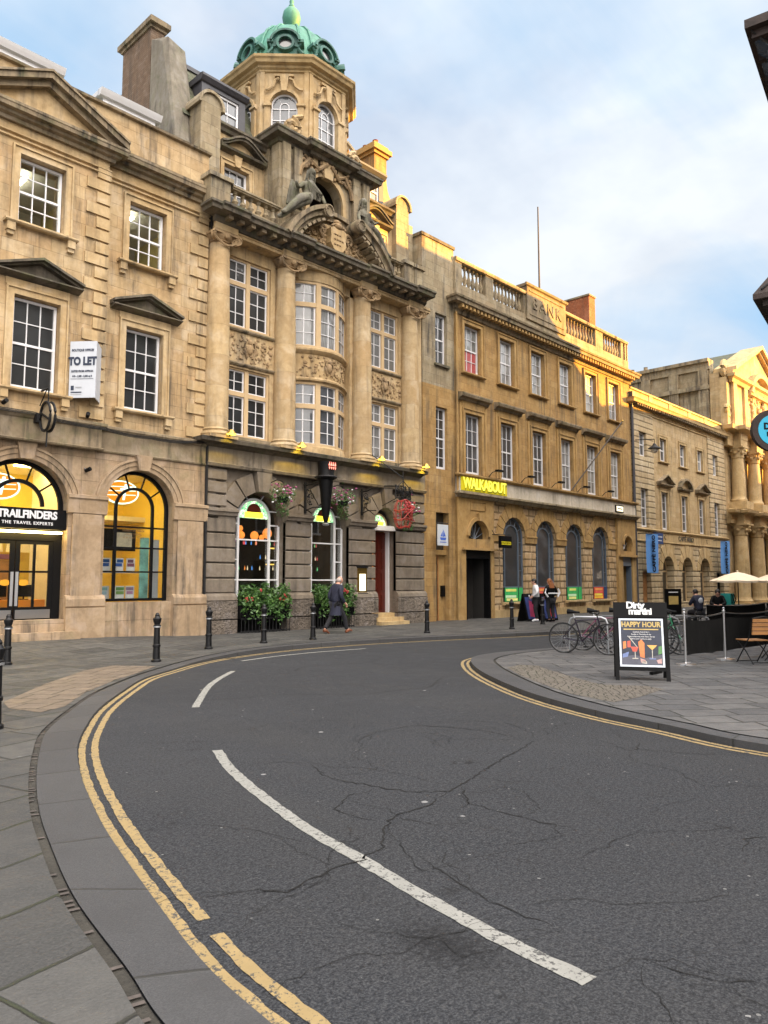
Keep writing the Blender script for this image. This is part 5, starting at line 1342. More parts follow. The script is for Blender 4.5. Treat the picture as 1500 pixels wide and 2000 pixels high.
MB().box(X1-.3, X1, F+.5, F+8, 5, 16.4).build('side_wall', M['grey'], b2); MB().box(X0, X0+.3, F+.5, F+8, 5, 16.4).build('side_wall', M['grey'], b2)
# --- statues on the pediment
def statue(name, P_, parent, sg, sc=1.):
    """reclining robed figure; P_ gives the hip, facing and scale"""
    hx, hy, hz = P_
    pt = lambda x, y, z: (hx+sg*x*sc, hy+y*sc, hz+z*sc)
    pts = [pt(0, 0, 0), pt(.05, -.02, .28), pt(.08, -.05, .55), pt(.10, -.08, .74), pt(.12, -.12, .98),           # hip..neck..head
           pt(-.22, -.05, .52), pt(-.50, -.12, .28), pt(-.68, -.22, .42),                                       # outer arm
           pt(.36, -.1, .50), pt(.52, -.22, .22), pt(.55, -.34, -.02),                                           # inner arm
           pt(-.25, -.28, .02), pt(-.58, -.3, -.22), pt(-1.15, -.25, -.85), pt(-1.35, -.35, -.98),                  # leg
           pt(-.18, -.18, -.1), pt(-.6, -.15, -.38), pt(-1.2, -.1, -.98), pt(-1.4, -.2, -1.1)]
    ed = [(0,1),(1,2),(2,3),(3,4),(2,5),(5,6),(6,7),(2,8),(8,9),(9,10),(0,11),(11,12),(12,13),(13,14),(0,15),(15,16),(16,17),(17,18)]
    ra = [.23, .19, .21, .07, .13, .10, .075, .05, .10, .075, .05, .18, .14, .09, .06, .18, .14, .09, .06]
    o = skinmesh(name, pts, ed, [q*sc*1.05 for q in ra], M['statue'], parent, 2, 0)
    m = MB()
    m.ball(pt(.12, -.10, 1.04), .135, 12, 8, (1, 1.05, 1.2)); m.ball(pt(.12, -.26, 1.0), .03, 6, 4)   # hair mass and nose
    for q in range(10): a = q*.6; m.tube([pt(.12+.14*math.cos(a), -.08+.12*math.sin(a), 1.1), pt(.12+.19*math.cos(a), -.05+.12*math.sin(a), .85), pt(.12+.2*math.cos(a), .0+.1*math.sin(a), .66)], .026, 5)
    m.build('hair', M['statue'], o, smooth=True)
    m = MB()                                                                                            # robe folds
    for q in range(19):
        t_ = q/18; m.tube([pt(-.1-.1*t_, -.32+.12*t_, .12), pt(-.5-.1*t_, -.38+.2*t_, -.12-.25*t_), pt(-1.0-.25*t_, -.28+.2*t_, -.72-.3*t_)], [.04, .05, .035], 6)
    for q in range(7): m.tube([pt(-.62+.04*q, .05, .55-.03*q), pt(-.72+.07*q, .08, .1), pt(-.78+.1*q, .1, -.35)], .05, 6)
    for q in range(8): m.tube([pt(-.18+.065*q, -.25, .62-.03*q), pt(-.1+.08*q, -.27, .3), pt(0.05*q, -.26, .02)], .026, 5)
    m.build('robe', M['statue'], o, smooth=True)
    return o
statue('statue', (16.02, F-.7, 14.50), b2, 1, .98); statue('statue', (18.74, F-.7, 14.52), b2, -1, .86)
# ================================================================ pub ground floor fittings
M['pubwood'] = plain('dark_pub_wood', (.05, .018, .01), .45, var=.4)
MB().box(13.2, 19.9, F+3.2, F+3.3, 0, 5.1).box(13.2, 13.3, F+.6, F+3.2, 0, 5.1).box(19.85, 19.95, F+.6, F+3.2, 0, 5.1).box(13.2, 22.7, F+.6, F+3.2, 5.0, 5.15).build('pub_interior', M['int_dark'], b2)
M['shelf'] = glow_mat('lit_bottle_shelf', (1., .62, .12), 1.1)
rb_ = random.Random(3)
for key, col in (('gl_a', (1., .3, .05)), ('gl_b', (.1, .35, .9)), ('gl_c', (.2, .8, .3)), ('gl_d', (1., .8, .5)), ('gl_e', (.8, .1, .1))):
    M[key] = glow_mat('glowing_bar_bit', col, .7); m = MB()
    for _ in range(14): x = rb_.uniform(13.9, 19.6); z = rb_.choice((2.05, 2.45, 2.95))+.05; m.lathe([(.02, 0), (.022, .08), (.008, .11), (.008, .15)], (x, F+2.6, z), 6)
    m.build('glow_bits', M[key], b2)  # invented bottle shapes that glow, for coloured glimpses through the windows
for x, z, w in ((14.9, 2.95, .9), (15.2, 2.45, .7), (14.8, 2.05, .6), (17.9, 2.9, .8), (17.6, 2.3, .5), (18.3, 3.3, .4)):
    MB().box(x-w/2, x+w/2, F+2.9, F+3.0, z, z+.045).build('lit_shelf', M['shelf'], b2)
M['lantern_o'] = glow_mat('orange_paper_lantern', (1., .30, .05), .8); M['purple'] = plain('purple_ribbon', (.4, .08, .4), .5, emit=(.5, .1, .5), es=.4)
M['mosaic'] = None
def mosaic():
    m, t, b = newmat('green_leaded_glass'); oc = nd(t, 'TexCoord').outputs['Object']
    vo = nd(t, 'TexVoronoi', {'Vector': oc, 'Scale': 14.}); ed = nd(t, 'TexVoronoi', {'Vector': oc, 'Scale': 14.}, feature='DISTANCE_TO_EDGE').outputs[0]
    c = mixc(t, nd(t, 'SeparateColor', [vo.outputs['Color']]).outputs[0], (.10, .42, .18), (.75, .95, .62))
    c = mixc(t, ramp(t, ed, .02, .05, 1., 0.), c, (.0, .02, .0))
    setc(t, b.inputs['Base Color'], c); setc(t, b.inputs['Emission Color'], c); b.inputs['Emission Strength'].default_value = .36; b.inputs['Roughness'].default_value = .15
    return m
M['mosaic'] = mosaic(); M['yglow'] = glow_mat('lit_yellow_glass', (1., .75, .04), 1.3)
for wi, (cx, r_, lab) in enumerate(((14.83, 1.03, 'left'), (17.82, .92, 'right'))):
    inner = r_*.60; y = F+.35; sp = 4.53-r_ if wi == 0 else 4.48-r_
    sp2 = sp+.22
    mb = MB(); mb.ring(cx, sp2, inner-.035, inner+.035, y, y+.07, 0, PI, 22)
    for sg in (-1, 1): mb.box(cx+sg*inner-.035, cx+sg*inner+.035, y, y+.07, 1.1, sp2); mb.box(cx+sg*(r_-.03)-.03, cx+sg*(r_-.03)+.03, y, y+.07, 1.1, sp)
    for z in (3.02, 1.74): mb.box(cx-r_+.03, cx+r_-.03, y+.01, y+.06, z-.022, z+.022)
    for z in (2.38, sp+.02):
        for sg in (-1, 1): a, b = sorted((cx+sg*(inner+.03), cx+sg*(r_-.05))); mb.box(a, b, y+.012, y+.058, z-.02, z+.02)
    for a in (25, 68, 112, 155): c_, s_ = math.cos(R(a)), math.sin(R(a)); mb.tube([(cx+inner*c_, y+.035, sp2+inner*s_), (cx+(r_+.02)*c_, y+.035, sp+.05+(r_-.03)*s_)], .022, 5)
    wo = mb.build('window', M['white'], b2)
    mb = MB(); pts = [(cx-r_, 1.1), (cx+r_, 1.1)]+[(cx+r_*math.cos(PI*k/20), sp+r_*math.sin(PI*k/20)) for k in range(21)]
    mb.prism(pts, y+.08, y+.09); mb.build('pane', M['clear'], wo)
    ri = inner-.05; pts = [(cx+ri*math.cos(PI*k/18), sp2+.0+ri*math.sin(PI*k/18)) for k in range(19)]
    MB().prism(pts, y+.05, y+.06).build('leaded_fanlight', M['mosaic'], wo)
    MB().box(cx-ri*.62, cx+ri*.62, y+.02, y+.03, sp2+.02, sp2+.20).build('lit_name_strip', M['yglow'], wo)
    MB().prism([(cx+ri*.5*math.cos(PI*k/12), sp2+.2+ri*.5*math.sin(PI*k/12)) for k in range(13)], y+.02, y+.028).build('dark_lunette', M['mahog'], wo)
    MB().box(cx-r_, cx+r_, F+.2, F+.6, -.2, 1.12).build('window_base', M['black'], b2)
M['redtr'] = plain('dark_red_soffit', (.10, .02, .015), .5)
for i, (x, z, r_) in enumerate(((14.25, 3.42, .13), (14.72, 3.2, .12), (14.68, 3.42, .09), (15.25, 3.2, .14), (15.55, 3.15, .09), (15.78, 3.3, .16), (17.2, 3.25, .08))):
    o = thing('paper_lantern', 'orange party lantern '+['high at the left edge of the left pub window', 'low beside the dark cone in the left pub window', 'small and pointed, left of centre in the left pub window', 'round, right of centre in the left pub window', 'small, near the right mullion of the left pub window', 'large, at the right edge of the left pub window', 'at the left of the second pub window'][i], 'decoration', (x, F+.9, z), group='party decorations in the pub windows')
    MB().ball((0, 0, 0), r_, 12, 8, (1, 1, 1.1)).build('globe', M['lantern_o'], o, smooth=True); MB().tube([(0, 0, r_), (0, 0, 5.0-z)], .004, 4).build('string', M['iron'], o)
MB().tube([(14.35, F+.8, 3.2), (14.40, F+.8, 3.0), (14.33, F+.8, 2.8)], .035, 6).build('ribbon', M['purple'], b2)
# pub entrance
dr = thing('pub_door', 'dark red panelled pub door standing open beside a glowing orange varnished jamb', 'door', (20.62, F+.45, .5))
mb = MB(); mb.box(-.02, .52, .05, .1, 0, 3.05); 
for z0, z1 in ((.15, .7), (.85, 1.5), (1.65, 2.3), (2.42, 2.95)):
    for a, b in ((.05, .22), (.29, .46)): mb.box(a, b, .02, .05, z0, z1)
mb.build('leaf', M['mahog'], dr); MB().box(.52, .60, -.1, .12, 0, 3.1).build('white_jamb', M['white'], dr)
M['varn_glow'] = plain('glowing_orange_varnish', (.55, .19, .05), .35, var=.25, emit=(.9, .28, .05), es=.25)  # varnish given a glow of its own for the orange lobby light
mb = MB(); mb.box(-.60, -.54, -.1, 1.0, 0, 3.1); mb.box(-.54, -.04, .14, .2, 0, 3.1); mb.build('varnished_lobby', M['varn_glow'], dr)
for i in range(5): MB().box(-.46, -.12, .12, .14, .15+i*.58, .6+i*.58).build('lobby_panel', M['wood_l'], dr)

mb = MB(); mb.prism([(20.02, 3.60), (21.22, 3.60), (21.1, 3.78), (20.14, 3.78)], F+.0, F+.5); mb.build('door_hood', M['white'], b2)
mb = MB(); mb.prism([(20.62+.42*math.cos(PI*k/16), 3.78+.42*math.sin(PI*k/16)) for k in range(17)], F+.38, F+.40); mb.build('door_fanlight', M['mosaic'], b2)
MB().box(20.35, 20.88, F+.35, F+.37, 3.79, 3.95).build('lit_name_strip', M['yglow'], b2)
mb = MB(); mb.ring(20.62, 3.78, .42, .48, F+.34, F+.42, 0, PI, 16); mb.build('fanlight_frame', M['cream'], b2)
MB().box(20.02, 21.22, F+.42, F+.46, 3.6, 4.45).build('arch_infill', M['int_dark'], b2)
for k in range(3): struct_ = MB().box(19.98, 21.5-.06*k, F-.42+.22*k, F+.4, (-.1 if k == 0 else .08+.15*k-.02), .08+.15*(k+1)).build('step', M['pale'], b2)
mn = thing('menu_case', 'lit brass menu case on the pier left of the pub door', 'sign', (19.34, F-.08, 1.28))
M['brass'] = plain('brass', (.45, .30, .08), .3, metal=.9); M['menug'] = glow_mat('lit_menu_sheet', (1., .88, .55), 1.5)
MB().box(-.22, .22, 0, .12, 0, .9).build('case', M['brass'], mn); MB().box(-.15, .15, -.01, 0, .08, .68).build('menu_sheet', M['menug'], mn); MB().box(-.25, .25, -.05, .12, -.05, 0).box(-.25, .25, -.05, .12, .9, .95).build('rim', M['iron'], mn)
# planters under the two windows
def leafmass(m, x0, x1, y0, y1, z0, z1, n, s_=.06, rg=rng, drop=0.):
    for _ in range(n):
        x = rg.uniform(x0, x1); y = rg.uniform(y0, y1); z = z0+(z1-z0)*rg.betavariate(1.6, 1.3)
        z += .10*math.sin(x*9+1)+.06*math.sin(x*23)
        if rg.random() < drop: z -= rg.uniform(.1, .5); y = y0-rg.random()*.05
        c = Vector((x, y, z)); a = Vector((rg.gauss(0, 1), rg.gauss(0, 1)-.6, rg.gauss(0, .8))).normalized(); b_ = a.cross(Vector((rg.gauss(0, 1), rg.gauss(0, 1), rg.gauss(0, 1)))).normalized()
        q = s_*rg.uniform(.5, 1.4)
        m.add([c-a*q, c-b_*q*.42, c+a*q, c+b_*q*.42], [(0, 1, 2, 3)])
for i, (a, b) in enumerate(((13.88, 15.80), (16.98, 18.70))):
    pl_ = thing('planter', ['leafy window planter with red flowers under the left pub window', 'leafy window planter under the right pub window, partly behind the walking man'][i], 'planter', ((a+b)/2, F-.1, .1), group='planters in front of the pub')
    w = (b-a)/2
    MB().box(-w, w, -.22, .2, .45, .85).build('trough', M['black'], pl_)
    mb = MB(); 
    for z in (.04, .42): mb.box(-w, w, -.245, -.215, z, z+.04)
    for k in range(15): x = -w+.02+(2*w-.04)*k/14; mb.tube([(x, -.23, 0), (x, -.23, .46)], .012, 5)
    mb.build('railing', M['iron'], pl_)
    m = MB(); leafmass(m, -w, w, -.3, .15, .75, 1.42, 1500, .065, rng, .25); m.build('foliage', M['leaf'], pl_)
    m = MB(); leafmass(m, -w, w, -.32, .1, .85, 1.42, 420, .055, rng, .25); m.build('foliage', M['leaf2'], pl_)
    m = MB()
    for k in range(7 if i == 0 else 3):
        c = (rng.uniform(-w, w), -.3, rng.uniform(.95, 1.35))
        for q in range(7): m.ball((c[0]+rng.gauss(0, .025), c[1]+rng.gauss(0, .02), c[2]+rng.gauss(0, .025)), .025, 6, 4)
    m.build('flowers', M['flower_r'], pl_)
# floodlights on the ledge, lit yellow
M['floodg'] = glow_mat('lit_yellow_lens', (1., .70, .05), 4.)
fl0 = None
FLN = ['at the left end of the pub ledge', 'by the base of the second column above the pub', 'by the third column above the pub door', 'at the right end of the pub ledge']
for i, x in enumerate((13.1, 15.86, 19.62, 22.1)):
    if fl0 is None:
        fl0 = thing('floodlight', 'small lit yellow floodlight '+FLN[i], 'lamp', (x, F-.68, 6.03), group='yellow floodlights on the pub ledge')
        MB().box(-.02, .02, -.02, .02, 0, .08).build('bracket', M['iron'], fl0)
        MB().lathe([(.15, 0), (.07, .12), (.02, .14)], (0, -.08, .06), 12).build('hood', M['brass'], fl0); MB().lathe([(.001, 0), (.135, 0), (.13, .03), (.001, .03)], (0, -.08, .045), 12).build('lens', M['floodg'], fl0)
        f_ = fl0
    else: f_ = copy_tree(fl0, 'small lit yellow floodlight '+FLN[i], (x, F-.68, 6.03))
    ld = bpy.data.lights.new('floodlight_lamp', 'SPOT'); ld.energy = 11; ld.color = (1., .68, .04); ld.spot_size = R(105); ld.spot_blend = .6; ld.shadow_soft_size = .05
    lo = bpy.data.objects.new('floodlight_lamp', ld); C.objects.link(lo); lo.parent = f_; lo.location = (0, -.12, .03); lo.rotation_euler = (R(28), 0, 0)
# giant torch
tr = thing('torch_sign', 'tall black tapering torch with a red flame pattern on the pub front', 'sign', (16.62, F-1.1, 3.55))
o = MB(); o.lathe([(.001, 0), (.05, .02), (.07, .1), (.12, .3), (.20, 1.1), (.24, 1.45), (.29, 1.5), (.29, 1.6), (.26, 1.65), (.30, 2.05), (.001, 2.06)], (0, 0, 0), 16); o.build('cone', M['black'], tr, smooth=True)
MB().lathe([(.36, 0), (.38, .03), (.36, .06), (.28, .06), (.28, 0)], (0, 0, 1.52), 18).build('collar', M['iron'], tr); MB().lathe([(.001, 0), (.09, .01), (.12, .06), (.05, .1)], (0, 0, -.05), 12).build('tip', M['galv'], tr)
M['flame'] = glow_mat('red_flame_letters', (1., .25, .18), 1.2)
m = MB()
for k in range(4): x = -.13+.085*k; m.prism([(x-.035, 1.9), (x+.03, 1.9), (x+.01, 2.03)], -.315, -.30); m.prism([(x-.02, 1.86), (x+.035, 1.86), (x+.0, 1.78)], -.315, -.30)
m.build('flame_pattern', M['flame'], tr)
def ironarm(loc, L, lab, h=1.05, grp='wrought iron brackets on the pub front'):
    b_ = thing('iron_bracket', lab, 'bracket', loc, 0, grp)
    m = MB(); m.box(-.035, .035, -.03, .03, -h/2, h/2); m.tube([(0, 0, h*.4), (0, -L*.35, h*.42), (0, -L*.7, h*.5), (0, -L, h*.48)], .022, 6); m.tube([(0, 0, -h*.42), (0, -L*.4, -h*.33), (0, -L*.9, -h*.36)], .018, 6)
    for q, (cy, cz, r_) in enumerate(((-.2, .18, .15), (-.36, .02, .1), (-.18, -.12, .09))): m.tube([(0, cy+p[0], cz+p[2]) for p in scroll(0, 0, r_, 1.6, q, 1)], .012, 5)
    m.tube([(-.07, 0, h/2-.08), (.07, 0, h/2-.08)], .025, 5); m.build('ironwork', M['iron'], b_)
    m = MB()
    for k in range(10): m.ball((rng.gauss(0, .06), -.2-.08*rng.random(), .0+rng.gauss(0, .14)), .035, 6, 4)
    m.build('grape_cluster', M['iron'], b_); return b_
ironarm((16.62, F-.06, 4.5), 1.0, 'black wrought iron bracket with grapes holding the tall torch on the pub')
ironarm((19.3, F-.08, 4.55), .8, 'black wrought iron bracket with chains on the pier left of the pub door', .95)
# hanging baskets
def basket(x, z, y, lab):
    b_ = thing('hanging_basket', lab, 'hanging basket', (x, y, z), 0, 'hanging flower baskets on the pub')
    MB().lathe([(.001, -.2), (.12, -.17), (.2, 0), (.19, 0)], (0, 0, 0), 12).build('bowl', M['iron'], b_)
    m = MB()
    for k in range(3): a = k*2.1; m.tube([(.18*math.cos(a), .18*math.sin(a), 0), (0, 0, .5)], .006, 4)
    m.tube([(0, 0, .5), (0, .3, .58), (0, F-.05-y, .5)], .016, 5); m.build('chain', M['iron'], b_)
    m = MB()
    for _ in range(620):
        r_ = .42*rng.random()**.5; a = rng.random()*6.28; z_ = rng.gauss(.08, .16) if rng.random() < .7 else -rng.random()*.62
        if z_ < -.1: r_ = .12+.08*rng.random()
        c = Vector((r_*math.cos(a), r_*math.sin(a), z_)); d = Vector((rng.gauss(0, 1), rng.gauss(0, 1), rng.gauss(0, 1))).normalized(); e = d.cross(Vector((rng.gauss(0, 1), .3, rng.gauss(0, 1)))).normalized(); q = .045*rng.uniform(.5, 1.3)
        m.add([c-d*q, c-e*q*.4, c+d*q, c+e*q*.4], [(0, 1, 2, 3)])
    m.build('foliage', M['leaf'], b_)
    m = MB(); m2 = MB()
    for k in range(38):
        a = rng.random()*6.28; r_ = .2+.27*rng.random(); c = (r_*math.cos(a), r_*math.sin(a)-.05, rng.gauss(.12, .16)); (m if k % 3 else m2).ball(c, .03+.025*rng.random(), 6, 4, (1, 1, .7))
    m.build('flowers', M['flower_p'], b_); m2.build('flowers', M['white'], b_); return b_
basket(15.1, 4.35, F-.75, 'hanging basket of pink flowers right of the left pub window')
basket(17.72, 4.42, F-.75, 'hanging basket of purple and white flowers between the two brackets')
basket(21.0, 4.2, F-.8, 'hanging basket with trailing red flowers behind the red wire barrel')
# ornate hanging pub sign
ps = thing('pub_sign', 'ornate black iron pub sign with a red wire barrel hanging over the door', 'sign', (20.35, F-1.15, 4.15))
m = MB()
for k in range(10):
    a = k*2*PI/10; m.tube([(rr*math.cos(a), rr*math.sin(a)*.8, z) for rr, z in ((.26, -.5), (.36, -.3), (.38, 0), (.35, .28), (.24, .46))], .012, 5)
for z, rr in ((-.5, .26), (-.22, .38), (.1, .38), (.46, .24)): m.tube([(rr*math.cos(a*PI/10), rr*.8*math.sin(a*PI/10), z+.03*math.sin(a)) for a in range(20)], .016, 5, True)
m.tube([(-.3, -.3, -.2), (0, -.34, .05), (.3, -.3, .2)], .014, 5); m.tube([(-.3, -.3, .15), (0, -.36, -.2), (.28, -.3, -.3)], .014, 5)
m.build('wire_barrel', M['red'], ps)
MB().ball((0, 0, -.05), .12, 10, 7, (1, .8, 1.5)).build('barrel_core', M['pubwood'], ps, smooth=True)
m = MB()
for q in range(9): a = q*.7; m.tube([(p[0], -.02*q, p[2]) for p in scroll(-.34+.085*q, .78+.06*math.sin(q*2), .11, 1.5, a, 1 if q % 2 else -1)], .014, 5)
m.tube([(-.42, 0, .55), (.42, 0, .55)], .02, 5); m.tube([(-.42, 0, .55), (-.4, 0, .9), (0, 0, 1.2), (.4, 0, .9), (.42, 0, .55)], .018, 5); m.tube([(0, 0, .5), (0, 0, 1.55)], .02, 5)
for k in range(26): m.ball((rng.uniform(-.4, .4), rng.uniform(-.05, .05), rng.uniform(.58, 1.05)), .04*rng.uniform(.6, 1.3), 6, 4)
m.tube([(0, 0, 1.0), (0, 1.05, 1.1)], .025, 5); m.tube([(0, .3, .6), (0, 1.05, .35)], .016, 5)
m.build('ironwork', M['iron'], ps)
MB().tube([(0, 0, 1.3), (-1.45, .95, 2.5)], .02, 6).build('stay_rod', M['iron'], ps)
m = MB()
for k in range(22): m.ball((rng.uniform(-.25, .3), -.25+rng.uniform(-.05, .05), rng.uniform(.0, .4)), .05, 6, 4)
m.build('trailing_flowers', M['flower_r'], ps)

# ================================================================ BUILDING 3: orange stone bar with balustrade
b3 = thing('bar_building', 'long orange stone building with balustrade, two rows of sash windows and rusticated arches', 'building')
M['rust'] = stone('rusticated_orange_stone', (.46, .315, .16), (.57, .42, .24), .62, .34, j=.055, soot=.3, blockvar=.4, jd=.95, bump=.02)
M['cream_fascia'] = stone('cream_painted_fascia', (.50, .44, .35), (.60, .54, .44), 0, soot=.35)
WX = [26.17+2.63*i for i in range(6)]
mb = MB()
wall_strip(mb, 24.95, 41.35, 6.1, 9.75, F, F+.5, [(c-.6, c+.6, 6.3, 8.92, False) for c in WX])
wall_strip(mb, 24.95, 41.35, 9.75, 13.3, F, F+.5, [(c-.6, c+.6, 10.70, 12.86, False) for c in WX])
mb.build('wall', M['ochre'], b3)
mb = MB(); wall_strip(mb, 22.86, 24.95, -.2, 5.4, F+.05, F+.6, [(23.66, 24.5, -.1, 4.5, False)])
wall_strip(mb, 22.86, 24.95, 5.4, 9.75, F+.05, F+.6, [(23.7, 24.45, 6.3, 8.9, False)]); mb.build('wall', M['ochre'], b3)
mb = MB(); wall_strip(mb, 22.86, 24.95, 9.75, 15.95, F+.05, F+.6, [(23.7, 24.45, 10.7, 12.88, False)]); mb.box(22.86, 23.2, F+.6, F+6, 5, 15.95); mb.build('wall', M['grey'], b3)
mb = MB(); mb.box(22.80, 25.0, F-.0, F+.65, 15.95, 16.08); mb.box(22.80, 23.25, F+.65, F+6, 15.95, 16.08); mb.build('coping', M['crust_dark'], b3)
for c in WX:
    for z0, z1, d in ((6.3, 8.92, .13), (10.70, 12.86, .10)):
        m = MB(); surround(m, c-.6, c+.6, z0, z1, F, .2, .09)
        if z0 > 9: sill(m, c-.85, c+.85, z0, F, .16, .09, False)
        else:
            m.box(c-.98, c-.83, F-.05, F, 6.3, 9.3); m.box(c+.83, c+.98, F-.05, F, 6.3, 9.3); m.box(c-.8, c+.8, F-.04, F, 9.14, 9.42)
        m.build('window_surround', M['ochre_plain'], b3)
    m = MB(); m.mould(c-1.08, c+1.08, F, [(0, 9.40), (.08, 9.43), (.12, 9.52), (.28, 9.55), (.32, 9.66), (.32, 9.70), (0, 9.76)], 0, 0); m.build('window_hood', M['crust'], b3)
for i, c in enumerate(WX):
    sash(b3, c-.58, c+.58, 6.32, 8.9, F+.16, 3, 4, 'white', ('pane2', 'pane2', 'pane2', 'curtain', 'shade', 'shade')[i], fr=.07)
    sash(b3, c-.58, c+.58, 10.72, 12.84, F+.16, 3, 4, 'white', ('redcurt', 'curtain', 'shade', 'curtain', 'shade', 'shade')[i], fr=.07, label='sash window with a red curtain in its lower half' if i == 0 else None)
sash(b3, 23.7, 24.45, 10.72, 12.86, F+.2, 2, 4, 'white', 'pane2'); sash(b3, 23.7, 24.45, 6.32, 8.88, F+.2, 2, 6, 'white', 'pane')
MB().box(23.6, 24.55, F-.06, F+.1, 10.60, 10.70).build('window_sill', M['crust_dark'], b3)
mb = MB(); mb.mould(24.95, 41.38, F, [(0, 13.15), (.06, 13.18), (.08, 13.3), (.14, 13.34), (.16, 13.5), (.44, 13.53), (.46, 13.66), (.52, 13.70), (.54, 13.78), (0, 13.9)], 1, 1); mb.box(24.95, 41.35, F, F+.6, 13.3, 13.9)
mb.build('cornice', M['crust'], b3)
mb = MB(); x = 25.0
while x < 41.3: mb.box(x, x+.13, F-.38, F-.14, 13.36, 13.52); x += .27
mb.build('dentils', M['ochre_plain'], b3)
mb = MB(); YB = F+.05
mb.box(24.95, 41.2, YB-.12, YB+.3, 13.9, 14.5)
SOL = [(24.95, 25.4), (27.15, 27.75), (30.25, 30.4), (34.0, 34.2), (37.35, 38.2), (40.35, 40.62), (40.85, 41.1)]
for a, b in SOL: mb.box(a, b, YB-.1, YB+.28, 14.5, 15.5)
mb.mould(24.95, 30.4, YB-.1, [(0, 15.48), (.06, 15.5), (.08, 15.58), (.08, 15.64), (0, 15.68)]); mb.box(24.95, 30.4, YB-.1, YB+.3, 15.5, 15.66)
mb.mould(34.0, 41.15, YB-.1, [(0, 15.48), (.06, 15.5), (.08, 15.58), (.08, 15.64), (0, 15.68)]); mb.box(34.0, 41.15, YB-.1, YB+.3, 15.5, 15.66)
mb.box(41.0, 41.2, YB-.1, YB+4, 13.9, 15.6)
mb.build('parapet', M['grey'], b3)
mb = MB(); mb.box(30.4, 34.0, YB-.2, YB+.4, 14.3, 15.95); mb.mould(30.35, 34.05, YB-.2, [(0, 15.9), (.08, 15.95), (.1, 16.05), (0, 16.12)], 1, 1); mb.box(30.4, 34.0, YB-.2, YB+.4, 15.9, 16.1); mb.box(30.6, 33.8, YB-.23, YB-.2, 14.55, 14.62); mb.box(30.6, 33.8, YB-.23, YB-.2, 15.7, 15.77)
mb.build('name_block', M['crust'], b3)
textobj('BANK', .85, M['crust'], b3, (32.2, YB-.21, 15.16), ext=.03, sx=1.05, sp=1.25, name='carved_lettering')
for a, b, n in ((25.4, 27.15, 6), (27.75, 30.25, 9), (34.2, 37.35, 10), (38.2, 40.35, 7)):
    m = MB(); baluster_run(m, a, b, YB+.08, 14.5, 15.5, n, .11); m.build('baluster', M['grey'], b3, smooth=True)
MB().add([(24.9, F+.5, 14.0), (41.2, F+.5, 14.0), (41.2, F+9, 14.2), (24.9, F+9, 14.2)], [(0,1,2,3)]).build('roof', M['lead'], b3)
MB().box(22.9, 41.35, F+9, F+9.3, 0, 14).build('rear_wall', M['ochre'], b3); MB().box(41.05, 41.35, F+.5, F+9, 4, 13.9).build('side_wall', M['ochre'], b3)
MB().box(38.5, 39.2, 20.4, 22.4, 13.9, 18.0).build('chimney_stack', M['red_brick'], b3)
MB().box(38.45, 39.25, 20.35, 22.45, 18.0, 18.1).build('chimney_cap', M['crust'], b3)
# ground floor
GX = [29.2+2.73*i for i in range(4)]
mb = MB(); wall_strip(mb, 27.45, 39.15, -.2, 5.25, F+.02, F+.6, [(c-.92, c+.92, .78, 4.63, True) for c in GX]); mb.build('ground_floor_wall', M['rust'], b3)
mb = MB()
for c in GX:
    mb.mark()
    for k in range(9):
        a0 = PI*k/9+.015; a1 = PI*(k+1)/9-.015; rr = .92+(.62 if k in (3, 4, 5) else .5)
        P3 = lambda rad, an: (c+rad*math.cos(an), min(5.22, 3.71+rad*math.sin(an)))
        mb.prism([P3(.92, a0), P3(rr, a0), P3(rr, a1), P3(.92, a1)], F-.03, F+.02)
mb.build('voussoirs', M['ochre_plain'], b3)
mb = MB()
for a, b in ((27.45, 28.28), (30.12, 31.01), (32.85, 33.74), (35.58, 36.47), (38.31, 39.15)):
    mb.mark(); mb.mould(a-.03, b+.03, F+.02, [(0, 3.45), (.06, 3.48), (.08, 3.7), (.11, 3.74), (.11, 3.8), (0, 3.83)])
mb.build('impost', M['ochre_plain'], b3)
mb = MB(); mb.box(27.45, 39.15, F-.05, F+.02, -.2, .45)
mb.build('plinth', M['pale'], b3)
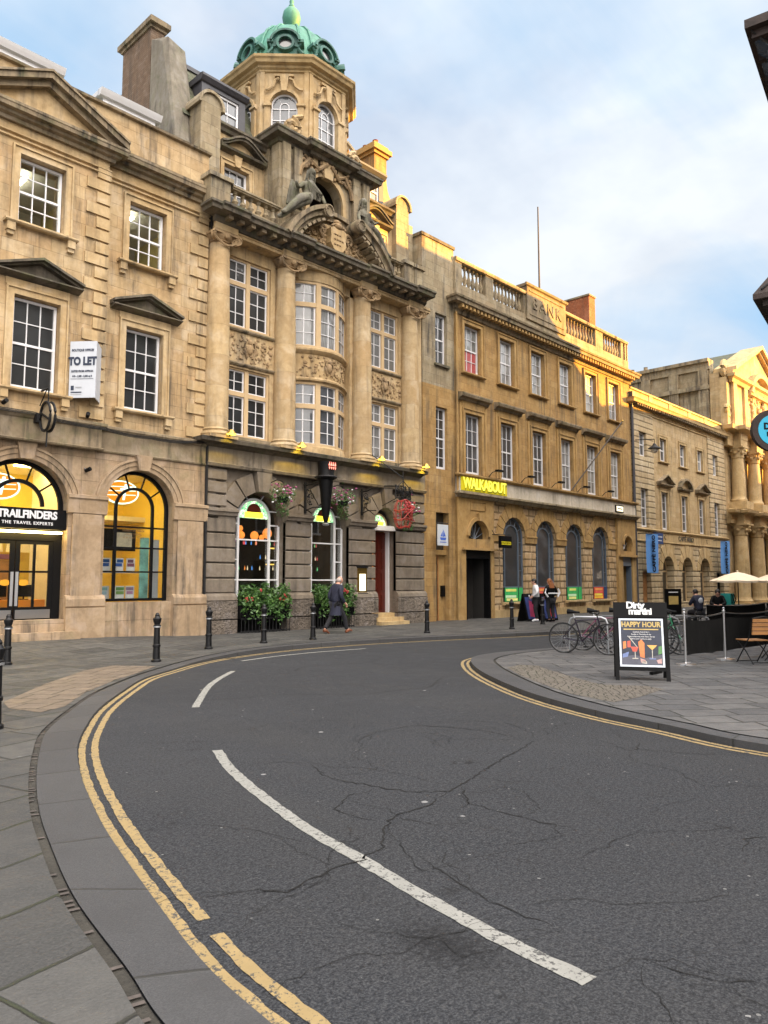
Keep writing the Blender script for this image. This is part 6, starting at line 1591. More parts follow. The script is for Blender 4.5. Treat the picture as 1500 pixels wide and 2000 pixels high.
for i, c in enumerate(GX):
    m = MB(); sill(m, c-1.0, c+1.0, .78, F+.02, .2, .13, False); m.build('window_sill', M['pale'], b3)
    inner = .56; y = F+.16; sp = 3.71; r_ = .92
    m = MB(); m.ring(c, sp, inner-.03, inner+.03, y, y+.06, 0, PI, 18); m.ring(c, sp, r_-.07, r_, y, y+.06, 0, PI, 18)
    for sg in (-1, 1): m.box(c+sg*inner-.03, c+sg*inner+.03, y, y+.06, 1.45, sp); m.box(c+sg*(r_-.035)-.035, c+sg*(r_-.035)+.035, y, y+.06, .78, sp)
    for a in (30, 62, 90, 118, 150): c_, s_ = math.cos(R(a)), math.sin(R(a)); m.tube([(c+inner*c_, y+.03, sp+inner*s_), (c+r_*c_, y+.03, sp+r_*s_)], .018, 4)
    m.box(c-r_+.07, c+r_-.07, y+.005, y+.055, 1.42, 1.48)
    for z in (2.2, 2.9, 3.5):
        for sg in (-1, 1): a, b = sorted((c+sg*(inner+.03), c+sg*(r_-.07))); m.box(a, b, y+.01, y+.05, z-.015, z+.015)
    wo = m.build('window', M['blueish'], b3)
    MB().prism([(c-r_, .78), (c+r_, .78)]+[(c+r_*math.cos(PI*k/16), sp+r_*math.sin(PI*k/16)) for k in range(17)], y+.05, y+.06).build('pane', M['pane2'], wo)
    g_ = i % 2 == 0
    cols = [(.8, .8, .3), (.55, .85, .55), (.05, .45, .12), (.75, .8, .2)] if g_ else [(.8, .5, .05), (.85, .7, .1), (.7, .12, .10), (.8, .35, .1)]
    kk = 'bg_green' if g_ else 'bg_red'
    if kk not in M: M[kk] = plain('poster_green' if g_ else 'poster_red', (.04, .42, .12) if g_ else (.62, .07, .05), .5, var=.1)
    po = poster('poster', ['bright green poster in the first arched window from the black doorway', 'orange and red poster in the second arched window, behind two people', 'green poster in the third arched window from the black doorway', 'red and yellow poster in the last arched window, beside the far doorway'][i], 'poster', c-.1, F+.12, .8, 1.05, .62, cols, 40+i, 'posters in the arched bar windows', back=kk)
    tx = ['WINGS', 'BURGERS', 'SPORT', 'PARTY'][i]
    MB().box(c+.50, c+.80, F+.12, F+.13, .8, 1.42).build('printed_panel', M['navy' if i % 2 else 'bg_green'], b3)
# door bays at both ends
mb = MB(); wall_strip(mb, 24.98, 27.45, -.2, 5.25, F-.12, F+.6, [(25.42, 27.2, -.1, 4.27, True)]) if False else None
mb = MB(); mb.box(24.98, 25.42, F-.12, F+.6, -.2, 3.1); mb.box(27.2, 27.45, F-.12, F+.6, -.2, 3.1)
wall_strip(mb, 24.98, 27.45, 3.1, 5.25, F-.12, F+.6, [(25.62, 26.98, 3.5, 4.3, True)]); mb.build('door_bay', M['ochre_plain'], b3)
mb = MB(); mb.ring(26.3, 3.62, .68, .84, F-.2, F-.12, 0, PI, 20); mb.prism([(26.22, 4.28), (26.38, 4.28), (26.42, 4.6), (26.18, 4.6)], F-.26, F-.12)
mb.box(25.75, 26.85, F-.15, F-.12, 4.72, 4.74); mb.box(25.75, 26.85, F-.15, F-.12, 5.08, 5.10); mb.box(25.75, 25.78, F-.15, F-.12, 4.74, 5.08); mb.box(26.82, 26.85, F-.15, F-.12, 4.74, 5.08); mb.box(25.1, 27.5, F-.25, F-.12, 3.02, 3.12); mb.build('door_surround', M['ochre_plain'], b3)
mb = MB()
for a in (22, 50, 78, 102, 130, 158): mb.tube([(26.3, F+.12, 3.5), (26.3+.66*math.cos(R(a)), F+.12, 3.55+.66*math.sin(R(a)))], .018, 4)
mb.build('fanlight_bars', M['blueish'], b3); MB().box(25.5, 27.1, F+.16, F+.18, 3.1, 4.4).build('fanlight_pane', M['pane'], b3)
bd = thing('bar_doorway', 'tall black open doorway of the orange bar building under an arched fanlight', 'door', (26.3, F-.1, .08))
mb = MB(); mb.box(-.88, -.78, 0, .3, 0, 2.95); mb.box(.78, .88, 0, .3, 0, 2.95); mb.box(-.78, .78, 0, .3, 2.6, 2.95); mb.build('frame', M['black'], bd)
MB().box(-.78, .78, .9, .95, 0, 2.95).box(.79, .83, .3, .95, 0, 2.95).box(-.83, -.79, .3, .95, 0, 2.95).box(-.78, .78, .3, .9, 2.61, 2.66).build('dark_lobby', M['int_dark'], bd); mb = MB(); mb.box(-.76, -.70, .1, .85, 0, 2.58); mb.box(-.70, -.68, .2, .75, .2, 1.1); mb.box(-.70, -.68, .2, .75, 1.3, 2.4); mb.build('door_leaf', M['black'], bd); MB().tube([(-.66, .25, .9), (-.66, .25, 1.3)], .02, 6).build('handle', M['galv'], bd)
mb = MB(); mb.box(39.15, 39.72, F-.12, F+.6, -.2, 3.1); mb.box(40.85, 41.35, F-.12, F+.6, -.2, 3.1); wall_strip(mb, 39.15, 41.35, 3.1, 5.25, F-.12, F+.6, [(39.8, 40.78, 3.4, 4.25, True)]); mb.build('door_bay', M['ochre_plain'], b3)
mb = MB(); mb.ring(40.29, 3.76, .49, .62, F-.2, F-.12, 0, PI, 18); mb.box(39.2, 41.3, F-.26, F-.12, 3.08, 3.2); mb.build('door_surround', M['ochre_plain'], b3)
mb = MB()
for a in (25, 60, 90, 120, 155): mb.tube([(40.29, F+.12, 3.5), (40.29+.48*math.cos(R(a)), F+.12, 3.7+.48*math.sin(R(a)))], .018, 4)
mb.build('fanlight_bars', M['white'], b3); MB().box(39.7, 40.9, F+.16, F+.18, 3.1, 4.4).build('fanlight_pane', M['pane'], b3)
bd = thing('bar_doorway', 'dark doorway at the far right end of the orange bar building', 'door', (40.29, F-.05, .08))
MB().box(-.57, -.50, 0, .3, 0, 3.0).box(.50, .57, 0, .3, 0, 3.0).box(-.5, .5, 0, .3, 2.5, 3.0).build('frame', M['blueish'], bd); MB().box(-.5, .5, .8, .85, 0, 2.5).build('dark_lobby', M['int_dark'], bd)
nd_ = thing('side_door', 'narrow dark door with a glazed light above in the bay beside the pub', 'door', (24.08, F+.3, .08))
MB().box(-.42, -.36, 0, .1, 0, 2.7).box(-.02, .04, 0, .1, 0, 2.7).box(-.36, -.02, 0, .1, 2.6, 2.7).build('frame', M['wood_l'], nd_); MB().box(-.36, -.02, .05, .08, 0, 2.6).build('leaf', M['int_dark'], nd_); MB().box(.04, .42, .02, .1, 0, 2.7).build('side_panel', M['ochre_plain'], nd_); MB().box(-.42, .42, .05, .1, 2.9, 4.4).build('dark_light', M['pane'], nd_); MB().box(-.5, .5, -.12, .1, 2.7, 2.9).build('lintel', M['ochre_plain'], nd_)
MB().box(.15, .35, -.08, .02, 1.0, 1.45).build('meter_box', M['black'], nd_)
# fascia
mb = MB(); mb.box(24.98, 41.35, F-.16, F+.1, 5.25, 6.12); mb.build('fascia', M['cream_fascia'], b3)
mb = MB(); mb.mould(24.9, 41.4, F-.14, [(0, 6.08), (.1, 6.1), (.16, 6.16), (.16, 6.22), (0, 6.26)], 1, 1); mb.box(24.95, 41.35, F-.14, F+.1, 6.1, 6.24); mb.build('fascia_ledge', M['ochre_plain'], b3)
mb = MB(); mb.mould(24.9, 41.4, F-.14, [(0, 5.2), (.08, 5.23), (.14, 5.32), (.24, 5.36), (.24, 5.44), (0, 5.5)], 1, 1); mb.build('fascia_moulding', M['grey'], b3)
sg_ = thing('bar_sign', 'bright yellow lettered sign at the left end of the bar fascia', 'sign', (26.72, F-.19, 5.82))
M['ysign'] = plain('yellow_sign', (.50, .42, .01), .5, var=.05, emit=(.9, .75, .01), es=.12)
M['ysign2'] = plain('yellow_sign_letters', (.95, .88, .10), .4, var=.03, emit=(.95, .9, .1), es=.45)
MB().box(-1.68, 1.68, 0, .06, -.3, .27).build('board', M['ysign'], sg_)
M['olive'] = plain('olive_shadow', (.30, .30, .02), .5)
textobj('WALKABOUT', .66, M['olive'], sg_, (.05, -.012, -.045), off=.022, sx=.82, sp=.9, ext=.008); textobj('WALKABOUT', .66, M['ysign2'], sg_, (0, -.04, 0), off=.012, sx=.82, sp=.9, ext=.012)
wf = thing('wall_sign', 'small lit white box sign at the right end of the bar fascia', 'sign', (39.3, F-.22, 5.72)); M['litbox'] = glow_mat('lit_sign_face', (1., .9, .6), .8)
MB().box(-.45, .45, 0, .06, -.2, .2).build('case', M['black'], wf); MB().box(-.38, .38, -.01, 0, -.14, .14).build('face', M['litbox'], wf); MB().box(-.28, .28, -.014, -.011, -.03, .03).build('print', M['ink'], wf)
a0 = None
AL = ['left of the second window, nearest the yellow sign', 'left of the third window of the bar', 'left of the fourth window of the bar', 'left of the fifth window of the bar', 'farthest right along the fascia ledge']
for i, x in enumerate((27.1, 29.65, 32.3, 34.8, 37.4)):
    if a0 is None:
        a0 = thing('fascia_lamp', 'black swan neck fascia lamp '+AL[i], 'lamp', (x, F-.3, 6.26), group='swan neck lamps along the bar fascia')
        MB().tube([(-.1, .1, 0), (-.1, -.1, .18), (.1, -.3, .26)], .018, 6).build('arm', M['iron'], a0); MB().box(-.08, .3, -.42, -.22, .2, .28).build('head', M['black'], a0)
    else: copy_tree(a0, 'black swan neck fascia lamp '+AL[i], (x, F-.3, 6.26))
M['darkpole'] = plain('weathered_dark_pole', (.06, .045, .035), .6)
fp = thing('flag_pole', 'bare flag pole slanting up from the fascia ledge of the orange bar building', 'flag pole', (34.1, F-.2, 6.3)); MB().tube([(0, 0, 0), (3.4, -1.2, 3.9)], .035, 8).build('pole', M['darkpole'], fp); MB().ball((3.4, -1.2, 3.9), .07, 8, 6).build('finial', M['brass'], fp)
fp = thing('flag_pole', 'thin tall flag pole standing on the roof behind the carved name block', 'flag pole', (33.4, 20.5, 14.0)); MB().tube([(0, 0, 0), (0, 0, 7.4)], [.06, .035], 8).build('pole', M['darkpole'], fp)
an = thing('roof_railing', 'thin metal roof access rail behind the balustrade', 'railing', (29.3, 21, 14.1)); MB().tube([(-2, 0, 1.6), (.4, 0, 2.6), (.4, 0, .8)], .02, 5).tube([(-.9, 0, 1.7), (.4, 0, 2.4)], .02, 5).build('rail', M['galv'], an)
# projecting signs
wsn = thing('hanging_sign', 'small white hanging sign with a blue ship in the narrow bay beside the pub', 'sign', (23.62, F-.35, 3.55))
MB().box(-.33, .33, 0, .04, -.42, .42).build('board', M['paper'], wsn)
M['inkblue'] = plain('blue_ink', (.05, .12, .5), .5)
MB().prism([(-.2, -.1), (.2, -.1), (.15, -.2), (-.15, -.2)], -.008, 0).prism([(-.02, -.08), (.0, .25), (.02, -.08)], -.008, 0).prism([(.03, -.05), (.03, .2), (.16, -.05)], -.008, 0).prism([(-.04, -.05), (-.04, .15), (-.16, -.05)], -.008, 0).box(-.2, .2, -.008, 0, -.3, -.27).build('ship_print', M['inkblue'], wsn)
MB().tube([(-.36, .02, .48), (.33, .02, .48)], .018, 5).tube([(0, .02, .48), (0, .3, .52)], .02, 5).build('bracket', M['iron'], wsn)
ysn = thing('hanging_sign', 'small black and yellow projecting sign between the bar doorway and first arch', 'sign', (27.75, F-.55, 3.42))
MB().box(-.42, .42, 0, .12, -.26, .26).build('board', M['black'], ysn); MB().box(-.36, .36, -.01, 0, -.12, .02).build('yellow_band', M['ysign'], ysn); textobj('WALKABOUT', .13, M['black'], ysn, (0, -.014, -.05), ext=.002); MB().tube([(-.45, .05, .33), (.4, .05, .33)], .016, 5).tube([(-.45, .05, .33), (-.45, .6, .33)], .02, 5).tube([(-.45, .3, .33), (-.45, .55, .7)], .014, 5).build('bracket', M['iron'], ysn)
dp = MB(); dp.tube([(24.95, F-.08, .1), (24.95, F-.08, 13.2)], .05, 7); tag(dp.build('drainpipe', M['ochre_plain']), 'stone coloured drainpipe between the narrow bay and the long orange front', 'pipe')
dp = MB(); dp.tube([(41.42, F-.1, .1), (41.42, F-.1, 12.4)], .08, 7); dp.box(41.25, 41.6, F-.25, F, 12.4, 12.75); tag(dp.build('drainpipe', M['lead']), 'dark drainpipe at the joint between the orange bar and the pale cafe building', 'pipe')

# ================================================================ BUILDING 4: cafe
b4 = thing('cafe_building', 'pale stone cafe building with three arches and small pediments over the middle windows', 'building')
M['rustp'] = stone('rusticated_pale_stone', (.45, .35, .20), (.56, .455, .29), 4.5, .34, j=.06, soot=.3, blockvar=.25, jd=.9, bump=.02)
C4 = [42.85, 45.75, 48.8, 51.7, 54.4]
mb = MB()
for x0, x1, cs, mm in ((41.5, 44.3, C4[:1], 'rustp'), (44.3, 53.1, C4[1:4], 'pale_b'), (53.1, 56.2, C4[4:], 'rustp')):
    m = MB(); yy = F-.05 if mm == 'rustp' else F
    wall_strip(m, x0, x1, 4.75, 8.4, yy, F+.5, [(c-.5, c+.5, 4.9, 7.22, False) for c in cs]); wall_strip(m, x0, x1, 8.4, 11.85, yy, F+.5, [(c-.48, c+.48, 9.12, 10.58, False) for c in cs])
    m.build('wall', M[mm], b4)
    for c in cs:
        sash(b4, c-.5, c+.5, 4.92, 7.2, F+.12, 2, 4, 'white', 'pane2'); sash(b4, c-.48, c+.48, 9.14, 10.56, F+.12, 2, 2, 'white', 'curtain' if c > 50 else 'pane2')
        if mm == 'pale_b':
            m = MB(); surround(m, c-.48, c+.48, 9.12, 10.58, F, .18, .07); sill(m, c-.75, c+.75, 9.12, F, .14, .09, False); surround(m, c-.5, c+.5, 4.9, 7.22, F, .2, .07); m.build('window_surround', M['pale'], b4)
            m = MB()
            if abs(c-48.8) < .1:
                m.mould(c-1.05, c+1.05, F, [(0, 7.55), (.2, 7.58), (.24, 7.68), (0, 7.7)]); m.ring(c, 7.2, 1.02, 1.16, F-.28, F, R(27), R(153), 16)
            else: gable(m, c, 1.05, 7.68, .5, F, .28, .12)
            m.build('window_pediment', M['crust'], b4)
mb = MB(); wall_strip(mb, 41.5, 56.2, -.2, 4.1, F-.03, F+.6, [(42.3, 43.45, -.1, 2.35, False)]+[(c-.86, c+.86, .45, 3.28, True) for c in (45.9, 48.85, 51.8)]+[(53.9, 55.2, -.1, 2.35, False)]); mb.build('ground_floor_wall', M['rustp'], b4)
mb = MB()
for c in (45.9, 48.85, 51.8):
    mb.mark()
    for k in range(7):
        a0 = PI*k/7+.02; a1 = PI*(k+1)/7-.02; rr = .86+(.8 if k in (2, 3, 4) else .5); P3 = lambda rad, an: (c+rad*math.cos(an), min(4.05, 2.42+rad*math.sin(an)))
        mb.prism([P3(.86, a0), P3(rr, a0), P3(rr, a1), P3(.86, a1)], F-.07, F-.03)
mb.build('voussoirs', M['pale'], b4)
for c in (45.9, 48.85, 51.8):
    m = MB(); y = F+.42; m.ring(c, 2.42, .78, .86, y, y+.06, 0, PI, 16); m.box(c-.86, c+.86, y, y+.06, 2.3, 2.4); m.box(c-.86, c-.78, y, y+.06, .4, 2.3); m.box(c+.78, c+.86, y, y+.06, .4, 2.3); m.box(c-.02, c+.02, y, y+.05, .4, 2.3)
    wo = m.build('window', M['cream'], b4); MB().prism([(c-.86, .4), (c+.86, .4)]+[(c+.86*math.cos(PI*k/12), 2.42+.86*math.sin(PI*k/12)) for k in range(13)], y+.05, y+.06).build('pane', M['pane'], wo)
cd = thing('cafe_door', 'tall orange brown wooden door of the pale cafe building under the left banner', 'door', (42.87, F+.25, 0)); mb = MB(); mb.box(-.57, .57, 0, .06, 0, 2.35); 
for z in (.2, 1.0, 1.7): mb.box(-.45, -.05, -.02, 0, z, z+.55); mb.box(.05, .45, -.02, 0, z, z+.55)
mb.build('leaf', M['wood_l'], cd)
cd = thing('cafe_door', 'dark doorway at the right end of the pale cafe building', 'door', (54.55, F+.35, 0)); MB().box(-.65, .65, 0, .06, 0, 2.35).build('leaf', M['int_dark'], cd); MB().box(-.65, -.58, -.1, 0, 0, 2.35).box(.58, .65, -.1, 0, 0, 2.35).build('frame', M['black'], cd)
mb = MB(); mb.box(41.5, 56.2, F-.08, F+.5, 4.1, 4.72); mb.mould(41.45, 56.25, F-.06, [(0, 4.66), (.1, 4.7), (.14, 4.78), (0, 4.84)]); mb.mould(41.45, 56.25, F-.06, [(0, 4.05), (.05, 4.07), (.05, 4.13), (0, 4.15)]); mb.build('frieze_band', M['pale'], b4)
textobj('CAFFÈ NERO', .42, M['crust_dark'], b4, (48.7, F-.09, 4.4), ext=.015, off=.01, name='carved_lettering'); textobj('C', .4, M['crust_dark'], b4, (45.5, F-.09, 4.4), ext=.01, name='carved_lettering'); textobj('L', .4, M['crust_dark'], b4, (52.2, F-.09, 4.4), ext=.01, name='carved_lettering')
mb = MB(); mb.box(41.5, 56.2, F-.03, F+.5, 11.85, 12.15); mb.mould(41.4, 56.3, F-.03, [(0, 11.7), (.05, 11.72), (.05, 11.78), (0, 11.8)]); mb.mould(41.4, 56.3, F-.03, [(0, 11.98), (.06, 12.0), (.1, 12.08), (.4, 12.12), (.44, 12.26), (.5, 12.34), (0, 12.44)], 1, 1); mb.box(41.5, 56.2, F+.05, F+.4, 12.15, 13.0); mb.mould(41.5, 56.2, F+.05, [(0, 12.98), (.08, 13.0), (.08, 13.1), (0, 13.12)]); mb.box(41.5, 56.2, F+.05, F+.42, 13.0, 13.1)
for x in (44.3, 47.2, 50.3, 53.1): mb.box(x-.25, x+.25, F+.0, F+.05, 12.4, 13.0)
mb.build('cornice', M['pale'], b4)
mb = MB(); x = 41.6
while x < 56.1: mb.box(x, x+.14, F-.38, F-.1, 12.0, 12.12); x += .3
mb.build('dentils', M['crust'], b4)
MB().add([(41.5, F+.4, 12.6), (56.4, F+.4, 12.6), (56.4, F+8, 14.6), (41.5, F+8, 14.6)], [(0,1,2,3)]).build('roof', M['slate'], b4); MB().box(41.5, 56.3, F+7.9, F+8.2, 0, 14.5).build('rear_wall', M['pale_b'], b4)
for i, (x, z0, z1, lean) in enumerate(((41.75, 2.2, 4.45, .25), (53.4, 2.25, 4.5, 0.1))):
    bn = thing('banner', ['bright blue vertical banner with black lettering, over the brown cafe door', 'bright blue vertical banner with black lettering, above the cream parasol'][i], 'banner', (x, F-.55, 0), group='blue cafe banners')
    # hung square to the wall, angled slightly to the street
    d = Vector((1.15, -.15, 0)); n = 8; m = MB(); vs = []
    for k in range(n+1):
        t_ = k/n; z = z1+(z0-z1)*t_
        for u in range(5): uu = u/4; vs.append((d.x*uu*(1+.0*t_)+lean*t_*.6, d.y*uu+.06*math.sin(uu*5+t_*2), z))
    m.add(vs, [(k*5+u, k*5+u+1, (k+1)*5+u+1, (k+1)*5+u) for k in range(n) for u in range(4)]); bo = m.build('cloth', M['blue'], bn, smooth=True)
    MB().tube([(-.05, 0, z1+.03), (1.25, -.15, z1+.03)], .025, 6).tube([(lean*.6-.05, 0, z0), (1.25+lean*.6, -.15, z0)], .02, 6).tube([(0, 0, z1+.03), (0, .5, z1+.03)], .025, 6).tube([(.05, 0, z0), (0, .5, z0)], .02, 6).build('banner_rod', M['iron'], bn)
    textobj('CAFFÈ NERO', .42, M['black'], bn, (.58+lean*.3, -.16, (z0+z1)/2), rot=(PI/2, -PI/2+math.atan2(lean*.6, z1-z0)*0, -.13), off=.014, ext=.006, sx=.88)
ns = thing('hanging_sign', 'small navy blue board with white writing between the left banner and the frieze', 'sign', (43.6, F-.5, 4.25)); MB().box(-.62, .62, 0, .05, -.32, .32).build('board', M['navy'], ns); MB().box(-.48, .48, -.008, -.001, .07, .13).build('print', M['paper'], ns); MB().box(-.4, .4, -.008, -.001, -.15, -.09).build('print', M['paper'], ns); MB().tube([(-.65, .02, .37), (.65, .02, .37)], .02, 5).tube([(0, .02, .37), (0, .5, .37)], .02, 5).build('bracket', M['iron'], ns)
ll = thing('wall_lantern', 'black wall lantern on a long bracket at the left end of the cafe building', 'lamp', (42.05, F-1.1, 9.35))
MB().tube([(0, 0, .55), (-.2, 1.1, .62)], .025, 6).tube([(0, 0, .3), (0, 0, .55)], .02, 6).build('bracket', M['iron'], ll); MB().lathe([(.38, 0), (.30, .06), (.14, .16), (.06, .3), (.001, .32)], (0, 0, 0), 14).build('shade', M['iron'], ll); M['globe'] = plain('milky_globe', (.55, .5, .42), .2); MB().ball((0, 0, -.1), .2, 12, 8, (1, 1, .9)).build('globe', M['globe'], ll, smooth=True)

# ================================================================ BUILDING 5: columned bank with pediment
M['pale'] = stone('golden_stone', (.47, .335, .16), (.58, .43, .23), 0, soot=.3)
b5 = thing('columned_building', 'golden stone exchange with two tiers of columns and a big pediment at the far right', 'building')
Y5 = 19.1; XE = 73.
mb = MB(); mb.box(56.3, XE, Y5+.5, Y5+1.2, -.2, 17.); mb.build('wall', M['pale_b'], b5)
mb = MB(); mb.box(56.45, 57.2, Y5+1.2, 30, 0, 17.4); mb.box(56.3, 57.2, Y5+1.2, 30, 17.4, 17.95); mb.box(56.1, 57.2, Y5+1.2, 30, 17.95, 18.2)
for y in (20.4, 22.6, 24.8): mb.box(56.2, 56.45, y, y+.7, 12, 17.4)
mb.box(56.12, 56.45, Y5+1.21, 30, 15.9, 16.2); mb.build('side_wall', M['grey'], b5)
for ti, (zb, zt) in enumerate(((.2, 5.9), (7.5, 11.55))):
    for i in range(5):
        x = 57.9+3.55*i; m = MB(); rr = .52 if ti == 0 else .46
        m.lathe([(rr*1.25, 0), (rr*1.3, .15), (rr*1.05, .3), (rr, .45), (rr, (zt-zb)*.4), (rr*.84, zt-zb-.85), (rr*.95, zt-zb-.8), (rr*1.0, zt-zb-.5), (rr*1.35, zt-zb-.1), (rr*1.2, zt-zb-.08)], (x, Y5, zb), 20); m.box(x-rr*1.35, x+rr*1.35, Y5-rr*1.35, Y5+rr, zt-.1, zt)
        c = m.build('column', M['pale'], b5, smooth=True)
        m = MB()
        for q in range(12): a = q*PI/6; m.ball((x+rr*1.15*math.cos(a), Y5+rr*1.15*math.sin(a), zt-.45+.2*(q % 2)), .13, 6, 4)
        m.build('capital', M['pale'], c, smooth=True)
        MB().box(x-.75, x+.75, Y5-.75, Y5+.5, zb-.2 if ti == 0 else 6.95, zb if ti == 0 else zb).build('pedestal', M['pale'], b5)
    for i in range(4):
        x = 57.9+3.55*(i+.5); m = MB(); z0 = zb+.8; z1 = zt-1.1
        m.box(x-.95, x-.7, Y5+.38, Y5+.5, z0, z1-.7); m.box(x+.7, x+.95, Y5+.38, Y5+.5, z0, z1-.7); m.ring(x, z1-.7, .7, .95, Y5+.38, Y5+.5, 0, PI, 14); m.build('window_surround', M['pale'], b5)
        m = MB(); m.prism([(x-.7, z0), (x+.7, z0)]+[(x+.7*math.cos(PI*k/12), z1-.7+.7*math.sin(PI*k/12)) for k in range(13)], Y5+.44, Y5+.49); m.build('pane', M['pane'], b5)
def ent(z0, z1, p, m):
    h = z1-z0; pr = [(0, z0), (.05, z0+.02), (.07, z0+h*.3), (.1, z0+h*.32), (.1, z0+h*.6), (.2, z0+h*.65), (p, z0+h*.72), (p+.06, z0+h*.9), (0, z1)]
    m.mould(56.25, XE, Y5+.1, pr, 1, 0); m.box(56.3, XE, Y5+.1, Y5+.6, z0, z1)
    for i in range(5): x = 57.9+3.55*i; m.mould(x-.62, x+.62, Y5-.45, pr, 1, 1); m.box(x-.62, x+.62, Y5-.45, Y5+.1, z0, z1)
mb = MB(); ent(5.9, 6.95, .5, mb); ent(11.55, 13.1, .6, mb); mb.build('entablature', M['pale'], b5)
mb = MB(); mb.box(57.0, 68.8, Y5-.1, Y5+.5, 13.1, 16.9)
for x in (57.3, 59.6, 61.4, 64.2, 66.0, 68.3): mb.box(x-.35, x+.35, Y5-.28, Y5-.1, 13.1, 16.3)
mb.mould(56.8, 69.0, Y5-.1, [(0, 16.2), (.2, 16.25), (.3, 16.5), (.5, 16.6), (.55, 16.8), (0, 16.95)], 1, 1); mb.build('attic', M['pale'], b5)
mb = MB()
for sg in (-1, 1):
    for (o0, o1, dd) in ((0, .22, .4), (.22, .5, .65)): mb.prism([(62.8-sg*6.2, 16.85+o0), (62.8, 19.75+o0), (62.8, 19.75+o1), (62.8-sg*6.2, 16.85+o1)], Y5-dd, Y5+1.)
mb.build('pediment', M['pale'], b5); MB().prism([(57.0, 16.85), (68.6, 16.85), (62.8, 19.75)], Y5-.1, Y5+.6).build('tympanum', M['pale'], b5)
mb = MB(); mb.ring(62.8, 15.2, 2.4, 2.75, Y5-.55, Y5-.1, R(20), R(160), 20); mb.mould(60.2, 65.4, Y5-.1, [(0, 15.8), (.35, 15.9), (.4, 16.1), (0, 16.15)]); mb.build('arched_hood', M['pale'], b5)
m = MB()
for k in range(60): m.ball((62.8+rng.uniform(-2.2, 2.2), Y5-.2, rng.uniform(13.6, 16.6)), rng.uniform(.1, .22), 6, 4)
m.build('carving', M['pale'], b5, smooth=True)
m = MB(); m.tube([(p[0], Y5+.2, p[2]) for p in scroll(56.7, 17.2, .62, 1.3, PI*.6, 1)], .2, 7); m.box(56.3, 56.95, Y5, Y5+.5, 13.1, 16.6); m.tube([(p[0], Y5+.1, p[2]) for p in scroll(56.5, 14.2, .5, 1.2, -PI*.5, 1)], .16, 7); m.build('scroll_buttress', M['pale'], b5, smooth=True)
MB().add([(56.6, Y5+.5, 17.0), (62.8, Y5+.5, 20.1), (62.8, 36, 20.1), (56.6, 36, 17.0), (69, Y5+.5, 17.0), (69, 36, 17.0)], [(0,1,2,3), (1,4,5,2)]).build('roof', M['slate'], b5)
MB().box(XE-.3, XE, Y5+1, 36, 0, 17).box(57, XE, 35.7, 36, 0, 17).build('rear_wall', M['grey'], b5)
for i in range(3):
    m = MB(); x, y = (56.9, 25.4+i*1.1); m.lathe([(.18, 0), (.14, .4), (.17, .42)], (x, y, 18.2), 10); m.build('chimney_pot', M['crust'], b5)
# ================================================================ street furniture
bprof = [(.10, 0), (.10, .04), (.075, .06), (.068, .30), (.082, .31), (.082, .345), (.066, .36), (.060, .70), (.075, .715), (.075, .745), (.058, .76), (.072, .80), (.088, .86), (.088, .88), (.062, .90), (.045, .93), (.05, .95), (.03, .985), (.001, 1.0)]
M['bollard'] = plain('bollard_paint', (.006, .006, .007), .42, var=.5, spec=.3)
bl0 = None
BL = [((8.17, 14.16), 'black bollard on the corner in front of the arched travel shop window'), ((10.27, 15.45), 'black bollard in front of the joint between the travel shop and the pub'),
      ((12.09, 15.71), 'black bollard in front of the left pub planter'), ((13.76, 15.72), 'black bollard just left of the walking man'), ((17.97, 15.23), 'black bollard right of the pub entrance steps'),
      ((21.49, 14.50), 'black bollard on the kerb in front of the first arched bar window'), ((5.88, 15.85), 'black bollard in front of the travel shop doors at the left edge'),
      ((3.25, 9.05), 'nearest black bollard, cut by the left edge of the photo'), ((24.7, 15.3), 'black bollard behind the saddle of the black bicycle')]
for (x, y), lab in BL:
    z = pz(x, y) if y > 12 else pz(x, y)-.0
    if bl0 is None:
        bl0 = thing('bollard', lab, 'bollard', (x, y, z), group='black bollards along the kerb')
        MB().lathe(bprof, (0, 0, 0), 16).build('post', M['bollard'], bl0, smooth=True)
        MB().lathe([(.062, .695), (.079, .70), (.079, .725), (.062, .73)], (0, 0, 0), 16).build('pale_band', M['galv'], bl0)
    else: copy_tree(bl0, lab, (x, y, z))

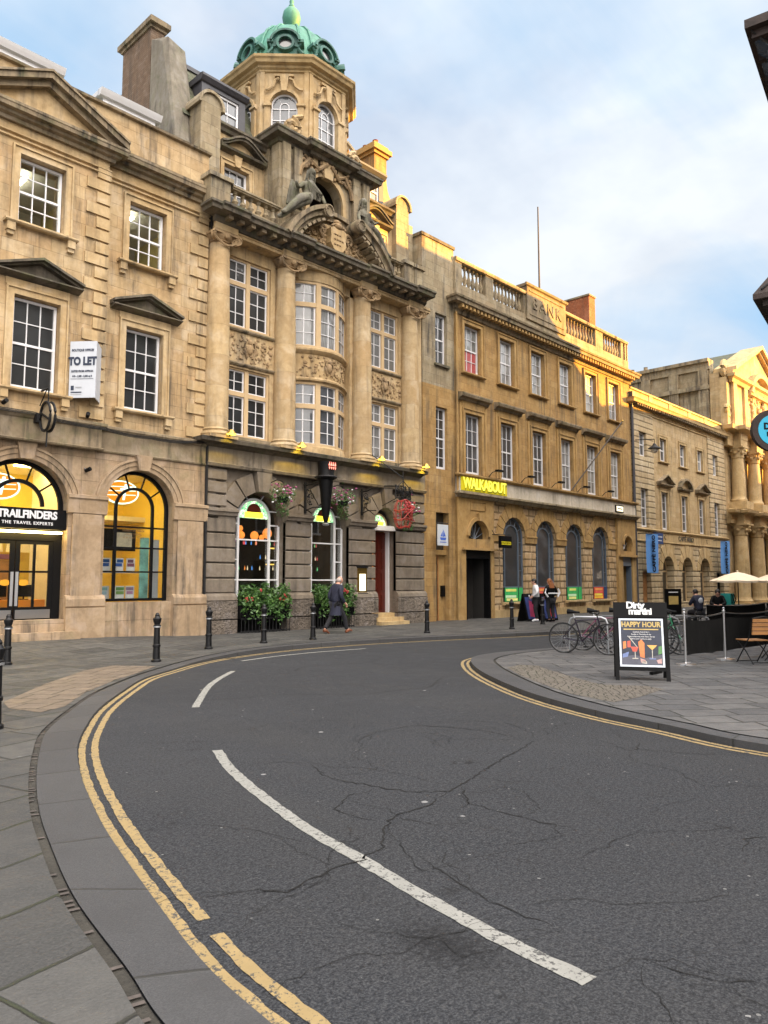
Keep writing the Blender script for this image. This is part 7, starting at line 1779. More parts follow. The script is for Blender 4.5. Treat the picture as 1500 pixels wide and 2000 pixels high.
def person(name, label, loc, rz, J, mats, group=None, hairkind=True, H=1.75, coat=.0):
    """J: joints in metres (facing +Y local); one continuous body plus clothing"""
    p = thing(name, label, 'person', loc, rz, group)
    names = ['pel', 'waist', 'chest', 'neck', 'head', 'sL', 'eL', 'wL', 'sR', 'eR', 'wR', 'hL', 'kL', 'aL', 'tL', 'hR', 'kR', 'aR', 'tR']
    P_ = [J[n] for n in names]; ix = {n: i for i, n in enumerate(names)}
    ed = [('pel','waist'),('waist','chest'),('chest','neck'),('neck','head'),('chest','sL'),('sL','eL'),('eL','wL'),('chest','sR'),('sR','eR'),('eR','wR'),('pel','hL'),('hL','kL'),('kL','aL'),('aL','tL'),('pel','hR'),('hR','kR'),('kR','aR'),('aR','tR')]
    ra = dict(pel=.125, waist=.115, chest=.14, neck=.055, head=.07, sL=.07, eL=.045, wL=.03, sR=.07, eR=.045, wR=.03, hL=.09, kL=.06, aL=.042, tL=.035, hR=.09, kR=.06, aR=.042, tR=.035)
    E_ = [(ix[a], ix[b]) for a, b in ed]; R_ = [ra[n] for n in names]
    hd = Vector(J['head']); nk = Vector(J['neck']); upv = (hd-nk).normalized()
    P_.append(tuple(hd+upv*.10)); R_.append(.085); E_.append((ix['head'], len(P_)-1))
    # hands with fingers
    for s_ in ('L', 'R'):
        w = Vector(J['w'+s_]); e = Vector(J['e'+s_]); d = (w-e).normalized(); side = d.cross(Vector((0, 1, 0)));
        if side.length < .2: side = d.cross(Vector((1, 0, 0)))
        side.normalize(); pa = w+d*.06; P_.append(tuple(pa)); R_.append(.03); pi_ = len(P_)-1; E_.append((ix['w'+s_], pi_)); nrm = d.cross(side).normalized()
        for f_, L in enumerate((.07, .08, .075, .06)):
            o_ = side*((f_-1.5)*.02); a = pa+d*.035+o_; b_ = a+d*L*.5+nrm*.008; c_ = b_+d*L*.35+nrm*.03
            P_ += [tuple(a), tuple(b_), tuple(c_)]; R_ += [.011, .009, .008]; n = len(P_); E_ += [(pi_, n-3), (n-3, n-2), (n-2, n-1)]
        a = pa+side*.035-d*.01; b_ = a+side*.03+d*.03; P_ += [tuple(a), tuple(b_)]; R_ += [.012, .010]; n = len(P_); E_ += [(pi_, n-2), (n-2, n-1)]
    b = skinmesh('body', P_, E_, R_, mats.get('skin', M['skin']), p, 1)
    fw_ = Vector(J['face']).normalized() if 'face' in J else Vector((0, 1, 0)); hc = hd+upv*.055
    m = MB(); m.ball(hc, .095, 14, 10, (.88, 1.0, 1.2)); m.ball(hc+fw_*.098-upv*.01, .018, 7, 5, (1, 1, 1.4))
    sidev = fw_.cross(upv).normalized()
    for sg in (-1, 1): m.ball(hc+sidev*sg*.088, .024, 7, 5, (.6, .8, 1.3))
    m.build('head', mats.get('skin', M['skin']), b, smooth=True)
    m = MB()
    for sg in (-1, 1): m.ball(hc+fw_*.083+sidev*sg*.032+upv*.012, .012, 6, 4)
    m.build('eyes', M['hair_d'], b); m = MB(); m.ball(hc+fw_*.085-upv*.05, .02, 7, 4, (1.2, .5, .35)); m.build('mouth', M['flower_p'], b)
    if mats.get('hair'):
        m = MB(); m.ball(hc-fw_*.022+upv*.028, .103, 14, 10, (.93, 1.02, 1.08)); 
        if mats.get('long'): 
            for q in range(9): a = q*.35-1.4; m.tube([hc-fw_*.06+sidev*math.sin(a)*.08+upv*.05, hc-fw_*.11+sidev*math.sin(a)*.10-upv*.1, hc-fw_*.1+sidev*math.sin(a)*.10-upv*.26], .03, 5)
        m.build('hair', mats['hair'], b, smooth=True)
    g = lambda *n: [J[k] for k in n]
    k = 1.13
    top = skinmesh('coat', g('pel', 'waist', 'chest', 'neck', 'sL', 'eL', 'wL', 'sR', 'eR', 'wR'), [(0,1),(1,2),(2,3),(2,4),(4,5),(5,6),(2,7),(7,8),(8,9)], [.165, .155, .175, .075, .095, .068, .05, .095, .068, .05], mats['top'], p, 2)
    tr_ = skinmesh('trousers', g('pel', 'hL', 'kL', 'aL', 'hR', 'kR', 'aR'), [(0,1),(1,2),(2,3),(0,4),(4,5),(5,6)], [.15, .115, .082, .062, .115, .082, .062], mats['legs'], p, 2)
    m = MB()
    for s_ in ('L', 'R'):
        a = Vector(J['a'+s_]); t_ = Vector(J['t'+s_]); d = (t_-a); dh = d.normalized(); heel = a-Vector((dh.x, dh.y, 0))*.05+Vector((0, 0, -.05))
        m.mark(); m.tube([heel, a+Vector((0, 0, -.04)), a.lerp(t_, .6), t_+dh*.05], [.04, .052, .045, .028], 9)
    m.build('shoe', mats['shoe'], p, smooth=True)
    return p
# walking man: heading along +X, mid stride, slight stoop
z0 = pz(15.9, 17.1)
J = dict(pel=(0, 0, .90), waist=(0, .0, 1.06), chest=(0, .03, 1.32), neck=(0, .07, 1.50), head=(0, .12, 1.57), sL=(-.17, .02, 1.40), eL=(-.22, -.10, 1.14), wL=(-.22, .02, .92), sR=(.17, .04, 1.40), eR=(.23, -.02, 1.13), wR=(.22, .16, .93),
         hL=(-.09, 0, .86), kL=(-.10, -.12, .48), aL=(-.10, -.38, .14), tL=(-.10, -.24, .04), hR=(.09, .0, .86), kR=(.10, .24, .49), aR=(.10, .36, .10), tR=(.10, .52, .08), face=(.25, 1, -.1))
man = person('person', 'balding grey haired man in dark navy overcoat walking right past the pub', (15.9, 17.1, z0), R(-90), J, dict(top=M['coat'], legs=M['trouser'], shoe=M['shoe'], hair=None))
m = MB(); hc = Vector(J['head'])+Vector((0, .02, .055)); m.ball(hc+Vector((0, -.03, -.01)), .1, 14, 8, (.95, .95, .75)); m.build('hair', M['hair_g'], man, smooth=True)
# skirt of the overcoat
m = MB(); rings_ = [(.95, .17, .13, 0), (.78, .19, .15, -.01), (.62, .205, .17, -.02), (.55, .21, .18, -.03)]; n = 16; vs = []
for z, rx, ry, oy in rings_: vs += [(rx*math.cos(2*PI*k/n)*(1+.06*math.sin(5*k)), oy+ry*math.sin(2*PI*k/n), z) for k in range(n)]
m.add(vs, [(r_*n+k, r_*n+(k+1) % n, (r_+1)*n+(k+1) % n, (r_+1)*n+k) for r_ in range(3) for k in range(n)]); m.build('coat_skirt', M['coat'], man, smooth=True)
# two people at the advertising board by the bar
def stand(dx=0, arms=0): return dict(pel=(0, 0, .88), waist=(0, 0, 1.03), chest=(0, .02, 1.28), neck=(0, .04, 1.45), head=(0, .06, 1.52), sL=(-.17, 0, 1.36), eL=(-.30, -.02, 1.14), wL=(-.20, .14, 1.0), sR=(.17, 0, 1.36), eR=(.30, -.02, 1.14), wR=(.20, .14, 1.0),
         hL=(-.09, 0, .85), kL=(-.10, .05, .47), aL=(-.08, -.03, .10), tL=(-.09, .12, .04), hR=(.09, 0, .85), kR=(.10, .02, .47), aR=(.09, -.04, .10), tR=(.10, .11, .04))
zp = pz(26.3, 16.2)
pA = person('person', 'brown haired person in black jacket with white stripes on the back, by the boards', (26.45, 16.0, zp), R(-20), stand(), dict(top=M['black'], legs=M['trouser'], shoe=M['black'], hair=M['wood'], long=True))
m = MB(); m.tube([(-.30, -.10, 1.30), (-.36, -.12, 1.14), (-.24, -.14, .98)], .035, 6); m.tube([(.30, -.10, 1.30), (.36, -.12, 1.14), (.24, -.14, .98)], .035, 6); m.tube([(-.24, -.17, 1.12), (0, -.19, 1.12), (.24, -.17, 1.12)], .03, 6)
m.build('white_stripes', M['white'], pA)
pB = person('person', 'shorter dark haired person with a white shouldered jacket, left of the black jacketed one', (26.25, 16.55, zp), R(40), stand(), dict(top=M['white'], legs=M['trouser'], shoe=M['white'], hair=M['hair_d']))
def seated(): return dict(pel=(0, 0, .52), waist=(0, .02, .68), chest=(0, .08, .93), neck=(0, .14, 1.10), head=(0, .18, 1.16), sL=(-.17, .06, 1.01), eL=(-.24, .18, .80), wL=(-.12, .38, .76), sR=(.17, .06, 1.01), eR=(.24, .18, .80), wR=(.12, .38, .76),
         hL=(-.10, .04, .50), kL=(-.13, .44, .50), aL=(-.12, .42, .12), tL=(-.12, .56, .05), hR=(.10, .04, .50), kR=(.13, .44, .50), aR=(.12, .46, .12), tR=(.12, .60, .05))
for i, (x, y, rz, lab) in enumerate(((28.3, 10.9, -.6, 'seated person in dark jacket with pale emblem on the back'), (28.95, 10.45, 1.9, 'seated person in a black hood leaning forward, right of the cafe table'))):
    q = person('person', lab, (x, y, RZ), rz, seated(), dict(top=M['black'] if i else M['coat'], legs=M['trouser'], shoe=M['black'], hair=M['hair_d']))
    st_ = thing('cafe_stool', ['low dark stool under the left seated person', 'low dark stool under the right seated person'][i], 'stool', (x, y, RZ), rz, 'stools of the seated people')
    MB().box(-.2, .2, -.2, .2, .38, .42).build('seat', M['black'], st_)
    m = MB()
    for sx_ in (-.16, .16):
        for sy_ in (-.16, .16): m.mark(); m.tube([(sx_, sy_, 0), (sx_, sy_, .38)], .015, 5)
    m.build('leg', M['iron'], st_)
    if i == 0: MB().ball((0, -.11, .92), .1, 8, 6, (1, .3, 1)).build('back_emblem', M['paper'], q)
ct = thing('cafe_table', 'small round dark cafe table between the two seated people', 'table', (28.75, 10.75, RZ)); MB().lathe([(.3, .70), (.3, .73), (.001, .73)], (0, 0, 0), 18).build('table_top', M['black'], ct); MB().lathe([(.2, 0), (.2, .02), (.025, .04), (.025, .7)], (0, 0, 0), 10).build('base', M['iron'], ct)
bp = thing('backpack', 'teal delivery backpack standing behind the hooded seated person', 'backpack', (29.5, 10.3, RZ+.75)); MB().box(-.2, .2, -.18, .18, 0, .42).build('bag', M['teal'], bp); MB().tube([(-.12, -.19, .4), (-.12, -.26, .2), (-.12, -.19, .05)], .02, 5).tube([(.12, -.19, .4), (.12, -.26, .2), (.12, -.19, .05)], .02, 5).build('strap', M['black'], bp); MB().box(-.25, .25, -.2, .2, -.75, -.03).build('stand_box', M['black'], bp)

# ---------------------------------------------------------------- bicycles
def bicycle(label, loc, rz, col, col2, seed=0, drop=False, lean=0.05):
    b = thing('bicycle', label, 'bicycle', loc, rz, 'bicycles locked to the stands'); WR = .335; L = 1.02
    fm = MB(); bb = (.43, 0, .28); st = (.28, 0, .78); hb = (.84, 0, .66); ht = (.80, 0, .80); rh = (0, 0, WR); fh = (L, 0, WR)
    fm.tube([bb, st], .017, 7); fm.tube([bb, hb], .021, 7); fm.tube([(.295, 0, .73), (.81, 0, .77)], .016, 7); fm.tube([hb, ht], .021, 7)
    for s_ in (-.05, .05): fm.tube([bb, (.2, s_, .30), (0, s_, WR)], .010, 5); fm.tube([(.30, 0, .70), (.15, s_, .53), (0, s_, WR)], .009, 5)
    fm.build('frame', col, b)
    fk = MB(); 
    for s_ in (-.05, .05): fk.tube([(hb[0]+.01, s_*.6, .62), (.91, s_, .48), (L, s_, WR)], .012, 5)
    fk.tube([(ht[0], 0, .8), (ht[0]-.02, 0, .87)], .014, 6); fk.build('fork', col2, b)
    for cx in (0, L):
        w = MB(); w.tube([(cx+WR*math.cos(a*PI/18), 0, WR+WR*math.sin(a*PI/18)) for a in range(36)], .014, 6, True); wo = w.build('wheel', M['tyre'], b)
        w = MB(); w.tube([(cx+(WR-.022)*math.cos(a*PI/18), 0, WR+(WR-.022)*math.sin(a*PI/18)) for a in range(36)], .009, 5, True); w.build('rim', M['rimd'], wo)
        w = MB()
        for k in range(20): a = k*PI/10; w.tube([(cx+.02*math.cos(a+.8), .02*(-1)**k, WR+.02*math.sin(a+.8)), (cx+(WR-.025)*math.cos(a), 0, WR+(WR-.025)*math.sin(a))], .0018, 3)
        w.lathe([(.02, -.035), (.02, .035)], (0, 0, 0), 8) if False else w.tube([(cx, -.04, WR), (cx, .04, WR)], .018, 7); w.build('spokes', M['galv'], wo)
    s = MB(); s.tube([st, (.25, 0, .88)], .012, 6); s.build('seat_post', M['galv'], b)
    s = MB(); s.tube([(.12, 0, .93), (.2, 0, .925), (.30, 0, .915), (.40, 0, .91)], [.06, .05, .028, .018], 8); s.build('saddle', M['black'], b, smooth=True)
    h = MB()
    if drop: h.tube([(ht[0]+.02, -.2, .90), (ht[0]+.1, -.2, .89), (ht[0]+.13, -.2, .82), (ht[0]+.04, -.2, .75)], .013, 6); h.tube([(ht[0]+.02, .2, .90), (ht[0]+.1, .2, .89), (ht[0]+.13, .2, .82), (ht[0]+.04, .2, .75)], .013, 6); h.tube([(ht[0]+.02, -.2, .90), (ht[0]-.01, 0, .88), (ht[0]+.02, .2, .90)], .013, 6)
    else: h.tube([(ht[0]-.08, -.29, .93), (ht[0]+.01, -.12, .90), (ht[0], 0, .88), (ht[0]+.01, .12, .90), (ht[0]-.08, .29, .93)], .013, 6)
    h.build('handlebar', M['black'], b)
    c = MB(); c.tube([(bb[0]+.09*math.cos(a*PI/10), -.05, bb[2]+.09*math.sin(a*PI/10)) for a in range(20)], .006, 4, True); c.tube([bb, (bb[0]+.12, -.07, bb[2]-.11)], .010, 5); c.tube([bb, (bb[0]-.12, .07, bb[2]+.11)], .010, 5)
    c.tube([(bb[0], -.05, bb[2]+.09), (0, -.05, WR+.035)], .004, 4); c.tube([(bb[0], -.05, bb[2]-.09), (.02, -.05, WR-.12), (0, -.05, WR-.04)], .004, 4); c.ball((.02, -.05, WR-.1), .03, 6, 4); c.build('chainset', M['iron'], b)
    for sg in (-1, 1): MB().box(bb[0]+sg*(-.12)-.05, bb[0]+sg*(-.12)+.05, sg*.07, sg*.14, bb[2]+sg*.11-.012, bb[2]+sg*.11+.012).build('pedal', M['black'], b)
    b.rotation_euler = (lean, 0, rz); return b
M['stand'] = plain('dull_steel_stand', (.13, .13, .135), .5, metal=.5)
M['pinkf'] = plain('pink_bike_paint', (.16, .03, .08), .35, coat=.5); M['greenf'] = plain('green_bike_paint', (.01, .14, .06), .35, coat=.5); M['rimd'] = plain('dark_rim', (.10, .10, .105), .4, metal=.6); M['greyf'] = plain('silver_bike_paint', (.10, .10, .11), .3, metal=.5); M['purplef'] = plain('purple_bike_paint', (.014, .008, .02), .35, coat=.5)
bicycle('black bicycle with dark saddle, nearest the left, locked to the white hoop', (15.32, 8.95, RZ), math.atan2(7.86-8.95, 15.50-15.32), M['purplef'], M['black'])
bicycle('silver and pink bicycle close behind the black one, handlebars up', (16.15, 8.95, RZ), math.atan2(-.95, .35), M['pinkf'], M['greyf'], drop=True, lean=-.06)
bicycle('dark grey bicycle half hidden by the left edge of the advertising board', (16.1, 8.1, RZ), math.atan2(-1.0, .25), M['greyf'], M['black'], lean=.07)
bicycle('green framed bicycle seen just right of the advertising board', (16.35, 7.8, RZ), math.atan2(-1.0, .3), M['greenf'], M['greenf'], lean=-.04)
bicycle('black bicycle behind the left banner barrier beside the green one', (17.15, 7.55, RZ), math.atan2(-1.0, .42), M['black'], M['greyf'], drop=True, lean=.05)
bicycle('dark bicycle standing just behind the silver and pink one', (16.75, 8.7, RZ), math.atan2(-1.0, .5), M['black'], M['black'], lean=.03)
bicycle('grey bicycle farthest back in the row, behind the advertising board', (17.3, 8.2, RZ), math.atan2(-1.0, .3), M['greyf'], M['greyf'], drop=True, lean=-.05)
def hoop(x, y, rz, lab):
    h = thing('bike_stand', lab, 'bike stand', (x, y, RZ), rz, 'cycle stands'); MB().tube([(-.42, 0, 0), (-.42, 0, .66), (-.38, 0, .76), (-.28, 0, .8), (.28, 0, .8), (.38, 0, .76), (.42, 0, .66), (.42, 0, 0)], .024, 8).build('hoop', M['galv'] if 'black' in lab else M['stand'], h, smooth=True); MB().lathe([(.06, 0), (.06, .01)], (-.42, 0, 0), 10).lathe([(.06, 0), (.06, .01)], (.42, 0, 0), 10).build('foot_plate', M['stand'], h)
for x, y, lab in ((15.62, 8.5, 'galvanised hoop stand holding the black bicycle'), (16.35, 8.2, 'galvanised hoop stand between the grey and pink bicycles'), (16.75, 7.35, 'galvanised hoop stand right of the advertising board, by the green bicycle'), (17.6, 7.0, 'galvanised hoop stand behind the first barrier banner')): hoop(x, y, -1.2, lab)

# ---------------------------------------------------------------- advertising boards
def aboard(label, loc, rz, H=1.35, W_=.74):
    a = thing('advertising_board', label, 'advertising board', loc, rz); tl = .20
    return a
ab = thing('advertising_board', 'big black advertising board with gold HAPPY HOUR heading and cocktail photo on the terrace', 'advertising board', (12.06, 5.62, RZ), R(-60.5+0))
TL = Matrix.Rotation(R(-11), 4, 'X')
Wb = .42
def tilt(m, sg=1): return m.xf(Matrix.Translation((0, -.26*sg, 0)) @ Matrix.Rotation(R(-11*sg), 4, 'X'))
tilt(MB().box(-Wb, -Wb+.06, 0, .04, 0, 1.22).box(Wb-.06, Wb, 0, .04, 0, 1.22).box(-Wb+.06, Wb-.06, 0, .04, .16, .24).box(-Wb, Wb, -.005, .045, 1.02, 1.27)).build('frame', M['black'], ab)
tilt(MB().box(-Wb, -Wb+.06, -.04, 0, 0, 1.22).box(Wb-.06, Wb, -.04, 0, 0, 1.22).box(-Wb+.06, Wb-.06, -.04, 0, .16, 1.2), -1).build('rear_frame', M['black'], ab)
M['silver'] = plain('snap_frame_silver', (.62, .66, .74), .35, var=.03)
tilt(MB().box(-.345, -.315, -.012, 0, .22, 1.0).box(.315, .345, -.012, 0, .22, 1.0).box(-.315, .315, -.012, 0, .22, .25).box(-.315, .315, -.012, 0, .97, 1.0)).build('snap_frame', M['silver'], ab)
M['posterdk'] = plain('dark_poster_print', (.02, .025, .045), .35, var=.5); tilt(MB().box(-.315, .315, -.004, 0.01, .25, .97)).build('poster', M['posterdk'], ab)
M['gold'] = plain('gold_ink', (.50, .36, .12), .45, var=.3); M['wink'] = plain('white_ink', (.8, .8, .8), .5, var=0)
def tt(s_, size, mat, x, z, off=.0, sx=1., y=-.01, sp=1., ext=.002):
    o = textobj(s_, size, mat, ab, (0, 0, 0), off=off, ext=ext, sp=sp); o.scale = (1, 1, 1); o.matrix_local = Matrix.Translation((0, -.26, 0)) @ Matrix.Rotation(R(-11), 4, 'X') @ Matrix.Translation((x, y, z)) @ Matrix.Rotation(PI/2, 4, 'X') @ Matrix.Diagonal((sx, 1, 1, 1)); return o
tt('Dirty', .15, M['wink'], -.075, 1.215, .006, 1.0, -.012, .88); tt('martini', .15, M['wink'], .0, 1.115, .006, 1.0, -.012, .86)
MB
tt('HAPPY HOUR', .115, M['gold'], 0, .90, .004, .86, -.008)
tilt(MB().box(-.27, .27, -.008, -.004, .815, .832)).build('gold_rule', M['gold'], ab)
for i, s_ in enumerate(('Cocktails from 2 for 1', 'Sunday to Thursday all day', 'Friday & Saturday until close, see bar', 'terms and conditions apply')): tt(s_, .030, M['wink'], 0, .78-.037*i, 0, .95, -.007)
def shp(poly, key, col, es=.0, y=-.0075):
    if key not in M: M[key] = plain(key, col, .4, var=.35)
    tilt(MB().prism(poly, y, y+.002)).build('cocktail_print', M[key], ab)
shp([(-.31, .26), (.31, .26), (.31, .42), (.2, .40), (.05, .36), (-.1, .41), (-.31, .38)], 'print_slate', (.09, .09, .12), y=-.006)
shp([(-.29, .5), (-.24, .52), (-.24, .63), (-.29, .62)], 'print_orange', (.65, .2, .06)); shp([(-.22, .53), (-.17, .53), (-.17, .64), (-.22, .63)], 'print_red', (.5, .08, .05))
shp([(-.03, .38), (.04, .36), (.045, .60), (.0, .66), (-.05, .62)], 'print_orange', (0, 0, 0)); shp([(-.03, .36), (.05, .33), (.06, .28), (-.02, .29)], 'print_pink', (.5, .3, .28))
shp([(-.17, .54), (-.05, .54), (-.08, .46), (-.14, .46)], 'print_red', (0, 0, 0)); shp([(-.11, .46), (-.10, .46), (-.10, .36), (-.11, .36)], 'print_pale', (.55, .52, .45)); shp([(-.15, .36), (-.06, .36), (-.06, .345), (-.15, .345)], 'print_pale', (0, 0, 0))
shp([(.08, .57), (.24, .57), (.16, .49)], 'print_amber', (.7, .38, .1)); shp([(.155, .49), (.165, .49), (.165, .36), (.155, .36)], 'print_pale', (0, 0, 0)); shp([(.11, .36), (.21, .36), (.21, .345), (.11, .345)], 'print_blue', (.15, .2, .4))
shp([(.25, .42), (.31, .44), (.31, .56), (.26, .55)], 'print_green', (.1, .25, .08)); shp([(-.2, .70), (-.19, .705), (-.06, .53), (-.07, .53)], 'print_pale', (0, 0, 0)); shp([(.0, .32), (.07, .31), (.07, .27), (.0, .28)], 'print_pale', (0, 0, 0)); shp([(-.3, .42), (-.2, .46), (-.22, .38), (-.3, .36)], 'print_blue', (0, 0, 0)); shp([(.22, .33), (.3, .36), (.3, .28), (.24, .28)], 'print_pink', (0, 0, 0))
MB().tube([(.40, -.12, .35), (.40, .14, .35)], .008, 4).build('stay', M['iron'], ab)
rb = thing('rolled_base', 'black bar foot lying behind the right leg of the big advertising board', 'base', (12.9, 5.75, RZ)); MB().box(-.2, .2, -.03, .03, 0, .05).build('bar', M['black'], rb)
for i, (x, y, rz, lab, c1) in enumerate(((26.35, 17.0, .05, 'tall dark advertising board with pink and blue design, left of the two people', (.45, .04, .12)), (27.35, 16.75, -.15, 'red and dark advertising board right of the person in the striped jacket', (.55, .05, .05)))):
    a = thing('advertising_board', lab, 'advertising board', (x, y, zp), rz, 'advertising boards outside the bar')
    for sg in (-1, 1): MB().box(-.42, .42, -.02, .02, 0, 1.12).xf(Matrix.Translation((0, -.24*sg, 0)) @ Matrix.Rotation(R(-12*sg), 4, 'X')).build('panel', M['black'], a)
    k1, k2 = 'adp%d' % i, 'ads%d' % i; M[k1] = plain('printed_panel_ink', c1, .5, var=.5); M[k2] = plain('printed_panel_blue', (.03, .05, .18), .5, var=.5)
    tf = Matrix.Translation((0, -.265, 0)) @ Matrix.Rotation(R(-12), 4, 'X')
    MB().box(-.36, .36, -.01, 0, .1, .98).xf(tf).build('print', M[k2], a); MB().prism([(-.2, .2), (.25, .15), (.28, .75), (-.1, .85)], -.016, -.011).xf(tf).build('print', M[k1], a)
    MB().ball((.0, -.02, 1.02), .05, 8, 5, (1, .3, 1)).xf(tf).build('badge', M['white'], a)

# ---------------------------------------------------------------- barriers, chair, parasols
PB = [(14.76, 5.98), (16.30, 5.78), (19.2, 5.6), (21.5, 5.5)]
def barrier_post(x, y, lab):
    p = thing('barrier_post', lab, 'post', (x, y, RZ), .2, 'steel barrier posts'); MB().lathe([(.19, 0), (.19, .012), (.03, .03), (.022, .04), (.022, .97), (.034, .98), (.034, 1.0), (.015, 1.02), (.03, 1.05), (.001, 1.07)], (0, 0, 0), 16).build('post', M['steel'], p, smooth=True)
    MB().box(-.32, .32, -.04, .04, .0, .02).build('foot', M['galv'], p); return p
for (x, y), lab in zip(PB, ('steel barrier post nearest the advertising board', 'steel barrier post between the two black banners', 'steel barrier post behind the wooden slatted chair', 'steel barrier post farthest right, outside the chair')): barrier_post(x, y, lab)
def banner_panel(p, q, lab, z0=.17, z1=.86, grp='black cloth barrier banners'):
    b = thing('barrier_banner', lab, 'barrier', ((p[0]+q[0])/2, (p[1]+q[1])/2, RZ), math.atan2(q[1]-p[1], q[0]-p[0]), grp); L = math.hypot(q[0]-p[0], q[1]-p[1]); n = 14; vs = []
    for i in range(n+1):
        u = i/n; x = -L/2+.06+(L-.12)*u; sag = .045*4*u*(1-u)
        for j in range(6): v = j/5; vs.append((x, .035*math.sin(u*9+v*2)*(.4+v*.0+.6*(1-abs(2*u-1)))*.8, (z1-sag)*(v)+(z0+sag*.3)*(1-v)))
    MB().add(vs, [(i*6+j, (i+1)*6+j, (i+1)*6+j+1, i*6+j+1) for i in range(n) for j in range(5)]).build('cloth', M['blackcloth'], b, smooth=True)
    MB().tube([(-L/2+.02, 0, .96)]+[(-L/2+L*u/10, 0, .96-.06*4*(u/10)*(1-u/10)) for u in range(1, 10)]+[(L/2-.02, 0, .96)], .014, 6).build('top_rail', M['steel'], b, smooth=True); return b
banner_panel(PB[0], PB[1], 'black cloth banner slung between the first two steel posts'); banner_panel(PB[1], PB[2], 'black cloth banner running behind the wooden chair'); banner_panel(PB[2], PB[3], 'black cloth banner farthest right beyond the chair')
banner_panel((21.5, 8.1), (25.0, 7.6), 'long black banner of the rear terrace barrier', .1, .95, 'rear terrace barrier banners'); banner_panel((25.0, 7.6), (29., 7.2), 'black banner at the far end of the rear terrace barrier', .1, .95, 'rear terrace barrier banners')
bx = thing('covered_furniture', 'dark covered terrace furniture showing above the rear barrier at the right', 'cover', (24.2, 6.9, RZ)); MB().ball((0, 0, .55), .6, 14, 8, (1.3, .8, 1.0)).build('cover', M['blackcloth'], bx, smooth=True)
ch = thing('folding_chair', 'wooden slatted folding chair with black iron legs at the right edge', 'chair', (15.95, 5.12, RZ), R(-38))
m = MB(); 
for k, z in enumerate((.58, .66, .74, .82)): MB().box(-.24, .24, -.01, .012, z, z+.062).xf(Matrix.Translation((0, -.24, 0)) @ Matrix.Rotation(R(9), 4, 'X')).build('back_slat', M['wood_l'], ch)
for k in range(6): MB().box(-.22, .22, -.18+.07*k, -.125+.07*k, .44, .46).build('seat_slat', M['wood_l'], ch)
m = MB()
for sg in (-1, 1):
    m.tube([(sg*.22, -.34, .88), (sg*.22, -.2, .5), (sg*.22, .22, .0)], .012, 6); m.tube([(sg*.2, .22, .44), (sg*.2, -.05, .25), (sg*.2, -.28, .0)], .012, 6)
m.tube([(-.22, .19, .03), (.22, .19, .03)], .009, 5); m.tube([(-.2, -.25, .03), (.2, -.25, .03)], .009, 5); m.tube([(-.22, -.34, .88), (0, -.36, .92), (.22, -.34, .88)], .014, 6); m.build('iron_frame', M['iron'], ch)
tb = thing('folding_table', 'small slatted wooden table just beyond the chair at the right edge', 'table', (16.9, 4.95, RZ), .4)
for k in range(7): MB().box(-.34, .34, -.34+.098*k, -.26+.098*k, .70, .725).build('slat', M['wood_l'], tb)
m = MB()
for sg in (-1, 1): m.tube([(sg*.28, -.28, .7), (sg*.28, .28, 0)], .012, 5); m.tube([(sg*.28, .28, .7), (sg*.28, -.28, 0)], .012, 5)
m.build('iron_frame', M['iron'], tb)
def parasol(x, y, lab, zt=2.28, r_=1.55):
    p = thing('parasol', lab, 'parasol', (x, y, 0), .3, 'cream parasols on the terrace'); m = MB(); n = 8; vs = [(0, 0, zt)]
    for k, (rr, z) in enumerate(((.35, zt-.07), (.75, zt-.2), (1.15, zt-.36), (r_, zt-.50), (r_, zt-.60))):
        for i in range(n*2): a = i*PI/n; f_ = 1 if i % 2 == 0 else .955-.01*k; vs.append((rr*f_*math.cos(a), rr*f_*math.sin(a), z-(0 if i % 2 == 0 else .012*k)))
    N = 2*n; fs = [(0, 1+i, 1+(i+1) % N) for i in range(N)]+[(1+k*N+i, 1+(k+1)*N+i, 1+(k+1)*N+(i+1) % N, 1+k*N+(i+1) % N) for k in range(4) for i in range(N)]
    m.add(vs, fs).build('canopy', M['canvas'], p); MB().tube([(0, 0, 0), (0, 0, zt)], .03, 8).build('pole', M['iron'], p); MB().ball((0, 0, zt+.04), .06, 8, 5).build('finial', M['canvas'], p); MB().box(-.35, .35, -.35, .35, .0, .1).build('base', M['iron'], p)
parasol(47.2, 15.85, 'cream parasol left of the pair, in front of the blue banner'); parasol(50.6, 14.6, 'cream parasol cut by the right edge of the photo')
st_ = thing('menu_stand', 'black two sided menu stand behind the big advertising board', 'menu stand', (36.5, 15.3, .1), -.4); MB().box(-.5, .5, -.03, .03, .0, 1.25).build('panel', M['black'], st_); MB().box(-.3, .3, -.036, -.031, 1.07, 1.11).build('print', M['wink'], st_); MB().box(-.3, .3, -.04, -.03, .5, .9).build('print', M['gold'], st_)

# ================================================================ buildings on the camera's side of the street
M['terr'] = stone('dark_street_stone', (.20, .16, .11), (.30, .25, .18), .8, .34, soot=.6)
M['eave'] = plain('dark_brown_eaves', (.035, .022, .018), .7, var=.5, bump=.02, bs=5)
ux, uy = math.cos(R(8.3)), math.sin(R(8.3))
rbld = thing('corner_building', 'corner building with dark overhanging eaves and bird netting at the right edge', 'building', (15.5, 3.3, 0), R(8.3))
wall_h = 12.4
mb = MB()
wall_strip(mb, .6, 9.5, .08, 3.6, 0, .5, [(1.4, 3.4, .08, 2.9, False), (4.4, 6.6, .6, 2.9, False), (7.2, 9.0, .08, 2.9, False)])
for z0, z1 in ((3.6, 6.6), (6.9, 9.6), (9.6, 12.4)): wall_strip(mb, .6, 9.5, z0, z1, 0, .5, [(c-.55, c+.55, z0+.7, z1-.5, False) for c in (2.2, 5.2, 8.0)])
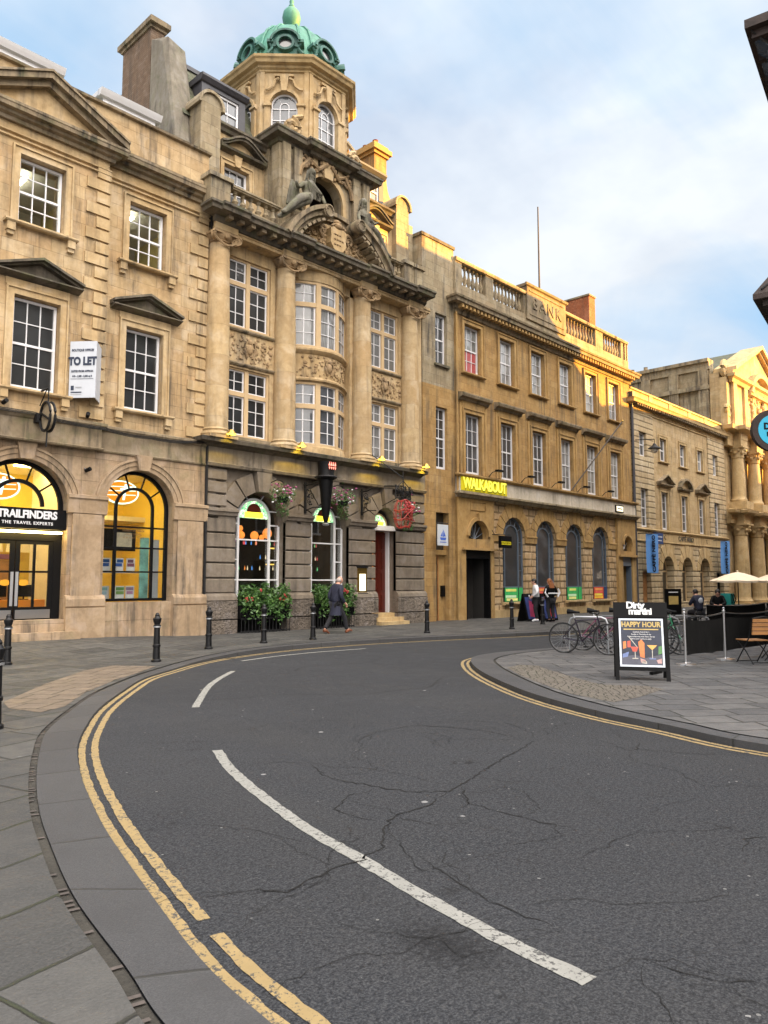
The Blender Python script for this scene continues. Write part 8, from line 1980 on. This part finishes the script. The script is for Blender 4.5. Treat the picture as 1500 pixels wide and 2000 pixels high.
mb.box(.6, 9.5, 0, .5, 6.6, 6.9); mb.box(.6, 1.1, -9, 0, .08, 12.4); mb.box(9.0, 9.5, -9, 0, .08, 12.4); mb.box(.6, 9.5, -9.4, -9, .08, 12.4); mb.xf(Matrix.Diagonal((1, 1, 1, 1)))
for i in range(len(mb.v)): x, y, z = mb.v[i]; mb.v[i] = (x, y, z)
mb.build('wall', M['terr'], rbld)
for z0, z1 in ((3.6, 6.6), (6.9, 9.6), (9.6, 12.4)):
    for c in (2.2, 5.2, 8.0):
        wo = sash(rbld, c-.55, c+.55, z0+.72, z1-.52, 0, 2, 4, 'white', 'pane'); wo.location = (0, .30, 0)
for a, b in ((1.4, 3.4), (4.4, 6.6), (7.2, 9.0)): MB().box(a, b, .15, .2, .1, 2.9).build('shop_window', M['pane'], rbld)
for z in (4.3, 7.9, 10.3):
    for y in (-2.2, -5.0, -7.6):
        wo = MB().box(.52, .6, y-.6, y-.52, z, z+1.7).box(.52, .6, y+.52, y+.6, z, z+1.7).box(.52, .6, y-.52, y+.52, z, z+.07).box(.52, .6, y-.52, y+.52, z+1.63, z+1.7).box(.53, .6, y-.52, y+.52, z+.82, z+.88).box(.54, .6, y-.015, y+.015, z+.07, z+.82).box(.54, .6, y-.015, y+.015, z+.88, z+1.63).box(.44, .6, y-.7, y+.7, z-.1, z).build('window', M['white'], rbld)
        MB().box(.575, .595, y-.52, y+.52, z+.07, z+1.63).build('pane', M['pane'], wo)
MB().box(.42, .6, -8.9, -.1, 6.7, 6.9).box(.5, .6, -8.9, -.1, .1, .9).build('side_band', M['terr'], rbld)
mb = MB(); mb.box(-.15, 9.9, -9.6, 1.25, 12.62, 12.80); mb.box(.1, 9.7, -9.4, .95, 12.45, 12.62); mb.box(.35, 9.6, -9.3, .7, 12.3, 12.45)
for k in range(12): mb.box(.0+.8*k, .12+.8*k, .5, 1.15, 12.46, 12.62)
mb.build('eaves', M['eave'], rbld)
mb = MB(); 
mb.add([(-.1, 1.2, 12.8), (9.9, 1.2, 12.8), (9.9, -9.6, 12.8), (-.1, -9.6, 12.8), (3, -3, 15), (7, -3, 15)], [(0,1,5,4), (1,2,5), (2,3,4,5), (3,0,4)]); mb.build('roof', M['slate'], rbld)
mb = MB(); mb.box(-.32, 9.8, -.1, 1.30, 7.02, 7.12); mb.box(-.2, 9.7, -.1, 1.15, 6.9, 7.02)
for k in range(13): mb.add([(.05+.75*k, 1.15, 7.12), (.13+.75*k, 1.15, 7.12), (.13+.75*k, .5, 7.95), (.05+.75*k, .5, 7.95)], [(0,1,2,3)])
mb.add([(-.32, 1.3, 7.12), (9.8, 1.3, 7.12), (9.8, .5, 8.3), (.4, .5, 8.3)], [(0,1,2,3)]); mb.add([(-.32, 1.3, 7.12), (.4, .5, 8.3), (.4, -.1, 8.3), (-.32, -.1, 7.12)], [(0,1,2,3)]); mb.build('lower_canopy', M['eave'], rbld)
# bird netting hung between the eaves and the canopy, drawn in at the middle
def netmat():
    m, t, b = newmat('blue_grey_bird_net'); b.inputs['Base Color'].default_value = (.10, .16, .26, 1); b.inputs['Roughness'].default_value = .8
    mx = nd(t, 'MixShader', [.45, nd(t, 'BsdfTransparent'), b.outputs[0]]); t.links.new(mx.outputs[0], t.nodes['Material Output'].inputs[0]); return m
M['net'] = netmat(); n = 16; vs = []
for j in range(n+1):
    v = j/n; z = 12.6+(7.2-12.6)*v; pull = .95*(4*v*(1-v))**.7
    for i in range(9): u = i/8; x = -.05+9.9*u; x = x+(pull*.75-.25*v if i == 0 else 0); vs.append((x, 1.15-pull, z))
mb = MB().add(vs, [(j*9+i, j*9+i+1, (j+1)*9+i+1, (j+1)*9+i) for j in range(n) for i in range(8)]); mb.build('bird_netting', M['net'], rbld, smooth=True)
mb = MB(); mb.tube([vs[j*9] for j in range(n+1)], .018, 5); mb.build('net_edge_rope', M['iron'], rbld)
fx = MB(); fx.box(.0, .28, .9, 1.1, 6.5, 6.56); fx.lathe([(.09, -.25), (.12, 0), (.001, .02)], (.14, 1.0, 6.5), 10); fx.build('lamp_fitting', M['iron'], rbld)
rs = thing('round_sign', 'round black rimmed blue sign reading Dirty martini sticking out at the right edge', 'sign', (16.08, 4.62, 4.66), R(-46.5))
for r_, y0, y1, mt_ in ((.42, -.05, .05, 'eave'), (.305, -.06, -.05, 'cyan'), (.305, .05, .06, 'cyan')):
    if mt_ not in M: M[mt_] = plain('cyan_sign_face', (.01, .30, .46), .4, var=.03, emit=(.01, .3, .46), es=.3)
    MB().lathe([(.001, y0), (r_, y0), (r_, y1), (.001, y1)], (0, 0, 0), 36).xf(Matrix.Rotation(PI/2, 4, 'X')).build('rim' if mt_ == 'eave' else 'face', M[mt_], rs, smooth=True)
textobj('Dirty', .18, M['black'], rs, (-.03, -.066, .07), off=.008, ext=.003, sp=.88); textobj('martini', .18, M['black'], rs, (.03, -.066, -.07), off=.008, ext=.003, sp=.86, sx=.8)
MB().tube([(.0, 0, .46), (.0, 0, .62), (.9, -.3, .66)], .022, 6).build('bracket', M['iron'], rs)
# row of street buildings beyond the corner building (they throw the long shadow over the facades opposite)
def rowbuilding(lab, x0, x1, prof, ybase, mat, depth=10., win=True):
    """front along y = ybase(x); prof: roof line [(x, h)]"""
    o = thing('street_building', lab, 'building', (0, 0, 0)); yb = lambda x: 4.9+.14*(x-16)
    m = MB(); pts = prof
    for (xa, ha), (xb, hb) in zip(pts, pts[1:]):
        if xb-xa < .05: continue
        ya, yb_ = yb(xa)-1.3, yb(xb)-1.3
        m.add([(xa, ya, 0), (xb, yb_, 0), (xb, yb_, hb), (xa, ya, ha), (xa, ya-depth, 0), (xb, yb_-depth, 0), (xb, yb_-depth, hb), (xa, ya-depth, ha)], [(0,1,2,3), (5,4,7,6), (3,2,6,7), (0,3,7,4), (1,5,6,2)])
    m.build('wall', M[mat], o)
    if win:
        for z in (4.6, 7.8, 10.9, 14.0):
            x = x0+1.5
            while x < x1-1.2:
                if z+2.2 < min(h for _, h in prof)-.3:
                    s_ = MB().box(-.55, .55, -.02, .02, 0, 1.9).xf(Matrix.Translation((x, yb(x)-1.26, z)) @ Matrix.Rotation(math.atan(.14), 4, 'Z')).build('window', M['pane2'], o)
                    MB().box(-.62, .62, .02, .06, .92, .98).box(-.62, -.55, .0, .06, 0, 1.9).box(.55, .62, .0, .06, 0, 1.9).box(-.7, .7, .0, .16, -.12, 0).xf(Matrix.Translation((x, yb(x)-1.26, z)) @ Matrix.Rotation(math.atan(.14), 4, 'Z')).build('frame', M['white'], s_)
                x += 3.0
        for x in (x0+2, (x0+x1)/2, x1-2.5): MB().box(-1.2, 1.2, -.02, .02, .2, 2.9).xf(Matrix.Translation((x, yb(x)-1.27, 0)) @ Matrix.Rotation(math.atan(.14), 4, 'Z')).build('shop_window', M['pane'], o)
    return o
rowbuilding('tall stone street building with four floors, out of the photo at the right', 25.2, 43.6, [(25.2, 19.0), (43.6, 18.5)], None, 'terr')
rowbuilding('gabled street building between the tall one and the lower row', 43.6, 50.6, [(43.6, 18.3), (50.6, 13.1)], None, 'pale_b')
rowbuilding('long lower street building facing the cafe', 50.65, 68, [(50.65, 14.5), (68, 14.8)], None, 'bath')
rowbuilding('lowest street building at the far end of the row', 68.05, 98, [(68.05, 11.2), (73, 10.8), (73.1, 8.4), (98, 8.4)], None, 'terr')
shade_block = thing('added_shade_block', 'unseen tall mass added behind the street row to shade the fronts opposite', 'building', (0, 0, 0))  # added out of view, sized to keep sun off the tower and shop
m = MB(); m.box(13, 46.6, -20, -7, 0, 28); m.add([(13, -20, 28), (46.6, -20, 28), (46.6, -7, 28), (13, -7, 28), (13, -13.5, 34), (46.6, -13.5, 34)], [(0,1,5,4), (3,4,5,2), (0,4,3), (1,2,5)]); m.build('wall', M['terr'], shade_block)
for x in (17, 23, 29, 34, 39, 44): MB().prism([(x-.8, 8), (x+.8, 8), (x+.8, 17), (x, 19), (x-.8, 17)], -6.99, -6.9).build('window', M['pane'], shade_block)

# ================================================================ pieces that stand apart become parts of their own
def split_apart(names, gap=.05, most=60):
    for o in [q for q in bpy.data.objects if q.type == 'MESH' and q.name.split('.')[0] in names]:
        me = o.data; nv = len(me.vertices)
        par = list(range(nv))
        def find(a):
            while par[a] != a: par[a] = par[par[a]]; a = par[a]
            return a
        for p in me.polygons:
            v0 = find(p.vertices[0])
            for v in p.vertices[1:]: par[find(v)] = v0
        isl = {}
        for p in me.polygons: isl.setdefault(find(p.vertices[0]), []).append(p.index)
        if len(isl) < 2 or len(isl) > 900: continue
        co = [v.co for v in me.vertices]; boxes = []
        for fs in isl.values():
            vs = {v for f in fs for v in me.polygons[f].vertices}
            boxes.append([[min(co[v][k] for v in vs)-gap for k in range(3)], [max(co[v][k] for v in vs)+gap for k in range(3)], fs])
        n = len(boxes); q = list(range(n))
        def fb(a):
            while q[a] != a: q[a] = q[q[a]]; a = q[a]
            return a
        for i in range(n):
            for j in range(i+1, n):
                if all(boxes[i][0][k] <= boxes[j][1][k] and boxes[j][0][k] <= boxes[i][1][k] for k in range(3)): q[fb(i)] = fb(j)
        cl = {}
        for i in range(n): cl.setdefault(fb(i), []).extend(boxes[i][2])
        if not 2 <= len(cl) <= most: continue
        base = o.name.split('.')[0]; sm = [p.use_smooth for p in me.polygons]
        for ci, fs in enumerate(cl.values()):
            m2 = bpy.data.meshes.new(base); ix = {}; vs = []; fl = []
            for f in fs:
                row = []
                for v in me.polygons[f].vertices:
                    if v not in ix: ix[v] = len(vs); vs.append(tuple(co[v]))
                    row.append(ix[v])
                fl.append(row)
            m2.from_pydata(vs, [], fl); m2.update(); m2.materials.append(me.materials[0])
            m2.polygons.foreach_set('use_smooth', [sm[f] for f in fs])
            if any(sm):
                try: m2.set_sharp_from_angle(angle=R(38))
                except Exception: pass
            if ci == 0: first = m2
            else:
                c = bpy.data.objects.new(base, m2); C.objects.link(c); c.parent = o.parent; c.matrix_local = o.matrix_local.copy()
        o.data = first
bpy.context.view_layer.update()
split_apart({'window_surround', 'end_pier', 'parapet', 'attic_wall', 'attic_cornice', 'attic_block', 'stone_dressing', 'wall', 'door_bay', 'sill_moulding', 'block_cornice', 'rusticated_pier',
             'bow_spandrel', 'attic_window_surround', 'frame', 'ground_floor_wall', 'lit_shelf', 'roof', 'chimney_pot', 'baluster', 'office_wall', 'office_side_wall', 'wall_panel', 'tower_scroll', 'niche_surround',
             'shop_back_wall', 'shop_ceiling', 'rock_faced_base', 'eaves', 'side_wall', 'dome_rib', 'strap', 'shoe', 'rusticated', 'impost', 'voussoirs', 'coping', 'cornice', 'white_stripes', 'door_surround', 'display_shelf', 'wall_band', 'chimney_cap', 'face', 'tower_dressings', 'light_bar'})
